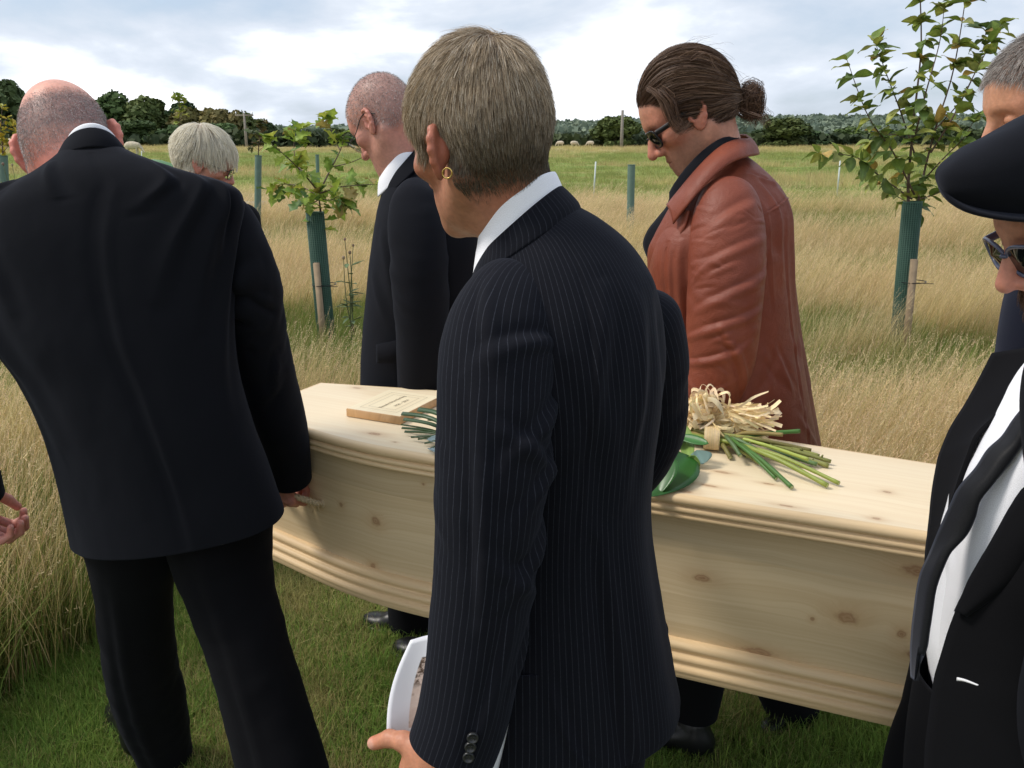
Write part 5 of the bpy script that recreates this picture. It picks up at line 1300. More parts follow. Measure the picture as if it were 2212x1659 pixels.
bun = to_head(P(1592, 210, 2.02), hmL)
def flowL(p):
    d = bun - p; r = np.linalg.norm(d, axis=-1, keepdims=True)
    return nrm(d) + np.array([0, -0.6, 0.0])*np.clip((p[..., 1:2] + 0.01)/0.05, 0, 1) + 0.05*(np.stack([vnoise(p*30, 1), vnoise(p*30, 2), vnoise(p*30, 3)], -1) - 0.5)
def colL0(r, n, p): return rnd_cols(r, n, [(0.065, 0.036, 0.023), (0.115, 0.068, 0.042)], [0.6, 0.4])
def colL1(r, n, p): return rnd_cols(r, n, [(0.095, 0.055, 0.036), (0.20, 0.125, 0.078)], [0.65, 0.35])
hf_ = head_faces(V, F, ear)
def lenL(p): return np.clip(np.linalg.norm(p - bun, axis=-1)*1.1, 0.02, 0.26)*pw(p[:, 2], [-0.06, -0.03, 0.0], [0.35, 0.6, 1.0])
hairL = add_hair(Lm, 'hair', hmL, sdf, V, hf_, hairmaskL, 15000, lenL, flowL, 0.10, 0.0010, colL0, colL1, 41, nseg=12, jitter=0.12, follow=0.7, min_off=0.004, hug=0.7, taper=0.6) if False else None
r = rng_(41); n_ = 15000
roots = sample_mesh(V, hf_, n_, hairmaskL, r)
S = grow(sdf, roots, lenL(roots)*(0.6 + 0.5*r.random(n_)), flowL, 0.12, 12, r, jitter=0.16, follow=0.6, min_off=0.0035, hug=0.55); S, _nr = clump(S, r, 500, 0.6, 0.4)
S += nrm(S - [0, -0.01, 0.03])*(0.003 + 0.005*r.random((n_, 1, 1)))*np.sin(np.linspace(0, math.pi, 13))[None, :, None]
strands_mesh('hair', to_world(S.reshape(-1, 3), hmL).reshape(S.shape), 0.0010, colL0(r, n_, roots)*(0.7 + 0.6*r.random(500))[_nr][:, None], colL1(r, n_, roots)*(0.7 + 0.6*r.random(500))[_nr][:, None], r, MAT['hair'], Lm, taper=0.6)
# bun of looped hair, hair tie, loose locks
n_ = 2000; S = []
bw = P(1621, 218, 2.02)
for k in range(n_):
    d0 = nrm(r.normal(size=3)); e0 = nrm(np.cross(d0, r.normal(size=3))); rad = r.uniform(0.010, 0.032); a0 = r.uniform(0, 6.28)
    a = a0 + np.linspace(0, r.uniform(1.5, 3.2), 9)
    c0 = bw + r.normal(0, 0.006, 3)*[0.8, 1, 1.2]
    S.append(c0 + rad*(np.cos(a)[:, None]*d0*[0.9, 1, 1.15] + np.sin(a)[:, None]*e0*[0.9, 1, 1.15]))
for k in range(260):
    s0 = bw + np.array([0.006, 0, -0.008]) + r.normal(0, 0.006, 3); L_ = r.uniform(0.025, 0.05)
    a = np.linspace(0, 1, 9)[:, None]; cu = r.uniform(0.004, 0.012); ph = r.uniform(0, 6.28)
    S.append(s0 + a*L_*nrm(np.array([0.35 + r.normal(0, 0.25), r.normal(0, 0.3), -1.0])) + cu*np.concatenate([np.sin(a*4 + ph) - math.sin(ph), 0*a, 0*a], 1))
S = np.array(S); c0 = colL0(r, len(S), None)*1.15
bun_o = strands_mesh('bun', S, 0.0011, c0, c0*1.3, r, MAT['hair'], Lm, taper=0.5)
m_ = MB(); a = np.linspace(0, 2*math.pi, 25); hd_ = nrm(bw - P(1575, 214, 2.02)); e1 = nrm(np.cross(hd_, [0, 0, 1])); e2 = np.cross(hd_, e1)
add_tube(m_, P(1594, 214, 2.02) + 0.013*(np.cos(a)[:, None]*e1 + np.sin(a)[:, None]*e2), 0.004, 8, caps=False)
tie_o = m_.obj('hair_tie', MAT['black_wool'], Lm)
for (x0, y0, pts_, cnt) in ((1415, 195, [(1435, 225), (1448, 262), (1470, 282), (1488, 268)], 60), (1425, 190, [(1452, 215), (1462, 250), (1475, 270), (1462, 285)], 50), (1400, 190, [(1422, 205), (1445, 235), (1455, 262), (1470, 276)], 50), (1490, 130, [(1512, 117), (1530, 122), (1540, 140), (1560, 160)], 8), (1600, 235, [(1640, 250), (1652, 246), (1662, 256), (1655, 262)], 6)):
    S = []
    for k in range(cnt):
        q = [P(x0, y0, 1.955)] + [P(px, py, 1.925) for px, py in pts_]
        S.append(catmull(np.array(q) + np.cumsum(r.normal(0, 0.0026, (5, 3)), 0), 9))
    S = np.array(S); c0 = colL0(r, len(S), None)*1.2
    strands_mesh('loose_lock', S, 0.0009, c0, c0*1.3, r, MAT['hair'], Lm, taper=0.5)
n_ = 500; roots = sample_mesh(V, hf_, n_, hairmaskL, r)
S = grow(sdf, roots, 0.03 + 0.06*r.random(n_), flowL, 0.35, 8, r, jitter=0.5, follow=0.35, min_off=0.006)
c0 = colL1(r, n_, roots); strands_mesh('flyaway_hair', to_world(S.reshape(-1, 3), hmL).reshape(S.shape), 0.0006, c0, c0*1.4, r, MAT['hair'], Lm, taper=0.4)

# ============ man with spectacles
Gm = empty('person', (-0.3, 2.36, 0), label='grey-cropped man with wire spectacles in a black jacket, head bowed', cat='person', group='coffin bearers')
hmG = head_matrix(P(831, 264, 2.38), 59, 38, 0, 0.93)
nbG = to_head(P(880, 385, 2.38), hmG)
parG = dict(neck=nbG, skin=(0.53, 0.265, 0.20), red=(0.50, 0.185, 0.14), nape_red=0.6, ear_out=24, ear_s=1.08, neck_r=0.060)
crop = lambda V: hairline(V, zs=(-0.060, -0.054, -0.045, -0.012, 0.030, 0.034, -0.005, 0.01, 0.045, 0.078, 0.095, 0.1), soft=0.02)
parG['stubble'] = ((0.22, 0.165, 0.155), lambda V: crop(V)*(0.55 + 0.6*np.clip(-V[..., 1]/0.06, -0.5, 1)), 0.72)
V, F, ear, sdf = make_head(parG, 0.0028)
cG = skin_cols(V, ear, parG, 11); hW = to_world(V, hmG)
grow_ = [(828, 402, 925, 330, 2.38, 0.075), (820, 430, 975, 372, 2.38, 0.13), (812, 470, 1020, 420, 2.38, 0.18), (803, 530, 1042, 490, 2.38, 0.205), (794, 610, 1048, 590, 2.38, 0.205), (786, 700, 1045, 690, 2.38, 0.20), (780, 800, 1042, 790, 2.38, 0.20), (777, 900, 1045, 890, 2.38, 0.205), (772, 1030, 1050, 1020, 2.38, 0.21)]
jG, coreG = garment('jacket', grow_, MAT['black_wool'], Gm, nu=100, nv=100, ex=2.4, amp=0.005, seed=51, folds=[(0.36, 0.3, 0.44, 0.55, 0.015, 0.006), (0.33, 0.45, 0.42, 0.6, 0.012, 0.005)])
sLG, VLG, pLG, tLG = sleeve('sleeve', [(905, 395, 2.28, 40), (898, 425, 2.25, 85), (897, 460, 2.22, 108), (902, 515, 2.19, 118), (908, 600, 2.17, 116), (912, 690, 2.165, 108), (912, 770, 2.165, 100), (908, 840, 2.17, 90), (905, 880, 2.17, 84)], MAT['black_wool'], Gm, nv=100, amp=0.004, wr=0.004, seed=53)
ring_strip('jacket_collar', [(826, 430, 932, 330, 2.38, 0.105), (826, 410, 925, 318, 2.38, 0.092), (830, 396, 912, 306, 2.38, 0.078), (834, 396, 908, 308, 2.38, 0.072)], MAT['black_wool'], jG, (185, 400))
shG = ring_strip('shirt', [(816, 425, 915, 330, 2.38, 0.075), (817, 395, 906, 312, 2.38, 0.073), (822, 374, 893, 297, 2.38, 0.068), (826, 376, 889, 301, 2.38, 0.063)], MAT['shirt'], Gm, (110, 430), thick=0.002)
fl = np.array([[P(814, 744, 2.19), P(842, 738, 2.175), P(872, 732, 2.172)], [P(814, 764, 2.185), P(842, 762, 2.170), P(872, 756, 2.168)], [P(815, 784, 2.185), P(842, 784, 2.168), P(872, 778, 2.166)]])
grid_obj('pocket_flap', np.stack([catmull(r_, 8) for r_ in fl]), MAT['black_wool'], jG, None, 0.004)
tl1, VT1, _, _ = sleeve('trouser_leg', [(900, 880, 2.36, 210), (895, 1050, 2.42, 170), (892, 1190, 2.50, 120), (893, 1300, 2.55, 105), (894, 1345, 2.56, 100)], MAT['trousers'], Gm, nv=60, cap=False, seed=56)
tl2, VT2, _, _ = sleeve('trouser_leg', [(960, 880, 2.40, 200), (975, 1050, 2.38, 160), (985, 1200, 2.36, 125), (990, 1340, 2.36, 110), (990, 1420, 2.36, 106)], MAT['trousers'], Gm, nv=60, cap=False, seed=57)
hg = G(898, 1366, 0); shoe('shoe', hg + [0.05, -0.02, 0], G(782, 1334, 0.0) + [0.0, -0.03, 0], Gm)
h0 = fpt(VT2); shoe('shoe', h0 + [0.06, -0.02, 0], h0 + [-0.22, 0.08, 0], Gm)
handG = hand_mesh(pLG[-1], np.array([0.1, -0.25, -1]), np.array([-0.6, -0.8, 0]), right=False, curl=(0.8, 1.2, 0.8), skin=(0.5, 0.24, 0.18), voxel=0.0035)
person_body(Gm, hW, F, cG, [coreG, VLG, VT1, VT2], [handG])
add_hair(Gm, 'hair', hmG, sdf, V, head_faces(V, F, ear), lambda c: crop(c), 7000, 0.006, lambda p: np.stack([0*p[..., 0], 0.5 + 0*p[..., 0], -0.6 + 0*p[..., 0]], -1), 0.6, 0.0007, gry, gry, 61, nseg=2, jitter=0.5)
glasses(Gm, hmG, simple('gunmetal', (0.06, 0.055, 0.05), 0.35, metal=0.6), MAT['glass'], lens_w=0.026, lens_h=0.016, yl=0.112, zl=-0.006, thick=0.0008, half=True, sx=0.034, tw=0.0014, drop=0.012, name='spectacles', tilt=0.15, temple_w=0.0)

# ============ white-haired woman
Wm = empty('person', (-0.98, 3.05, 0), label='white-haired woman with glasses and dark coat beyond the bearers', cat='person')
hmW = head_matrix(P(437, 350, 3.03), -74, 24, 4, 0.92)
nbW = to_head(P(424, 420, 3.03), hmW)
parW = dict(neck=nbW, skin=(0.55, 0.28, 0.21), red=(0.55, 0.2, 0.15), ear_out=12, neck_r=0.050, jaw=0.95)
parW['stubble'] = ((0.6, 0.56, 0.5), lambda V: hairline(V), 0.9)
V, F, ear, sdf = make_head(parW, 0.0032)
cW = skin_cols(V, ear, parW, 15); hW = to_world(V, hmW)
wrow = [(382, 384, 455, 400, 3.03, 0.065), (365, 405, 480, 415, 3.03, 0.10), (340, 440, 515, 445, 3.03, 0.15), (325, 500, 530, 500, 3.03, 0.18), (322, 600, 530, 600, 3.03, 0.18), (325, 720, 525, 720, 3.03, 0.17), (315, 850, 540, 850, 3.03, 0.18), (308, 960, 548, 960, 3.03, 0.19)]
jW, coreW = garment('coat', wrow, MAT['black_wool2'], Wm, nu=70, nv=60, amp=0.005, seed=71)
ring_strip('coat_collar', [(376, 388, 440, 402, 3.03, 0.075), (374, 376, 432, 388, 3.03, 0.070), (376, 370, 424, 380, 3.03, 0.064)], MAT['black_wool2'], jW, (90, 450))
for (x0, dx) in ((338, -8), (518, 8)):
    sleeve('sleeve', [(x0, 440, 3.03, 75), (x0 + dx, 520, 3.02, 78), (x0 + dx*1.3, 620, 3.02, 70), (x0 + dx, 720, 3.0, 60), (x0 - dx, 800, 2.96, 52)], MAT['black_wool2'], Wm, nu=32, nv=50, seed=72)
tl1, VT1, _, _ = sleeve('trouser_leg', [(395, 900, 3.03, 100), (398, 1050, 3.03, 85), (400, 1200, 3.04, 65), (400, 1225, 3.04, 62)], MAT['trousers'], Wm, nv=30, nu=30, cap=False, seed=73)
tl2, VT2, _, _ = sleeve('trouser_leg', [(465, 900, 3.03, 100), (462, 1050, 3.03, 85), (462, 1200, 3.04, 65), (462, 1225, 3.04, 62)], MAT['trousers'], Wm, nv=30, nu=30, cap=False, seed=74)
for VT in (VT1, VT2):
    h0 = fpt(VT); shoe('shoe', h0 + [-0.03, -0.02, 0], h0 + [0.20, 0.10, 0], Wm)
person_body(Wm, hW, F, cW, [coreW, VT1, VT2])
glasses(Wm, hmW, MAT['plastic_black'], MAT['glass'], lens_w=0.024, lens_h=0.019, yl=0.110, zl=0.000, thick=0.0018, tw=0.0018, name='glasses')
r = rng_(81); n_ = 9000
zsW = (-0.060, -0.052, -0.045, -0.012, 0.030, 0.034, 0.0, 0.01, 0.045, 0.07, 0.08, 0.085)
roots = sample_mesh(V, head_faces(V, F, ear), n_, lambda c: hairline(c, zs=zsW), r)
cr_ = np.array([0.0, -0.03, 0.13])
def flowW(p):
    d = p - cr_; return d*[1, 1, 0.3] + np.array([0, 0.0, -0.06])*np.clip((0.12 - p[..., 2:3])/0.06, 0, 1) + np.array([0, 0.02, 0])*np.clip((p[..., 2:3] - 0.05)/0.04, 0, 1)
lenW = pw(roots[:, 2], [-0.06, -0.02, 0.03, 0.08, 0.13], [0.012, 0.026, 0.045, 0.075, 0.085])
S = grow(sdf, roots, lenW*(0.75 + 0.4*r.random(n_)), flowW, 0.30, 8, r, jitter=0.18, follow=0.6, min_off=0.004, gravity=0.06); S, _nr = clump(S, r, 400, 0.5)
cc = rnd_cols(r, n_, [(0.92, 0.88, 0.76), (0.84, 0.79, 0.68), (0.62, 0.57, 0.48)], [0.6, 0.3, 0.1], 0.08)
strands_mesh('hair', to_world(S.reshape(-1, 3), hmW).reshape(S.shape), 0.0013, cc*0.9, cc, r, MAT['hair_white'], Wm, taper=0.5)

# ============ man in flat cap, at the picture's edge
Cm = empty('person', (0.68, 1.04, 0), label='man in a dark flat cap and sunglasses with open black jacket and tie', cat='person', group='coffin bearers')
hmC = head_matrix(P(2362, 472, 1.08), 92, 26, 0, 1.04)
nbC = to_head(P(2420, 690, 1.08), hmC)
parC = dict(neck=nbC, skin=(0.50, 0.24, 0.16), red=(0.56, 0.20, 0.14), ear_out=16, nose=1.0, neck_r=0.058)
beardC = lambda V: np.clip((-0.046 - V[..., 2])/0.006, 0, 1)*np.clip((V[..., 1] - 0.0)/0.02, 0, 1)*np.clip((V[..., 2] + 0.14)/0.01, 0, 1)*(1 - np.exp(-(((V - [0, 0.095, -0.067])/[0.018, 0.02, 0.006])**2).sum(-1)))
parC['stubble'] = ((0.07, 0.045, 0.03), lambda V: np.maximum(beardC(V), hairline(V)), 0.8)
V, F, ear, sdf = make_head(parC, 0.0025)
cC = skin_cols(V, ear, parC, 19); hW = to_world(V, hmC)
# shirt under the open jacket
crow = [(2260, 720, 2500, 640, 1.08, 0.09), (2205, 790, 2560, 720, 1.08, 0.17), (2150, 880, 2575, 820, 1.08, 0.205), (2096, 980, 2570, 930, 1.08, 0.215), (2068, 1080, 2555, 1050, 1.08, 0.215), (2050, 1190, 2545, 1180, 1.08, 0.21), (2036, 1310, 2540, 1310, 1.08, 0.205), (2028, 1420, 2540, 1430, 1.08, 0.20), (2024, 1500, 2540, 1520, 1.08, 0.20)]
shC, coreC = garment('shirt', crow, MAT['shirt'], Cm, nu=90, nv=90, ex=2.2, amp=0.004, freq=(8, 8, 5), seed=91, thick=0.002, folds=[(0.22, 0.5, 0.27, 0.75, 0.012, 0.006), (0.30, 0.55, 0.26, 0.85, 0.012, 0.005), (0.26, 0.4, 0.33, 0.6, 0.01, 0.004)])
jrow = [(x0 - 14, y0, x1 + 14, y1, D_, h_ + 0.012) for (x0, y0, x1, y1, D_, h_) in crow] + [(1995, 1570, 2560, 1590, 1.08, 0.215), (1985, 1640, 2565, 1660, 1.08, 0.22)]
def cut_front(lo, hi):
    return lo, hi
# near front panel (his left) and far front panel (his right), front opening between them
near, nV = garment('jacket', jrow, MAT['black_wool2'], Cm, nu=90, nv=100, ex=2.2, amp=0.004, seed=93, phi=(262, 450), thick=0.005)
strip('jacket_front', [(2150, 765, 1.10), (2105, 855, 1.10), (2064, 921, 1.10), (2041, 972, 1.10), (2030, 1009, 1.10), (2020, 1075, 1.10), (2013, 1149, 1.10), (2007, 1202, 1.10), (2006, 1300, 1.10), (2012, 1400, 1.10), (2012, 1500, 1.10), (1990, 1640, 1.10)],
      [(2330, 740, 1.02), (2212, 840, 1.02), (2171, 891, 1.02), (2131, 928, 1.02), (2112, 954, 1.02), (2087, 1020, 1.02), (2072, 1064, 1.02), (2063, 1092, 1.02), (2040, 1200, 1.02), (2030, 1350, 1.03), (2030, 1500, 1.04), (2040, 1640, 1.04)], MAT['black_wool2'], near, bulge=0.012, n=60, m=14, thick=0.006)
strip('shirt_front', [(2320, 760, 1.035), (2200, 850, 1.04), (2120, 940, 1.04), (2072, 1020, 1.045), (2045, 1100, 1.045), (2020, 1200, 1.045), (2008, 1300, 1.045), (2003, 1400, 1.04), (2018, 1486, 1.035)],
      [(2420, 900, 0.93), (2330, 1000, 0.93), (2270, 1080, 0.93), (2220, 1140, 0.93), (2170, 1200, 0.94), (2120, 1290, 0.95), (2085, 1380, 0.955), (2050, 1450, 0.96), (2024, 1492, 0.98)], MAT['shirt'], shC, bulge=0.02, n=60, m=24, thick=0.002, wob=0.006)
strip('jacket_front', [(2360, 900, 0.915), (2270, 1000, 0.915), (2212, 1064, 0.915), (2186, 1101, 0.915), (2141, 1178, 0.915), (2097, 1252, 0.92), (2060, 1336, 0.925), (2029, 1434, 0.93), (2017, 1490, 0.93), (2003, 1600, 0.93), (1997, 1700, 0.93)],
      [(2560, 800, 0.86), (2500, 900, 0.85), (2460, 1000, 0.85), (2440, 1080, 0.85), (2430, 1160, 0.85), (2420, 1260, 0.85), (2410, 1360, 0.86), (2400, 1450, 0.86), (2390, 1510, 0.86), (2380, 1620, 0.86), (2380, 1720, 0.86)], MAT['black_wool2'], near, bulge=0.03, n=60, m=20, thick=0.006)
strip('lapel', [(2300, 930, 0.90), (2212, 1062, 0.905), (2186, 1099, 0.905), (2141, 1176, 0.905), (2097, 1250, 0.91), (2066, 1320, 0.915)], [(2400, 900, 0.875), (2330, 1020, 0.87), (2300, 1090, 0.87), (2250, 1160, 0.875), (2190, 1250, 0.885), (2085, 1325, 0.91)], MAT['black_wool2'], near, bulge=0.006, thick=0.004)
tA = [(2300, 800), (2212, 888), (2171, 946), (2138, 976), (2112, 1016), (2076, 1057), (2057, 1094), (2031, 1152), (2013, 1200), (1992, 1249), (1979, 1336), (1974, 1400), (1975, 1462)]
tB = [(2300, 840), (2212, 939), (2193, 968), (2171, 1002), (2142, 1038), (2112, 1079), (2101, 1116), (2083, 1152), (2046, 1190), (2019, 1252), (2003, 1340), (1993, 1408), (1980, 1470)]
dA = np.interp(np.arange(13), [0, 4, 8, 12], [0.955, 0.95, 0.955, 0.965])
strip('tie', [(a_[0], a_[1], d_) for a_, d_ in zip(tA, dA)], [(a_[0], a_[1], d_ - 0.022) for a_, d_ in zip(tB, dA)], MAT['tie'], Cm, bulge=0.008, n=60, m=9, thick=0.005)
for (pts_, seed_) in (([(2420, 715, 0.98, 80), (2385, 750, 0.93, 170), (2362, 800, 0.88, 235), (2358, 860, 0.84, 262), (2365, 960, 0.81, 266), (2380, 1150, 0.78, 250), (2370, 1350, 0.80, 235), (2330, 1520, 0.84, 220), (2300, 1640, 0.88, 200)], 97), ([(2330, 800, 1.32, 160), (2330, 950, 1.34, 160), (2320, 1100, 1.35, 150), (2270, 1250, 1.33, 140), (2200, 1340, 1.31, 130)], 98)):
    sl_, Vs, ps, ts = sleeve('sleeve', pts_, MAT['black_wool2'], Cm, seed=seed_, nv=70)
tl1, VT1, _, _ = sleeve('trouser_leg', [(2180, 1480, 1.02, 360), (2150, 1640, 1.02, 350), (2110, 1900, 1.02, 280), (2090, 2300, 1.0, 230), (2080, 2680, 0.99, 220)], MAT['trousers'], Cm, nv=60, cap=False, seed=101)
tl2, VT2, _, _ = sleeve('trouser_leg', [(2130, 1440, 1.14, 280), (2090, 1560, 1.14, 260), (2035, 1680, 1.12, 230), (2000, 1900, 1.10, 190), (1980, 2400, 1.08, 180)], MAT['trousers'], Cm, nv=60, cap=False, seed=102)
for VT in (VT1, VT2):
    h0 = fpt(VT); shoe('shoe', h0 + [0.06, 0.0, 0], h0 + [-0.22, 0.04, 0], Cm)
person_body(Cm, hW, F, cC, [coreC, VT1, VT2])
m_ = MB(); q0, q1 = P(2066, 1462, 0.868), P(2110, 1475, 0.835)
wv = np.array([0, 0, 0.0022])
pt_ = catmull([q0, q0*0.6 + q1*0.4 + [0, 0, 0.001], q1], 10); ww = np.linspace(1, 0.25, 10)[:, None]*wv
m_.add(np.stack([pt_ - ww + [0, -0.004, 0], pt_ + ww + [0, -0.004, 0]], 1).reshape(-1, 3), grid_faces(10, 2)); o = m_.obj('pocket_tag', simple('white_tag', (0.85, 0.85, 0.88), 0.6), near)
s = o.modifiers.new('t', 'SOLIDIFY'); s.thickness = 0.002
glasses(Cm, hmC, simple('slate_plastic', (0.09, 0.10, 0.16), 0.25), MAT['lens_dark'], lens_w=0.031, lens_h=0.021, yl=0.106, zl=-0.002, thick=0.0026, temple_w=0.005, name='sunglasses', sq=2.4, tilt=0.1)
# flat cap: soft body drawn forward over a short brim
st_ = [(2018, 366, 378, 0.012), (2027, 351, 400, 0.042), (2044, 336, 424, 0.066), (2070, 317, 440, 0.082), (2110, 296, 454, 0.094), (2160, 270, 462, 0.102), (2212, 244, 466, 0.107), (2290, 212, 470, 0.112), (2380, 198, 470, 0.114), (2470, 208, 466, 0.110), (2545, 238, 456, 0.098), (2595, 284, 440, 0.072), (2618, 335, 415, 0.040), (2624, 365, 385, 0.010)]
cst = catmull(np.array([np.concatenate([P(x_, (a_ + b_)/2, 1.08), [(b_ - a_)*0.5*K*1.06, h_]]) for (x_, a_, b_, h_) in [(q_[0], q_[1] + 2, q_[2], q_[3]*0.95) for q_ in st_]]), 60)
ph = np.linspace(0, 2*math.pi, 65); sq_ = lambda w, q: np.sign(w)*np.abs(w)**(2/q)
cz = np.where(np.sin(ph) > 0, sq_(np.sin(ph), 2.0), sq_(np.sin(ph), 3.2))
vd_ = nrm(cst[:, :3]*[1, 1, 0])[:, None]; up_ = np.array([0, 0, 1.0])
cpv = cst[:, None, :3] + vd_*(cst[:, 4:5]*sq_(np.cos(ph), 2.2)[None])[..., None] + up_*(cst[:, 3:4]*cz[None])[..., None]
cpv = cpv + grid_normals(cpv)*cloth_noise(cpv.reshape(-1, 3), 0.003, (16, 16, 16), 6).reshape(60, 65, 1)
cpv[0] = cpv[0].mean(0); cpv[-1] = cpv[-1].mean(0)
capo = grid_obj('flat_cap', cpv, MAT['cap_cloth'], Cm, None, 0.0)
bst = [(2019, 376, 380, 0.004), (2024, 378, 396, 0.032), (2036, 396, 418, 0.058), (2050, 410, 434, 0.073), (2078, 427, 450, 0.088), (2112, 439, 460, 0.098), (2160, 448, 468, 0.106), (2212, 453, 472, 0.111), (2290, 458, 474, 0.114)]
bst = catmull(np.array([np.concatenate([P(x_, (a_ + b_)/2, 1.08), [(b_ - a_)*0.5*K*1.06, h_]]) for (x_, a_, b_, h_) in [(q_[0], q_[1], q_[2] - 2, q_[3]*0.95) for q_ in bst]]), 40)
vb_ = nrm(bst[:, :3]*[1, 1, 0])[:, None]
brv = bst[:, None, :3] + vb_*(bst[:, 4:5]*sq_(np.cos(ph), 3.0)[None])[..., None] + up_*(bst[:, 3:4]*sq_(np.sin(ph), 3.0)[None])[..., None]
brv[0] = brv[0].mean(0)
grid_obj('brim', brv, MAT['cap_cloth'], capo, None, 0.0)
colC = lambda r, n, p: rnd_cols(r, n, [(0.07, 0.04, 0.025), (0.16, 0.09, 0.05)], [0.6, 0.4])
add_hair(Cm, 'beard', hmC, sdf, V, head_faces(V, F, ear), lambda c: beardC(c) + 1e-6, 6000, 0.016, lambda p: np.stack([0*p[..., 0], 0.3 + 0*p[..., 0], -1 + 0*p[..., 0]], -1), 0.35, 0.0006, colC, colC, 111, nseg=4, jitter=0.3)
add_hair(Cm, 'hair', hmC, sdf, V, head_faces(V, F, ear), lambda c: hairline(c)*(c[:, 2] < 0.05), 2500, 0.014, fl_down, 0.25, 0.0006, colC, colC, 112, nseg=3, jitter=0.3)

# ============ grey-haired man behind the cap
Rm = empty('person', (0.92, 1.74, 0), label='man with short grey hair and navy jacket half hidden behind the flat cap', cat='person', group='coffin bearers')
hmR = head_matrix(P(2262, 232, 1.74), 88, 20, 0, 1.05)
nbR = to_head(P(2340, 400, 1.74), hmR)
parR = dict(neck=nbR, skin=(0.52, 0.26, 0.155), red=(0.5, 0.19, 0.12), ear_out=18, neck_r=0.060)
zsR = (-0.060, -0.054, -0.045, -0.012, 0.030, 0.034, -0.012, 0.0, 0.052, 0.066, 0.078, 0.082)
parR['stubble'] = ((0.12, 0.10, 0.09), lambda V: hairline(V, zs=zsR, soft=0.012), 0.9)
V, F, ear, sdf = make_head(parR, 0.0028)
cR = skin_cols(V, ear, parR, 23); hW = to_world(V, hmR)
rrow = [(2250, 450, 2400, 340, 1.74, 0.07), (2225, 490, 2440, 380, 1.74, 0.13), (2195, 560, 2480, 450, 1.74, 0.18), (2165, 650, 2500, 560, 1.74, 0.2), (2150, 760, 2500, 700, 1.74, 0.2), (2140, 880, 2500, 850, 1.74, 0.2), (2135, 1050, 2510, 1030, 1.74, 0.2), (2130, 1200, 2520, 1180, 1.74, 0.21)]
jR, coreR = garment('jacket', rrow, MAT['navy'], Rm, nu=80, nv=70, amp=0.004, seed=121)
ring_strip('shirt', [(2248, 470, 2400, 350, 1.74, 0.075), (2256, 430, 2390, 330, 1.74, 0.072), (2260, 425, 2380, 332, 1.74, 0.066)], MAT['shirt'], Rm, (100, 440), thick=0.002)
sl_, Vs, ps, ts = sleeve('sleeve', [(2330, 520, 1.56, 150), (2335, 640, 1.54, 155), (2330, 780, 1.53, 145), (2310, 900, 1.54, 130), (2270, 1010, 1.56, 110)], MAT['navy'], Rm, nv=60, seed=123)
tl1, VT1, _, _ = sleeve('trouser_leg', [(2300, 1100, 1.72, 220), (2290, 1300, 1.72, 180), (2290, 1550, 1.73, 150), (2290, 1800, 1.74, 130)], MAT['trousers'], Rm, nv=40, cap=False, seed=124)
tl2, VT2, _, _ = sleeve('trouser_leg', [(2380, 1100, 1.80, 220), (2390, 1300, 1.82, 180), (2400, 1550, 1.86, 150), (2410, 1690, 1.88, 130)], MAT['trousers'], Rm, nv=40, cap=False, seed=125)
for VT in (VT1, VT2):
    h0 = fpt(VT); shoe('shoe', h0 + [0.06, 0.0, 0], h0 + [-0.22, 0.06, 0], Rm)
person_body(Rm, hW, F, cR, [coreR, VT1, VT2])
colR = lambda r, n, p: rnd_cols(r, n, [(0.34, 0.31, 0.28), (0.16, 0.13, 0.115), (0.50, 0.47, 0.44)], [0.45, 0.35, 0.2])
flowR = lambda p: np.stack([0.6*p[..., 0]*10, 0.55 + 0*p[..., 0], -0.25 - 6*np.clip(0.07 - p[..., 2], 0, 0.1)], -1)
add_hair(Rm, 'hair', hmR, sdf, V, head_faces(V, F, ear), lambda c: hairline(c, zs=zsR), 14000, lambda p: pw(p[:, 2], [-0.05, 0.03, 0.09, 0.13], [0.008, 0.014, 0.020, 0.024]), flowR, 0.45, 0.0008, colR, colR, 131, nseg=4, jitter=0.3)

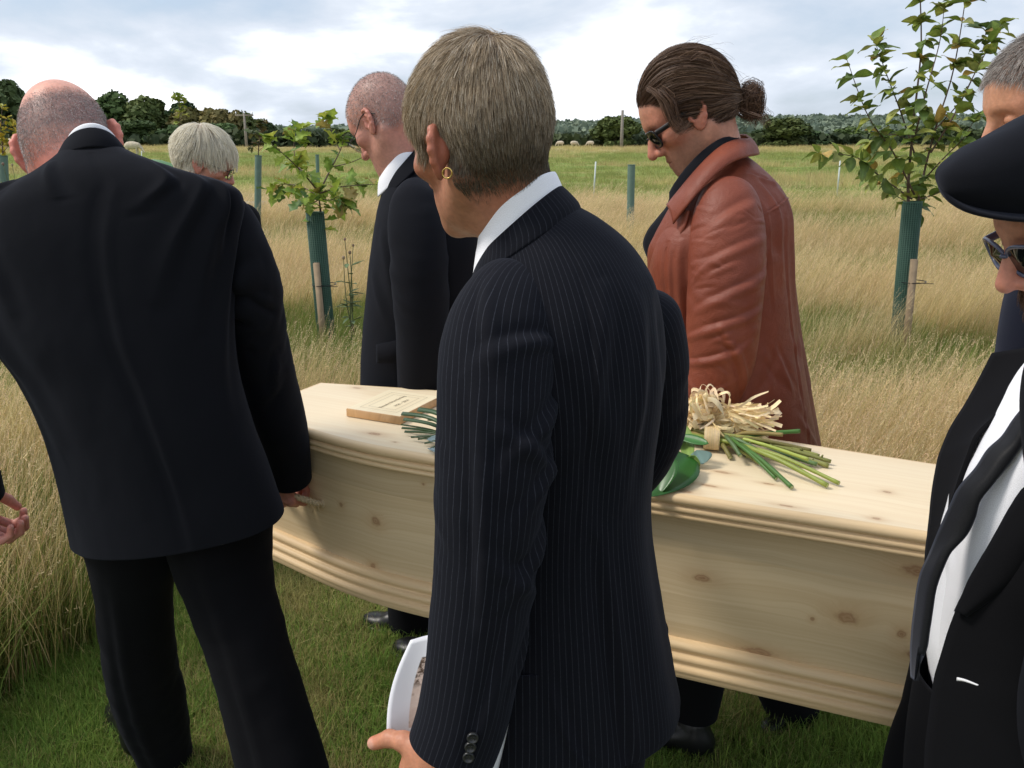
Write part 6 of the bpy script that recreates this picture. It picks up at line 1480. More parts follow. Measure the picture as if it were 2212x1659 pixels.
# ============ folded service sheet in the pinstriped man's hand
bk = empty('service_booklet', P(960, 1600, 1.04), label='white folded service booklet with a sepia photograph held against the pinstripe sleeve', cat='booklet')
def paper_mat():
    m, n, l, b = mat_new('printed_paper')
    uv = N(n, 'ShaderNodeUVMap'); sp = N(n, 'ShaderNodeSeparateXYZ'); l.new(uv.outputs[0], sp.inputs[0])
    t = N(n, 'ShaderNodeTexNoise', Scale=16.0, Detail=6.0, Roughness=0.7); l.new(uv.outputs[0], t.inputs['Vector'])
    v = N(n, 'ShaderNodeTexVoronoi', Scale=14.0); l.new(uv.outputs[0], v.inputs['Vector'])
    def band(o, lo, hi, s=0.01): return M_(n, l, 'MULTIPLY', M_(n, l, 'DIVIDE', M_(n, l, 'SUBTRACT', o, lo), s, clamp=True), M_(n, l, 'DIVIDE', M_(n, l, 'SUBTRACT', hi, o), s, clamp=True))
    pic = M_(n, l, 'MULTIPLY', band(sp.outputs[0], 0.20, 0.87), band(sp.outputs[1], 0.20, 0.88))
    dk = M_(n, l, 'MULTIPLY', M_(n, l, 'DIVIDE', M_(n, l, 'SUBTRACT', 0.52, sp.outputs[1]), 0.08, clamp=True), M_(n, l, 'DIVIDE', M_(n, l, 'SUBTRACT', t.outputs['Fac'], 0.45), 0.1, clamp=True), clamp=True)
    c = MIX(n, l, t.outputs['Fac'], (0.55, 0.40, 0.32), (0.85, 0.74, 0.66))
    c = MIX(n, l, dk, c, (0.10, 0.06, 0.035))
    c = MIX(n, l, M_(n, l, 'DIVIDE', M_(n, l, 'SUBTRACT', 0.28, v.outputs['Distance']), 0.3, clamp=True), c, (0.35, 0.24, 0.17))
    c = MIX(n, l, pic, (0.85, 0.86, 0.90), c)
    l.new(c, b.inputs['Base Color']); b.inputs['Roughness'].default_value = 0.4
    return m
tl_, tr_ = P(886, 1386, 1.10), P(1092, 1456, 0.995); bl_, br_ = P(836, 1613, 1.02), P(1040, 1715, 0.965)
us, vs = np.linspace(0, 1, 24), np.linspace(0, 1, 24)
def sheet(off, bow_):
    Vp = np.zeros((24, 24, 3))
    for i, v_ in enumerate(vs):
        for j, u_ in enumerate(us):
            q = (tl_*(1 - u_) + tr_*u_)*(1 - v_) + (bl_*(1 - u_) + br_*u_)*v_
            Vp[i, j] = q + np.array([-0.012*math.sin(math.pi*v_)*(1 - u_), 0.05*math.sin(math.pi*u_)*bow_ + off, 0])
    return Vp
U_, W_ = np.meshgrid(us, vs)
grid_obj('front_page', sheet(0, 1.0), paper_mat(), bk, np.stack([U_, W_], -1), 0.0004)
pm = simple('white_paper', (0.82, 0.83, 0.90), 0.5)
Vb = sheet(0.004, 1.0); Vb[:, :, 1] += 0.006*np.sin(math.pi*W_)*U_
grid_obj('back_page', Vb, pm, bk, None, 0.0004)
# spine edge that shows on the body side of the sleeve
sp_ = np.array([[P(1094, 1460, 0.985), P(1101, 1462, 0.975), P(1108, 1465, 0.985)], [P(1078, 1530, 0.98), P(1090, 1530, 0.965), P(1103, 1535, 0.98)], [P(1060, 1600, 0.975), P(1074, 1600, 0.955), P(1090, 1602, 0.975)], [P(1042, 1665, 0.97), P(1055, 1665, 0.95), P(1075, 1665, 0.97)], [P(1018, 1740, 0.965), P(1032, 1740, 0.945), P(1055, 1740, 0.965)]])
spv = np.stack([catmull(r_, 8) for r_ in sp_]); spv = np.stack([catmull(spv[:, i], 24) for i in range(8)], 1)
grid_obj('spine', spv, pm, bk, None, 0.0005)
# ------------------------------------------------------------------ ground
def terrain(x, y):
    d = np.hypot(x, y)
    rise = np.interp(d, [0, 22, 50, 80, 100, 130, 220, 420, 700, 1000, 3000], [0, 0, 0.45, 0.92, 0.9, 0.2, -1.5, -1.5, 5.0, 8.0, 8.0])
    und = (vnoise(np.stack([x*0.06, y*0.06, x*0], -1), 3) - 0.5)*0.25*np.clip((d - 10)/20, 0, 1)
    return rise + und
def lawn_mask(x, y):
    """1 on the mown path: it comes from the right, passes the mourners and turns away on the left"""
    def band(a, b, w):
        a, b = np.array(a), np.array(b); ab = b - a
        t = np.clip(((x - a[0])*ab[0] + (y - a[1])*ab[1])/(ab @ ab), 0, 1)
        return w - np.hypot(x - a[0] - t*ab[0], y - a[1] - t*ab[1])
    d = np.maximum(band((6, -1.4), (-0.35, 1.9), 1.25), band((-0.2, 1.8), (-0.95, 3.2), 0.70))
    d = np.maximum(d, band((-0.4, -2), (-0.1, 1.8), 1.05))
    d = d + (vnoise(np.stack([x*3, y*3, x*0], -1), 8) - 0.5)*0.25
    return np.clip(d/0.15, 0, 1)
def ground_sheet():
    rr = np.concatenate([np.linspace(0, 12, 49)[1:], np.geomspace(12.5, 3000, 70)])
    aa = np.linspace(0, 2*math.pi, 181)[:-1]
    R, A = np.meshgrid(rr, aa, indexing='ij')
    x, y = R*np.sin(A), R*np.cos(A); z_ = terrain(x, y)
    V = np.concatenate([[[0, 0, 0]], np.stack([x, y, z_], -1).reshape(-1, 3)])
    nu = len(aa); f = grid_faces(len(rr), nu, True) + 1
    k = np.arange(nu); fan = np.stack([np.zeros(nu, int), 1 + (k + 1) % nu, 1 + k], -1)
    return V, [f[:, ::-1][:, ::-1], fan]
def ground_mat():
    m, n, l, b = mat_new('field')
    t = N(n, 'ShaderNodeTexCoord'); g = N(n, 'ShaderNodeNewGeometry'); sp = N(n, 'ShaderNodeSeparateXYZ'); l.new(g.outputs['Position'], sp.inputs[0])
    d = M_(n, l, 'SQRT', M_(n, l, 'ADD', M_(n, l, 'MULTIPLY', sp.outputs[0], sp.outputs[0]), M_(n, l, 'MULTIPLY', sp.outputs[1], sp.outputs[1])))
    fine = N(n, 'ShaderNodeTexNoise', Scale=14.0, Detail=6.0, Roughness=0.7); l.new(g.outputs['Position'], fine.inputs['Vector'])
    med = N(n, 'ShaderNodeTexNoise', Scale=0.5, Detail=5.0, Roughness=0.6); l.new(g.outputs['Position'], med.inputs['Vector'])
    st = N(n, 'ShaderNodeMapping'); st.inputs['Scale'].default_value = (0.10, 0.45, 0.1); l.new(g.outputs['Position'], st.inputs[0])
    big = N(n, 'ShaderNodeTexNoise', Scale=1.0, Detail=4.0); l.new(st.outputs[0], big.inputs['Vector'])
    green = MIX(n, l, fine.outputs['Fac'], (0.13, 0.19, 0.04), (0.28, 0.34, 0.10))
    green = MIX(n, l, M_(n, l, 'DIVIDE', M_(n, l, 'SUBTRACT', big.outputs['Fac'], 0.5), 0.14, clamp=True), green, (0.30, 0.27, 0.10))
    straw = MIX(n, l, med.outputs['Fac'], (0.20, 0.155, 0.065), (0.36, 0.27, 0.12))
    edge = M_(n, l, 'ADD', d, M_(n, l, 'MULTIPLY', M_(n, l, 'SUBTRACT', med.outputs['Fac'], 0.5), 8.0))
    c = MIX(n, l, M_(n, l, 'DIVIDE', M_(n, l, 'SUBTRACT', edge, 20.0), 4.0, clamp=True), straw, green)
    c = MIX(n, l, M_(n, l, 'DIVIDE', M_(n, l, 'SUBTRACT', edge, 66.0), 10.0, clamp=True), c, (0.42, 0.35, 0.17))
    far = MIX(n, l, fine.outputs['Fac'], (0.05, 0.08, 0.03), (0.09, 0.12, 0.045))
    c = MIX(n, l, M_(n, l, 'DIVIDE', M_(n, l, 'SUBTRACT', d, 110.0), 30.0, clamp=True), c, far)
    lawn = MIX(n, l, fine.outputs['Fac'], (0.07, 0.085, 0.028), (0.15, 0.16, 0.055))
    c = MIX(n, l, M_(n, l, 'DIVIDE', M_(n, l, 'SUBTRACT', 5.5, d), 1.5, clamp=True), c, lawn)
    l.new(c, b.inputs['Base Color']); b.inputs['Roughness'].default_value = 0.95; b.inputs['Specular IOR Level'].default_value = 0.1
    bump(n, l, b, fine.outputs['Fac'], 0.8, 0.05)
    return m
gv, gf = ground_sheet()
link('ground', mesh_data('ground', gv, gf), ground_mat(), None, label='grassland rising gently towards the hedges', kind='structure')

# ------------------------------------------------------------------ grasses (scattered, uncountable)
def blades(n, rad, h0, h1, w, lean, col_lo, col_hi, seed, nseg=3, bend=0.5, wind=(0.2, 0.0), head=0.0, head_col=None):
    r = np.random.default_rng(seed)
    a = r.uniform(0, 2*math.pi, n); q = rad*np.sqrt(r.random(n))
    p0 = np.stack([q*np.cos(a), q*np.sin(a), 0*q], -1)
    h = r.uniform(h0, h1, n); az = r.uniform(0, 2*math.pi, n)
    ld = np.stack([np.cos(az), np.sin(az)], -1)*np.abs(r.normal(0, lean, n))[:, None] + np.array(wind)
    t = np.linspace(0, 1, nseg + 1)
    xy = p0[:, None, :2] + ld[:, None]*h[:, None, None]*(t[None, :, None]*(1 - bend) + bend*t[None, :, None]**2)
    z_ = h[:, None]*(t - 0.25*bend*np.linalg.norm(ld, axis=-1)[:, None]*t**2)
    S = np.concatenate([xy, z_[..., None]], -1)
    B = np.stack([-np.sin(az + r.normal(0, 0.6, n)), np.cos(az), 0*az], -1); B = nrm(B)
    ww = (w*(0.7 + 0.6*r.random(n)))[:, None]*np.linspace(1, 0.15, nseg + 1)[None, :]
    V = np.stack([S - B[:, None]*ww[..., None]/2, S + B[:, None]*ww[..., None]/2], 2)
    idx = np.arange(n*(nseg + 1)*2).reshape(n, nseg + 1, 2)
    F = np.stack([idx[:, :-1, 0], idx[:, :-1, 1], idx[:, 1:, 1], idx[:, 1:, 0]], -1).reshape(-1, 4)
    k = r.random((n, 1, 1)); c = np.array(col_lo)*(1 - k) + np.array(col_hi)*k
    c = np.broadcast_to(c*(0.85 + 0.3*r.random((n, 1, 1))), (n, nseg + 1, 3))
    C = np.repeat(c[:, :, None], 2, 2).reshape(-1, 3)
    mb = MB(); mb.add(V.reshape(-1, 3), F, c=C)
    if head:                                              # feathery seed heads on some stems
        hc = np.array(head_col if head_col is not None else col_hi)
        sel = np.where(r.random(n) < head)[0]
        for i in sel:
            tip = S[i, -1]; d = nrm(S[i, -1] - S[i, -2]); L = r.uniform(0.05, 0.11)
            m_ = 7
            for j in range(m_):
                b0 = tip - d*L*(j/m_); o_ = nrm(r.normal(size=3) + d*1.4)*L*(0.10 + 0.14*(j/m_))
                s_ = nrm(np.cross(o_, r.normal(size=3)))*0.0016
                mb.add([b0 - s_, b0 + s_, b0 + o_], np.array([[0, 1, 2]]), c=hc*(0.8 + 0.4*r.random()))
    return mb
MAT['grass'] = inst_mat('grass_blades', trans=0.5, var=0.28, hue=0.02)
PROTO = bpy.data.collections.new('grass_clumps')
def proto(name, mb):
    me = mb.mesh(name, smooth=False); me.materials.append(MAT['grass'])
    o = bpy.data.objects.new(name, me); return o
def proto_set(key, objs):
    c = bpy.data.collections.new(key)
    for i, o in enumerate(objs): o.name = '%s_%02d' % (key, i); c.objects.link(o)
    return c
straw_lo, straw_hi = (0.46, 0.345, 0.14), (0.80, 0.66, 0.37)
gr_lo, gr_hi = (0.09, 0.15, 0.028), (0.26, 0.33, 0.08)
dry = proto_set('dry_grass_clump', [proto('d', blades(46, 0.17, 0.36, 0.78, 0.0034, 0.34, straw_lo, straw_hi, 200 + i, 4, 0.6, (0.30, -0.05), 0.6, (0.78, 0.62, 0.38))) for i in range(5)] +
                [proto('d', blades(40, 0.17, 0.25, 0.55, 0.0034, 0.45, (0.22, 0.20, 0.05), (0.46, 0.38, 0.15), 230 + i, 4, 0.7, (0.26, 0), 0.35, (0.55, 0.42, 0.24))) for i in range(2)] +
                [proto('d', blades(55, 0.15, 0.18, 0.46, 0.0050, 0.40, gr_lo, gr_hi, 240 + i, 4, 0.7, (0.16, 0))) for i in range(3)])
lawnc = proto_set('lawn_tuft', [proto('l', blades(90, 0.085, 0.018, 0.052, 0.0026, 0.7, (0.11, 0.20, 0.032), (0.30, 0.41, 0.095), 260 + i, 2, 0.6, (0.05, 0.02))) for i in range(4)] +
                  [proto('l', blades(80, 0.085, 0.012, 0.045, 0.0022, 0.9, (0.28, 0.26, 0.09), (0.52, 0.46, 0.20), 270 + i, 2, 0.6)) for i in range(2)])
pastc = proto_set('pasture_tuft', [proto('p', blades(60, 0.40, 0.05, 0.18, 0.010, 0.8, (0.19, 0.23, 0.055), (0.40, 0.42, 0.15), 280 + i, 2, 0.6)) for i in range(3)] +
                  [proto('p', blades(60, 0.40, 0.08, 0.32, 0.010, 0.6, (0.38, 0.33, 0.12), (0.58, 0.48, 0.24), 290 + i, 2, 0.6)) for i in range(2)])
def scatter(name, pts, rotz, scl, idx, coll, tilt=None, **kw):
    n = len(pts)
    me = bpy.data.meshes.new(name); me.vertices.add(n); me.vertices.foreach_set('co', np.asarray(pts, np.float32).ravel())
    a = me.attributes.new('rot', 'FLOAT_VECTOR', 'POINT'); rv = np.zeros((n, 3), np.float32); rv[:, 2] = rotz
    if tilt is not None: rv[:, :2] = tilt
    a.data.foreach_set('vector', rv.ravel())
    a = me.attributes.new('scl', 'FLOAT_VECTOR', 'POINT'); sv = np.asarray(scl, np.float32); sv = np.repeat(sv[:, None], 3, 1) if sv.ndim == 1 else sv
    a.data.foreach_set('vector', np.ascontiguousarray(sv).ravel())
    a = me.attributes.new('pick', 'INT', 'POINT'); a.data.foreach_set('value', np.asarray(idx, np.int32))
    o = link(name, me, None, None, kind='stuff', **kw)
    ng = bpy.data.node_groups.new(name + '_scatter', 'GeometryNodeTree')
    ng.interface.new_socket('Geometry', in_out='INPUT', socket_type='NodeSocketGeometry'); ng.interface.new_socket('Geometry', in_out='OUTPUT', socket_type='NodeSocketGeometry')
    nn, ll = ng.nodes, ng.links
    gi, go = nn.new('NodeGroupInput'), nn.new('NodeGroupOutput')
    iop = nn.new('GeometryNodeInstanceOnPoints'); ci = nn.new('GeometryNodeCollectionInfo')
    ci.inputs['Collection'].default_value = coll; ci.inputs['Separate Children'].default_value = True; ci.inputs['Reset Children'].default_value = True
    iop.inputs['Pick Instance'].default_value = True
    def na(nm, typ):
        q = nn.new('GeometryNodeInputNamedAttribute'); q.data_type = typ; q.inputs['Name'].default_value = nm
        return [s for s in q.outputs if s.enabled and s.name == 'Attribute'][0]
    ll.new(gi.outputs[0], iop.inputs['Points']); ll.new(ci.outputs[0], iop.inputs['Instance'])
    ll.new(na('pick', 'INT'), iop.inputs['Instance Index']); ll.new(na('rot', 'FLOAT_VECTOR'), iop.inputs['Rotation']); ll.new(na('scl', 'FLOAT_VECTOR'), iop.inputs['Scale'])
    ll.new(iop.outputs[0], go.inputs[0])
    md = o.modifiers.new('scatter', 'NODES'); md.node_group = ng
    return o
r = np.random.default_rng(301)
def rand_fan(n, d0, d1, spread=0.72, p=1.0):
    d = (d0**(2-p) + (d1**(2-p) - d0**(2-p))*r.random(n))**(1/(2-p)) if p != 2 else d0*(d1/d0)**r.random(n)
    a = r.uniform(-spread, spread, n)
    return d*np.sin(a), d*np.cos(a)
# lawn round the mourners
x, y = r.uniform(-2.2, 3.2, 13000), r.uniform(0.6, 4.6, 13000)
k = (lawn_mask(x, y) > r.random(13000)); x, y = x[k], y[k]
pat = fbm(np.stack([x*1.7, y*1.7, 0*x], -1), 12)
pk = np.where(pat + r.normal(0, 0.12, len(x)) > 0.54, r.integers(4, 6, len(x)), r.integers(0, 4, len(x)))
scatter('lawn_grass', np.stack([x, y, 0*x], -1), r.uniform(0, 6.28, len(x)), r.uniform(0.75, 1.35, len(x)), pk, lawnc, label='short mown green grass under the mourners')
# tall dry grass
xs_, ys_ = [], []
for (n, d0, d1, p) in ((9000, 1.6, 7.5, 1.0), (9000, 7.0, 16.0, 0.6), (9500, 14.0, 30.0, 0.4)):
    a, b_ = rand_fan(n, d0, d1, 0.80, p); xs_.append(a); ys_.append(b_)
x, y = np.concatenate(xs_), np.concatenate(ys_)
d = np.hypot(x, y)
edge = 20 + 4*(fbm(np.stack([x*0.12, y*0.12, 0*x], -1), 6) - 0.5)*2
k = (lawn_mask(x, y) < 0.4*r.random(len(x))) & (d < edge + r.normal(0, 1.2, len(x))); x, y, d = x[k], y[k], d[k]
pat = fbm(np.stack([x*0.42, y*0.6, 0*x], -1), 15)
left_near = (x < -1.2) & (y < 3.4)
gp = np.clip((pat - 0.50)*9, 0.06, 0.95) + np.where(left_near, 0.55, 0) + 0.25*np.clip(1 - (1 - lawn_mask(x, y)) , 0, 1)
u = r.random(len(x))
pk = np.where(u < gp*0.8, r.integers(7, 10, len(x)), np.where(u < gp + 0.12, r.integers(5, 7, len(x)), r.integers(0, 5, len(x))))
sc_ = r.uniform(0.75, 1.15, len(x))*np.where(left_near, 1.05, 0.92)*np.clip(0.85 + (d - 6)*0.03, 0.85, 1.25)
sv = np.stack([sc_*np.clip(0.8 + d*0.03, 1, 1.5), sc_*np.clip(0.8 + d*0.03, 1, 1.5), sc_*np.clip(1.15 - 0.02*d, 0.7, 1.1)], -1)
scatter('tall_dry_grass', np.stack([x, y, terrain(x, y)], -1), r.normal(0, 0.6, len(x)), sv, pk, dry, label='tall straw-coloured meadow grass with feathery seed heads')
# pasture
x, y = rand_fan(12000, 18, 84, 0.75, 0.7); d = np.hypot(x, y)
pat = fbm(np.stack([x*0.10, y*0.3, 0*x], -1), 19)
pk = np.where((pat > 0.58) | (d > 66), r.integers(3, 5, len(x)), r.integers(0, 3, len(x)))
pk = np.where((d > 66) & (r.random(len(x)) < 0.25), 0, pk)
scatter('pasture_grass', np.stack([x, y, terrain(x, y)], -1), r.uniform(0, 6.28, len(x)), r.uniform(0.7, 1.4, len(x)), pk, pastc, label='grazed green pasture with pale rough tussocks')

# ------------------------------------------------------------------ trees of the far hedge and wood
MAT['leaf_far'] = inst_mat('far_foliage', trans=0.12, var=0.25, hue=0.025)
MAT['bark'] = simple('bark', (0.10, 0.075, 0.05), 0.9, noise=0.4, scale=12, bmp=0.5)
def crown_mesh(name, seed, h=1.0, w=1.0, n=5200, lobes=26, col=((0.022, 0.040, 0.013), (0.075, 0.100, 0.030))):
    r = np.random.default_rng(seed); mb = MB()
    L = []
    for k in range(lobes):
        t = r.random(); a = r.uniform(0, 6.28); q = r.uniform(0.15, 0.42)*w*(1 - 0.55*max(0, t - 0.5)*2)
        L.append((np.array([q*math.cos(a), q*math.sin(a), h*(0.14 + 0.76*t)]), r.uniform(0.10, 0.21)*w))
    ci = r.integers(0, lobes, n); C = np.array([l[0] for l in L])[ci]; R = np.array([l[1] for l in L])[ci]
    dr = nrm(r.normal(size=(n, 3))*[1, 1, 0.9] + [0, 0, 0.15]); p = C + dr*(R*(0.72 + 0.32*r.random(n)))[:, None]
    nn = nrm(dr + r.normal(0, 0.55, (n, 3))); e1 = nrm(np.cross(nn, r.normal(size=(n, 3)))); e2 = np.cross(nn, e1)
    s = (0.030*(0.6 + 0.9*r.random(n)))[:, None]
    V = np.stack([p - e1*s - e2*s*0.7, p + e1*s - e2*s*0.7, p + e1*s*0.8 + e2*s, p - e1*s*0.8 + e2*s], 1).reshape(-1, 3)
    lt = (vnoise(p*5, seed)*0.6 + 0.4*r.random(n))[:, None]
    c = np.array(col[0])*(1 - lt) + np.array(col[1])*lt
    mb.add(V, np.arange(4*n).reshape(n, 4), c=np.repeat(c, 4, 0))
    me = mb.mesh(name, smooth=False); me.materials.append(MAT['leaf_far']); return me
def trunk_mesh(name, seed):
    r = np.random.default_rng(seed); mb = MB()
    add_tube(mb, catmull([(0, 0, -0.05), (0.01, 0, 0.2), (0, 0.01, 0.5), (0.02, 0, 0.75)], 10), np.linspace(0.045, 0.012, 10), 7)
    for k in range(6):
        a = r.uniform(0, 6.28); z0 = r.uniform(0.2, 0.5)
        add_tube(mb, catmull([(0, 0, z0), (0.12*math.cos(a), 0.12*math.sin(a), z0 + 0.14), (0.25*math.cos(a), 0.25*math.sin(a), z0 + 0.3)], 6), np.linspace(0.02, 0.005, 6), 5)
    me = mb.mesh(name); me.materials.append(MAT['bark']); return me
cols_ = [tuple(tuple(1.7*v for v in c) for c in q) for q in [((0.022, 0.040, 0.013), (0.075, 0.100, 0.030)), ((0.030, 0.045, 0.014), (0.105, 0.115, 0.035)), ((0.018, 0.034, 0.014), (0.055, 0.082, 0.030)), ((0.035, 0.042, 0.014), (0.13, 0.11, 0.035)), ((0.025, 0.045, 0.018), (0.08, 0.12, 0.04))]]
CR = [crown_mesh('crown', 400 + i, n=5200, col=cols_[i]) for i in range(5)]
TR = [trunk_mesh('trunk', 420 + i) for i in range(3)]
tree_n = 0
def far_tree(x, ytop, w_px, D, proto_i, label, rz=0.0, group=None, base_drop=0.0):
    """x centre, top and apparent width as measured; stands on the ground at D"""
    X = P(x, 320, D)[0]; zt = P(x, ytop, D)[2]; g0 = float(terrain(np.array([X]), np.array([D]))[0]) - base_drop
    h = zt - g0; w = 1.25*w_px*K*D/ray(x, 320)[1]
    t = empty('tree', (X, D, g0), label=label, cat='tree', group=group)
    for nm, me in (('crown', CR[proto_i % 5]), ('trunk', TR[proto_i % 3])):
        o = bpy.data.objects.new(nm, me); COL.objects.link(o); o.parent = t; o.scale = (w, w, h); o.rotation_euler = (0, 0, rz)
    return t
GW = 'trees of the wood behind the sheep field'
TREES = [(12, 176, 120, 150, 2, 'tall dark tree at the left end of the wood, above the yellow sapling'), (60, 212, 90, 158, 0, 'dark tree behind the bald head, beside the tallest one'), (205, 226, 80, 165, 2, 'small dark tree just right of the bald head'), (262, 208, 110, 160, 0, 'broad tree of the wood right of the bald head, brighter top'), (330, 216, 105, 158, 1, 'rounded olive tree of the wood left of the tall sapling top'), (392, 222, 95, 165, 2, 'dark tree of the wood behind the bright sapling top'), (440, 222, 105, 160, 3, 'russet-tinged tree of the wood above the white hair'), (492, 226, 90, 158, 3, 'brownish tree near the right end of the wood'), (530, 248, 70, 160, 0, 'lower tree of the wood next to the utility pole'), (570, 266, 70, 165, 2, 'last low tree where the wood slopes to the hedge'), (300, 262, 95, 140, 4, 'lower green bush in front of the wood, right of the bald head'), (468, 268, 100, 140, 4, 'green bush in front of the wood behind the white hair'), (240, 270, 80, 140, 2, 'dark low bush under the wood beside the ear'), (380, 272, 90, 142, 2, 'dark low bush under the wood left of the white hair'), (545, 290, 60, 145, 0, 'low hedge tree below the utility pole'), (620, 296, 80, 175, 2, 'low dark hedge tree behind the oak sapling'), (680, 292, 70, 180, 0, 'hedge tree behind the oak sapling top'), (728, 280, 70, 170, 1, 'hedge tree left of the spectacled face'), (600, 300, 80, 185, 4, 'low hedge shrub right of the utility pole'), (1330, 254, 92, 135, 1, 'round solitary tree beside the right-hand utility pole'), (1245, 292, 80, 140, 2, 'low dark tree right of the sandy-haired head'), (1290, 290, 60, 145, 2, 'low dark hedge tree next to the round tree'), (1398, 292, 70, 145, 0, 'hedge tree in front of the sunglasses'), (1690, 258, 105, 135, 1, 'broad dark tree right of the ponytail'), (1648, 280, 60, 140, 2, 'smaller hedge tree under the ponytail'), (1760, 282, 90, 140, 2, 'dark hedge tree behind the left twig of the leafy sapling'), (1830, 278, 80, 142, 0, 'hedge tree left of the leafy sapling crown'), (1900, 282, 90, 140, 2, 'dark hedge tree behind the leafy sapling'), (1990, 276, 95, 142, 0, 'hedge tree behind the stems of the leafy sapling'), (2080, 270, 100, 140, 2, 'hedge tree right of the leafy sapling'), (2160, 272, 100, 142, 0, 'hedge tree behind the grey-haired forehead')]
for i, (x0, yt, w0, D0, pi_, lb) in enumerate(TREES):
    far_tree(x0, yt, w0, D0, pi_, lb, rz=i*1.37, group=GW if x0 < 590 else 'trees of the far hedge')
# thick hedge under the trees and a wooded ridge beyond: masses nobody could count
def leaf_mass(name, pts, size, cols, seed, label):
    r = np.random.default_rng(seed); n = len(pts)
    nn = nrm(r.normal(size=(n, 3)) + [0, -0.6, 0.5]); e1 = nrm(np.cross(nn, r.normal(size=(n, 3)))); e2 = np.cross(nn, e1); s = (size*(0.6 + 0.9*r.random(n)))[:, None]
    V = np.stack([pts - e1*s - e2*s*0.7, pts + e1*s - e2*s*0.7, pts + e1*s*0.8 + e2*s, pts - e1*s*0.8 + e2*s], 1).reshape(-1, 3)
    lt = (fbm(pts*0.12, seed)*0.8 + 0.3*r.random(n))[:, None]; lt = np.clip((lt - 0.3)*1.8, 0, 1)
    c = np.array(cols[0])*(1 - lt) + np.array(cols[1])*lt
    mb = MB(); mb.add(V, np.arange(4*n).reshape(n, 4), c=np.repeat(c, 4, 0)); me = mb.mesh(name, smooth=False); me.materials.append(MAT['leaf_far'])
    return link(name, me, None, None, kind='stuff', label=label)
n = 26000; ang = r.uniform(-0.72, 0.72, n); dd = 136 + r.uniform(0, 12, n)
hx, hy = dd*np.tan(ang), dd
hz = r.random(n)**0.8*(2.2 + 1.6*fbm(np.stack([hx*0.09, hy*0.05, 0*hx], -1), 31)) 
leaf_mass('hedge_undergrowth', np.stack([hx, hy, terrain(hx, hy) + hz - 0.4], -1), 0.42, ((0.035, 0.055, 0.025), (0.095, 0.120, 0.050)), 33, 'dense dark hedge along the far side of the field')
n = 70000; ang = r.uniform(-0.72, 0.72, n); dd = 520 + 220*r.random(n)
hx, hy = dd*np.tan(ang), dd
top = np.interp(hx/hy, [-0.72, -0.35, -0.2, 0.0, 0.25, 0.45, 0.72], [5, 5, 4, 9, 12, 14, 16])
hz = terrain(hx, hy) + r.random(n)*8.0*(0.6 + 0.8*fbm(np.stack([hx*0.02, hy*0.02, 0*hx], -1), 37)) + np.clip((dd - 520)/220, 0, 1)*(top - 6)
leaf_mass('distant_woodland', np.stack([hx, hy, hz], -1), 1.35, ((0.10, 0.14, 0.105), (0.20, 0.25, 0.17)), 39, 'distant wooded ridge on the skyline')  # greens paler and bluer: distance haze put into the ridge's leaf colour

# ------------------------------------------------------------------ utility poles
def pole(x, ytop, ybase, D, label, arms=True):
    zt, zb_ = P(x, ytop, D)[2], P(x, ybase, D)[2] - 0.6; X = P(x, ytop, D)[0]
    t = empty('utility_pole', (X, D, zb_), label=label, cat='pole', group='utility poles'); pm_ = MAT['pole']
    mb = MB(); add_tube(mb, [(X, D, zb_), (X, D, zt)], [0.16, 0.11], 10); mb.obj('pole', pm_, t)
    if arms:
        mb = MB(); box(mb, (X - 0.95, D - 0.06, zt - 0.30), (X + 0.95, D + 0.06, zt - 0.16)); mb.obj('crossarm', pm_, t, smooth=False)
        for s in (-0.85, 0, 0.85):
            mb = MB(); add_tube(mb, [(X + s, D, zt - 0.2), (X + s, D, zt + 0.12)], [0.06, 0.05], 8); mb.obj('insulator', MAT['steel'], t)
MAT['pole'] = simple('weathered_pole', (0.22, 0.20, 0.17), 0.85, noise=0.3, scale=5)
pole(527, 244, 320, 95, 'wooden utility pole with crossarm left of the oak sapling')
pole(1345, 238, 320, 80, 'bare wooden pole in front of the round tree', arms=False)

# ------------------------------------------------------------------ sheep
MAT['fleece'] = simple('fleece', (0.52, 0.45, 0.34), 0.95, noise=0.3, scale=6, bmp=0.8)
def sheep_mesh(graze=True):
    def f(p):
        d = sd_ell(p, (0, 0, 0.62), (0.24, 0.50, 0.27))
        d = smin(d, sd_ell(p, (0, -0.30, 0.60), (0.22, 0.24, 0.25)), 0.1)
        for sx in (-0.11, 0.11):
            for sy in (0.30, -0.34): d = smin(d, sd_cone(p, (sx, sy, 0.45), (sx, sy + (0.02 if sy < 0 else -0.01), 0.0), 0.06, 0.035), 0.06)
        nk = (0, 0.62, 0.42) if graze else (0, 0.62, 0.86); hd_ = (0, 0.78, 0.16) if graze else (0, 0.80, 0.90)
        d = smin(d, sd_cone(p, (0, 0.42, 0.66), nk, 0.14, 0.095), 0.08); d = smin(d, sd_cone(p, nk, hd_, 0.085, 0.05), 0.05)
        for sx in (-0.11, 0.11): d = smin(d, sd_ell(p, (sx, nk[1] + 0.02, nk[2] + 0.03), (0.06, 0.025, 0.03)), 0.02)
        d = smin(d, sd_cone(p, (0, -0.52, 0.70), (0, -0.56, 0.45), 0.045, 0.03), 0.03)
        return d + 0.012*np.sin(p[..., 0]*28)*np.sin(p[..., 1]*24)*np.sin(p[..., 2]*26)
    V, F = surface_nets(f, (-0.35, -0.7, -0.02), (0.35, 0.95, 1.1), 0.035)
    me = mesh_data('sheep', V, F); me.materials.append(MAT['fleece']); return me
SH = [sheep_mesh(True), sheep_mesh(False)]
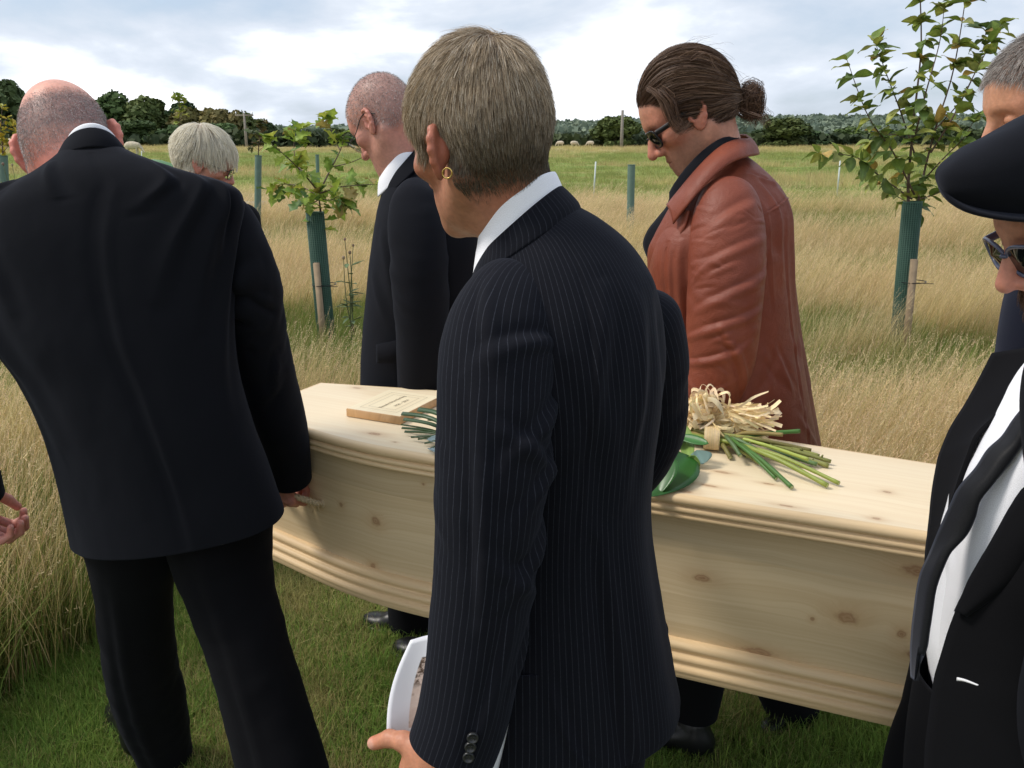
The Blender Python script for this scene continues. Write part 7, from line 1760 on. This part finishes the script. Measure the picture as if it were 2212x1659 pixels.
for (x0, yb, wpx, rz, k, lb) in ((288, 333, 38, -1.6, 0, 'grazing sheep just right of the bald man\'s ear'), (30, 333, 28, 1.5, 0, 'sheep at the left edge beside the yellow sapling'), (58, 332, 32, -1.3, 0, 'pale sheep between the yellow sapling and the bald head'), (58, 396, 18, 0.6, 1, 'sheep head-on low behind the thistle by the suit shoulder'), (954, 329, 22, 1.6, 0, 'small sheep glimpsed beside the spectacled man\'s collar'), (1240, 327, 20, -1.5, 0, 'tiny sheep beyond the sandy-haired man\'s nape'), (1210, 328, 14, 1.4, 0, 'farthest tiny sheep right of the sandy-haired neck'), (1275, 326, 12, 1.5, 0, 'tiny sheep left of the bare pole')):
    D0 = {38: 60, 28: 66, 32: 62, 18: 40, 22: 92, 20: 94, 14: 96, 12: 98}[wpx]
    X = P(x0, yb, D0)[0]; zg = float(terrain(np.array([X]), np.array([float(D0)]))[0])
    o = bpy.data.objects.new('sheep', SH[k]); COL.objects.link(o); o.location = (X, D0, zg); o.rotation_euler = (0, 0, rz); o.scale = (0.95 if wpx > 17 and D0 < 80 else 0.68,)*3
    set_props(o, lb, 'sheep', 'sheep in the field')

# ------------------------------------------------------------------ tree guards, stakes, saplings
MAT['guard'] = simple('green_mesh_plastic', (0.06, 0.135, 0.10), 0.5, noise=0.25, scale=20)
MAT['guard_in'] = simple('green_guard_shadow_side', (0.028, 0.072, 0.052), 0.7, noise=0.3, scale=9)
MAT['stake'] = simple('weathered_stake', (0.30, 0.22, 0.14), 0.9, noise=0.35, scale=25, bmp=0.4)
MAT['stake_grey'] = simple('grey_stake', (0.34, 0.33, 0.28), 0.9, noise=0.3, scale=25, bmp=0.4)
MAT['twig'] = simple('twig_bark', (0.10, 0.065, 0.045), 0.8, noise=0.3, scale=60)
def guard(xt, yt, xb, yb, D, wpx, label, stake=None, fine=True, pale=False):
    top, bot = P(xt, yt, D), P(xb, yb, D)
    d = nrm(top - bot); gz = float(terrain(np.array([bot[0]]), np.array([D]))[0])
    base = bot - d*((bot[2] - gz)/d[2])
    rad = wpx*0.5*K*D/ray(xt, yt)[1]
    t = empty('tree_guard', base, label=label, cat='tree guard', group='tree guards on the saplings')
    Lg = np.linalg.norm(top - base); e1 = nrm(np.cross(d, [0, 1, 0])); e2 = np.cross(d, e1)
    mb = MB(); nn_ = 26
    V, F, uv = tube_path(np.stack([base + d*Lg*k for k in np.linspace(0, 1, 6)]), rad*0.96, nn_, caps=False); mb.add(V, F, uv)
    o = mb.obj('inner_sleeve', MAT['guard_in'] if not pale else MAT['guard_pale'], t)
    if fine:
        mb = MB()
        for k in range(nn_):
            a = 2*math.pi*k/nn_; off = rad*(math.cos(a)*e1 + math.sin(a)*e2); add_tube(mb, [base + off, top + off], 0.0022, 4)
        a = np.linspace(0, 2*math.pi, nn_ + 1)
        for s in np.arange(0, Lg, 0.0125):
            add_tube(mb, base + d*s + rad*(np.cos(a)[:, None]*e1 + np.sin(a)[:, None]*e2), 0.002, 3, caps=False)
        mb.obj('netting', MAT['guard'], t)
    mb = MB(); a = np.linspace(0, 2*math.pi, nn_ + 1)
    add_tube(mb, top + rad*(np.cos(a)[:, None]*e1 + np.sin(a)[:, None]*e2), 0.004, 5, caps=False); mb.obj('rim', MAT['guard'], t)
    if stake:
        (sx, sy, off_) = stake; st = P(sx, sy, D - rad - 0.02) ; L_ = (st[2] - gz + 0.05)/d[2]; sb = st - d*L_ + np.array([off_, 0, 0])
        mb = MB(); q = nrm(st - sb); w_ = 0.019; x1 = nrm(np.cross(q, [0, 1, 0]))*w_; y1 = nrm(np.cross(q, x1))*w_
        Vs = np.array([sb + sx_*x1 + sy_*y1 for sx_, sy_ in ((-1, -1), (1, -1), (1, 1), (-1, 1))] + [st + sx_*x1 + sy_*y1 for sx_, sy_ in ((-1, -1), (1, -1), (1, 1), (-1, 1))])
        mb.add(Vs, [[0, 3, 2, 1], [4, 5, 6, 7], [0, 1, 5, 4], [1, 2, 6, 5], [2, 3, 7, 6], [3, 0, 4, 7]]); mb.obj('stake', MAT['stake'], t, smooth=False)
        mb = MB(); c0 = st - q*0.16; cc = c0 - np.array([0, -(rad + 0.02), 0])
        ring = c0 + np.array([0.03, rad*0.9, 0]) + (rad + 0.022)*(np.cos(a)[:, None]*e1 + np.sin(a)[:, None]*e2)
        add_tube(mb, ring, 0.003, 5, caps=False); add_tube(mb, [c0 + [0.02, -0.005, 0], c0 + [0.14, -0.02, -0.004]], [0.003, 0.002], 5)
        mb.obj('cable_tie', MAT['plastic_black'], t)
    return base, top, rad
MAT['guard_pale'] = simple('faded_green_guard', (0.10, 0.17, 0.135), 0.6, noise=0.25, scale=12)
guard(680, 459, 706, 738, 6.2, 38, 'green mesh tree guard with wooden stake under the oak sapling', stake=(683, 568, 0.0))
guard(1971, 436, 1952, 640, 6.0, 40, 'green mesh tree guard under the leafy sapling by the flat cap', stake=(1975, 560, 0.0))
guard(1364, 356, 1362, 450, 13.5, 17, 'faded green tree guard standing alone left of the leather coat', fine=False, pale=True)
guard(558, 336, 557, 440, 14.0, 15, 'weathered green tree guard between the white-haired woman and the oak', fine=False, pale=True)
guard(685, 334, 686, 362, 24.0, 8, 'small far green tree guard behind the oak sapling', fine=False, pale=True)
guard(6, 336, 10, 410, 11.0, 20, 'green tree guard at the left edge under the yellow sapling', fine=False, pale=True)
MAT['marker'] = simple('pale_marker', (0.55, 0.60, 0.58), 0.6)
for (x0, y0, y1, D0, lb) in ((1287, 349, 390, 24, 'thin pale marker post in the field left of the lone tree guard'), (1815, 347, 392, 24, 'thin pale marker post behind the leafy sapling\'s low branch'), (306, 326, 346, 38, 'thin pale marker post right of the grazing sheep'), (884, 360, 385, 26, 'thin pale marker post beside the white collar')):
    b_, t_ = P(x0 - 4, y1, D0), P(x0, y0, D0); gz = float(terrain(np.array([b_[0]]), np.array([float(D0)]))[0]); b_[2] = gz
    mb = MB(); add_tube(mb, [b_, t_], [0.022, 0.02], 8); mb.obj('marker_post', MAT['marker'], None, label=lb, cat='post', group='thin marker posts')

# leaves
MAT['leaf'] = attr_mat('sapling_leaf', rough=0.5, noise=0.2, scale=30, bmp=0.1, trans=0.3)
def leaf_proto(name, kind, col, seed):
    r = np.random.default_rng(seed); ny, nx = 13, 5
    t = np.linspace(0, 1, ny)
    if kind == 'oak':
        w = 0.30*np.sin(np.pi*np.clip(t, 0, 1)**1.25)**0.8*(1 + 0.42*np.cos(t*2*math.pi*3.5 + 2.6)) + 0.015
    else:
        w = 0.29*np.sin(np.pi*t**0.8)**0.85 + 0.008
    w[:2] = (0.012, 0.02 + w[1]*0.5); w[-1] = 0.004
    q = np.linspace(-1, 1, nx)
    X = w[:, None]*q[None]; Y = np.broadcast_to(t[:, None], (ny, nx)); curl = r.uniform(0.25, 0.6)
    Z = curl*np.abs(X)*0.9 - r.uniform(0.1, 0.45)*t[:, None]**2 + 0.03*np.sin(9*t[:, None] + q[None]*2)
    c = np.array(col)*(1 + 0.3*(np.abs(q) < 0.1))[None, :, None]*(0.85 + 0.3*r.random((ny, nx, 1)))
    mb = MB(); mb.add(np.stack([X, Y, Z], -1).reshape(-1, 3), grid_faces(ny, nx), c=c.reshape(-1, 3))
    me = mb.mesh(name); me.materials.append(MAT['leaf']); return me
OAK = [leaf_proto('leaf', 'oak', c, 500 + i) for i, c in enumerate([(0.24, 0.33, 0.05), (0.31, 0.40, 0.06), (0.16, 0.25, 0.04), (0.40, 0.43, 0.07), (0.10, 0.18, 0.045), (0.34, 0.26, 0.08)])]
PEAR = [leaf_proto('leaf', 'pear', c, 520 + i) for i, c in enumerate([(0.15, 0.22, 0.04), (0.22, 0.28, 0.055), (0.32, 0.34, 0.07), (0.11, 0.17, 0.04), (0.46, 0.31, 0.08), (0.24, 0.26, 0.08)])]
def sapling(name, base, paths, D, protos, n_leaf, size, label, seed, extra=0, probs=None, start=0.2, group=None, as_objects=True, droop=0.3):
    r = np.random.default_rng(seed); t = empty(name, base, label=label, cat='sapling', group=group)
    mb = MB(); pts = []
    for (path, rr) in paths:
        q = catmull(path, 18); add_tube(mb, q, np.linspace(rr, rr*0.25, 18), 7)
        tg = nrm(np.gradient(q, axis=0)); pts.append((q, tg, np.linalg.norm(np.diff(q, axis=0), axis=1).sum()))
    mb.obj('stem', MAT['twig'], t)
    w = np.array([p[2] for p in pts]); w = w/w.sum()
    lm = MB()
    for k in range(n_leaf + extra):
        i = r.choice(len(pts), p=w); q, tg, L = pts[i]; j = int(18*(start + (1 - start)*r.random()**0.8)); j = min(j, 17)
        p = q[j]; side = nrm(np.cross(tg[j], r.normal(size=3)))
        d = nrm(tg[j]*r.uniform(0.1, 0.9) + side*r.uniform(0.5, 1.0) + np.array([0, 0, -droop*r.random()]))
        up = nrm(np.array([0, 0, 1.0]) + r.normal(0, 0.35, 3)); xx = nrm(np.cross(d, up)); zz_ = np.cross(xx, d)
        s = size*r.uniform(0.6, 1.15)
        M3 = Matrix(((xx[0], d[0], zz_[0], p[0]), (xx[1], d[1], zz_[1], p[1]), (xx[2], d[2], zz_[2], p[2]), (0, 0, 0, 1))) @ Matrix.Diagonal((s, s, s, 1))
        me = protos[r.choice(len(protos), p=probs)]
        if as_objects and k < n_leaf:
            o = bpy.data.objects.new('leaf', me); COL.objects.link(o); o.parent = t
            o.matrix_parent_inverse = Matrix.Translation(-Vector(base)); o.matrix_basis = M3
        else:
            co = np.zeros(len(me.vertices)*3, np.float32); me.vertices.foreach_get('co', co); co = co.reshape(-1, 3)
            A_ = np.array(M3); cl_ = np.zeros(len(co)*4, np.float32); me.color_attributes['Col'].data.foreach_get('color', cl_)
            lm.add(co @ A_[:3, :3].T + A_[:3, 3], grid_faces(13, 5), c=cl_.reshape(-1, 4)[:, :3])
    if not as_objects: lm.obj('foliage', MAT['leaf'], t)
    elif extra: set_props(lm.obj('small_leaves', MAT['leaf'], t), kind='stuff')
    return t
def PP(*a, D=6.2, dz=None): 
    return [P(x, y, D + (dd or 0)) for (x, y, dd) in a]
D = 6.2
oak = [(PP((704, 560, 0), (694, 470, 0), (690, 435, 0), (690, 415, 0)), 0.011), (PP((690, 418, 0), (660, 380, -0.1), (615, 335, -0.2), (570, 300, -0.3)), 0.007), (PP((690, 415, 0), (712, 370, 0.1), (735, 325, 0.15), (745, 285, 0.2)), 0.007), (PP((690, 418, 0), (730, 405, -0.1), (775, 400, -0.1), (812, 398, 0)), 0.006), (PP((735, 325, 0.1), (722, 300, 0.2), (710, 265, 0.25), (703, 248, 0.25)), 0.004), (PP((690, 425, 0), (655, 405, 0.2), (615, 398, 0.3), (580, 410, 0.4)), 0.005), (PP((660, 380, -0.1), (640, 350, 0.1), (635, 310, 0.2), (645, 285, 0.3)), 0.005), (PP((690, 430, 0), (672, 440, -0.15), (660, 432, -0.2), (652, 425, -0.25)), 0.004), (PP((692, 430, 0), (715, 432, -0.2), (730, 425, -0.25), (742, 440, -0.25)), 0.004), (PP((720, 360, 0.1), (760, 350, 0), (800, 330, 0), (820, 310, 0)), 0.004)]
sapling('oak_sapling', P(706, 745, 6.2)*[1, 1, 0], oak, D, OAK, 165, 0.125, 'bright green lobed oak sapling above its mesh guard, left of the spectacled man', 601, probs=[0.28, 0.24, 0.2, 0.12, 0.1, 0.06], start=0.15, group='planted saplings')
pear = [(PP((1966, 470, 0), (1962, 400, 0), (1975, 250, 0), (1990, 100, 0.1), (1985, -60, 0.1), D=6.0), 0.012), (PP((1978, 470, 0), (1990, 400, 0.1), (2020, 280, 0.1), (2060, 150, 0.2), (2090, -30, 0.2), D=6.0), 0.010), (PP((1975, 420, 0), (1930, 330, -0.1), (1875, 250, -0.2), (1830, 130, -0.2), D=6.0), 0.007), (PP((1970, 430, 0), (1900, 380, -0.1), (1850, 340, -0.2), (1770, 330, -0.3), D=6.0), 0.006), (PP((1975, 330, 0), (1945, 240, 0.1), (1915, 160, 0.1), (1890, 90, 0.1), D=6.0), 0.006), (PP((2010, 330, 0), (2060, 250, 0), (2110, 150, 0), (2170, 40, 0), D=6.0), 0.007), (PP((1985, 400, 0), (2040, 340, -0.2), (2080, 300, -0.2), (2110, 250, -0.2), D=6.0), 0.006), (PP((1975, 300, 0), (2000, 200, -0.2), (2030, 90, -0.2), (2040, 10, -0.2), D=6.0), 0.006), (PP((1968, 440, 0), (1930, 420, 0.1), (1905, 400, 0.1), (1880, 385, 0.1), D=6.0), 0.004), (PP((1985, 430, 0), (2020, 420, 0), (2060, 400, 0), (2090, 390, 0), D=6.0), 0.004), (PP((2020, 280, 0), (2080, 210, 0.2), (2120, 120, 0.2), (2130, 60, 0.2), D=6.0), 0.005), (PP((1960, 300, 0), (1925, 290, -0.1), (1890, 300, -0.1), (1865, 320, -0.1), D=6.0), 0.004)]
sapling('leafy_sapling', P(1952, 640, 6.0)*[1, 1, 0], pear, 6.0, PEAR, 298, 0.122, 'tall sapling with glossy oval leaves, some browning, by the flat cap', 602, probs=[0.27, 0.25, 0.16, 0.17, 0.07, 0.08], start=0.08, group='planted saplings', droop=0.6, extra=150)
YEL = [leaf_proto('leaf', 'pear', c, 540 + i) for i, c in enumerate([(0.42, 0.36, 0.04), (0.30, 0.32, 0.05), (0.50, 0.38, 0.05)])]
GRN = [leaf_proto('leaf', 'oak', c, 550 + i) for i, c in enumerate([(0.24, 0.30, 0.05), (0.18, 0.25, 0.04), (0.32, 0.34, 0.06)])]
DRK = [leaf_proto('leaf', 'oak', c, 560 + i) for i, c in enumerate([(0.07, 0.10, 0.03), (0.12, 0.13, 0.04), (0.16, 0.12, 0.05)])]
q = [(PP((8, 420, 0), (6, 330, 0), (2, 280, 0), (5, 230, 0), D=11.0), 0.012)] + [(PP((6, 330 - 20*k, 0), (6 + 14*s, 315 - 20*k, 0.1), (6 + 32*s, 310 - 18*k, 0.1), D=11.0), 0.005) for k, s in ((0, 1), (1, -1), (2, 1), (3, 0.7), (3, -1), (1, 1.2))]
sapling('yellow_sapling', P(8, 420, 11.0)*[1, 1, 0], q, 11, YEL, 110, 0.09, 'yellowing sapling at the left edge of the field', 603, start=0.0, group='planted saplings', as_objects=False)
q = [(PP((392, 430, 0), (390, 330, 0), (388, 250, 0), (386, 212, 0), D=9.0), 0.010)] + [(PP((388, 262 - 12*k, 0), (388 + 8*s, 250 - 12*k, 0), (388 + 16*s, 246 - 12*k, 0), D=9.0), 0.003) for k, s in ((0, 1), (1, -1), (2, 1), (3, -0.7))]
sapling('slender_sapling', P(392, 430, 9.0)*[1, 1, 0], q, 9, GRN, 46, 0.075, 'slender bright sapling top rising above the white-haired woman', 604, start=0.55, group='planted saplings', as_objects=False)
q = [(PP((558, 440, 0), (558, 340, 0), (560, 300, 0), (563, 262, 0), D=14.0), 0.012)] + [(PP((560, 325 - 14*k, 0), (560 + 9*s, 318 - 14*k, 0), (560 + 20*s, 316 - 14*k, 0), D=14.0), 0.004) for k, s in ((0, 1), (0, -1), (1, 1), (2, -1))]
sapling('dark_sapling', P(558, 440, 14.0)*[1, 1, 0], q, 14, DRK, 80, 0.12, 'sparse dark-leaved sapling in its weathered guard left of the oak', 605, start=0.45, group='planted saplings', as_objects=False)

# ------------------------------------------------------------------ thistles and dock among the grass
MAT['thistle'] = attr_mat('thistle', rough=0.8, noise=0.2, scale=40, bmp=0.0, trans=0.1)
def thistle(x0, yb, yt, D, label, seed, leafy=True):
    r = np.random.default_rng(seed); b_ = P(x0, yb, D); b_[2] = float(terrain(np.array([b_[0]]), np.array([D]))[0]); zt = P(x0, yt, D)[2]
    t = empty('thistle', b_, label=label, cat='thistle', group='thistles in the grass'); H = zt - b_[2]
    mb, hb, lb_ = MB(), MB(), MB()
    for k in range(4):
        z0 = H*r.uniform(0.25, 0.6) if k else 0; e_ = b_ + np.array([r.normal(0, 0.05), r.normal(0, 0.05), H*r.uniform(0.6, 1.0)])
        q = catmull([b_ + [0, 0, z0], (b_ + [0, 0, z0] + e_)/2 + r.normal(0, 0.02, 3), e_], 8); add_tube(mb, q, np.linspace(0.005, 0.002, 8), 5, c=(0.10, 0.12, 0.05))
        v_, f_ = surface_nets(lambda p: sd_ell(p, (0, 0, 0), (0.016, 0.016, 0.02)) + 0.002*np.sin(p[..., 0]*400)*np.sin(p[..., 1]*400), (-0.024,)*3, (0.024,)*3, 0.008)
        hb.add(v_*r.uniform(0.5, 0.85) + e_, f_, c=[(0.20, 0.14, 0.09), (0.32, 0.24, 0.16), (0.24, 0.16, 0.12)][r.integers(0, 3)])
        if leafy:
            for j in range(7):
                p = q[r.integers(1, 7)]; d = nrm(r.normal(size=3)*[1, 1, 0.4]); leaf_mesh(lb_, p, p + d*r.uniform(0.05, 0.11), 0.03, np.array([0.09, 0.13, 0.06])*(0.7 + 0.6*r.random()), curl=0.4, nx=3, ny=6)
    mb.obj('stalk', MAT['thistle'], t); hb.obj('flower_heads', MAT['thistle'], t)
    if leafy: lb_.obj('leaves', MAT['thistle'], t)
THISTLES = ((38, 430, 345, 7.5, 'leafy grey-green thistle beside the guard at the left edge'), (760, 640, 500, 5.6, 'tall thistle with a pink bloom in front of the spectacled man\'s jacket'), (735, 600, 520, 6.6, 'brown-headed thistle right of the oak guard'), (640, 600, 530, 6.8, 'dry thistle left of the oak guard'), (95, 420, 372, 8.5, 'seeding thistle under the bald man\'s left ear'), (600, 560, 500, 7.4, 'brown thistle nearest the bald man\'s shoulder'))
for i, a in enumerate(THISTLES):
    if i in (0, 1, 4): thistle(*a, 700 + i, leafy=(i in (0, 1)))
# ------------------------------------------------------------------ green cover over the grave mound and pale boards
def tarp():
    c0 = P(322, 402, 20.0); nu, nv_ = 48, 36; U, W = np.meshgrid(np.linspace(-1, 1, nu), np.linspace(-1, 1, nv_))
    rr_ = np.clip(np.hypot(U, W), 0, 1.35); hgt = 1.06*np.clip(1 - (rr_/1.2)**2.2, 0, 1)**0.8
    x = c0[0] + U*1.15; y = 20.0 + W*1.1; g = terrain(x, y)
    z_ = g + 0.03 + hgt + 0.05*(fbm(np.stack([U*3, W*3, 0*U], -1), 5) - 0.5)*2 + 0.035*np.sin(np.arctan2(W, U)*7 + 2*rr_)*rr_
    return np.stack([x, y, z_], -1)
o = grid_obj('mound_cover', tarp()[:, ::-1], simple('green_sheet', (0.075, 0.19, 0.07), 0.55, noise=0.2, scale=3), None, None, 0.01)
set_props(o, 'green sheet draped over an earth mound beside the white-haired woman', 'tarpaulin')
mb = MB(); c0 = G(548, 425, 0.5); box(mb, (c0[0] - 0.5, 16.0, 0.36), (c0[0] + 0.25, 17.5, 0.42)); o = mb.obj('pale_board', simple('pale_board', (0.48, 0.50, 0.50), 0.8, noise=0.1), None, smooth=False, label='pale flat board lying in the grass left of the weathered guard', cat='board')
o.location = (0, 0, 0.0)
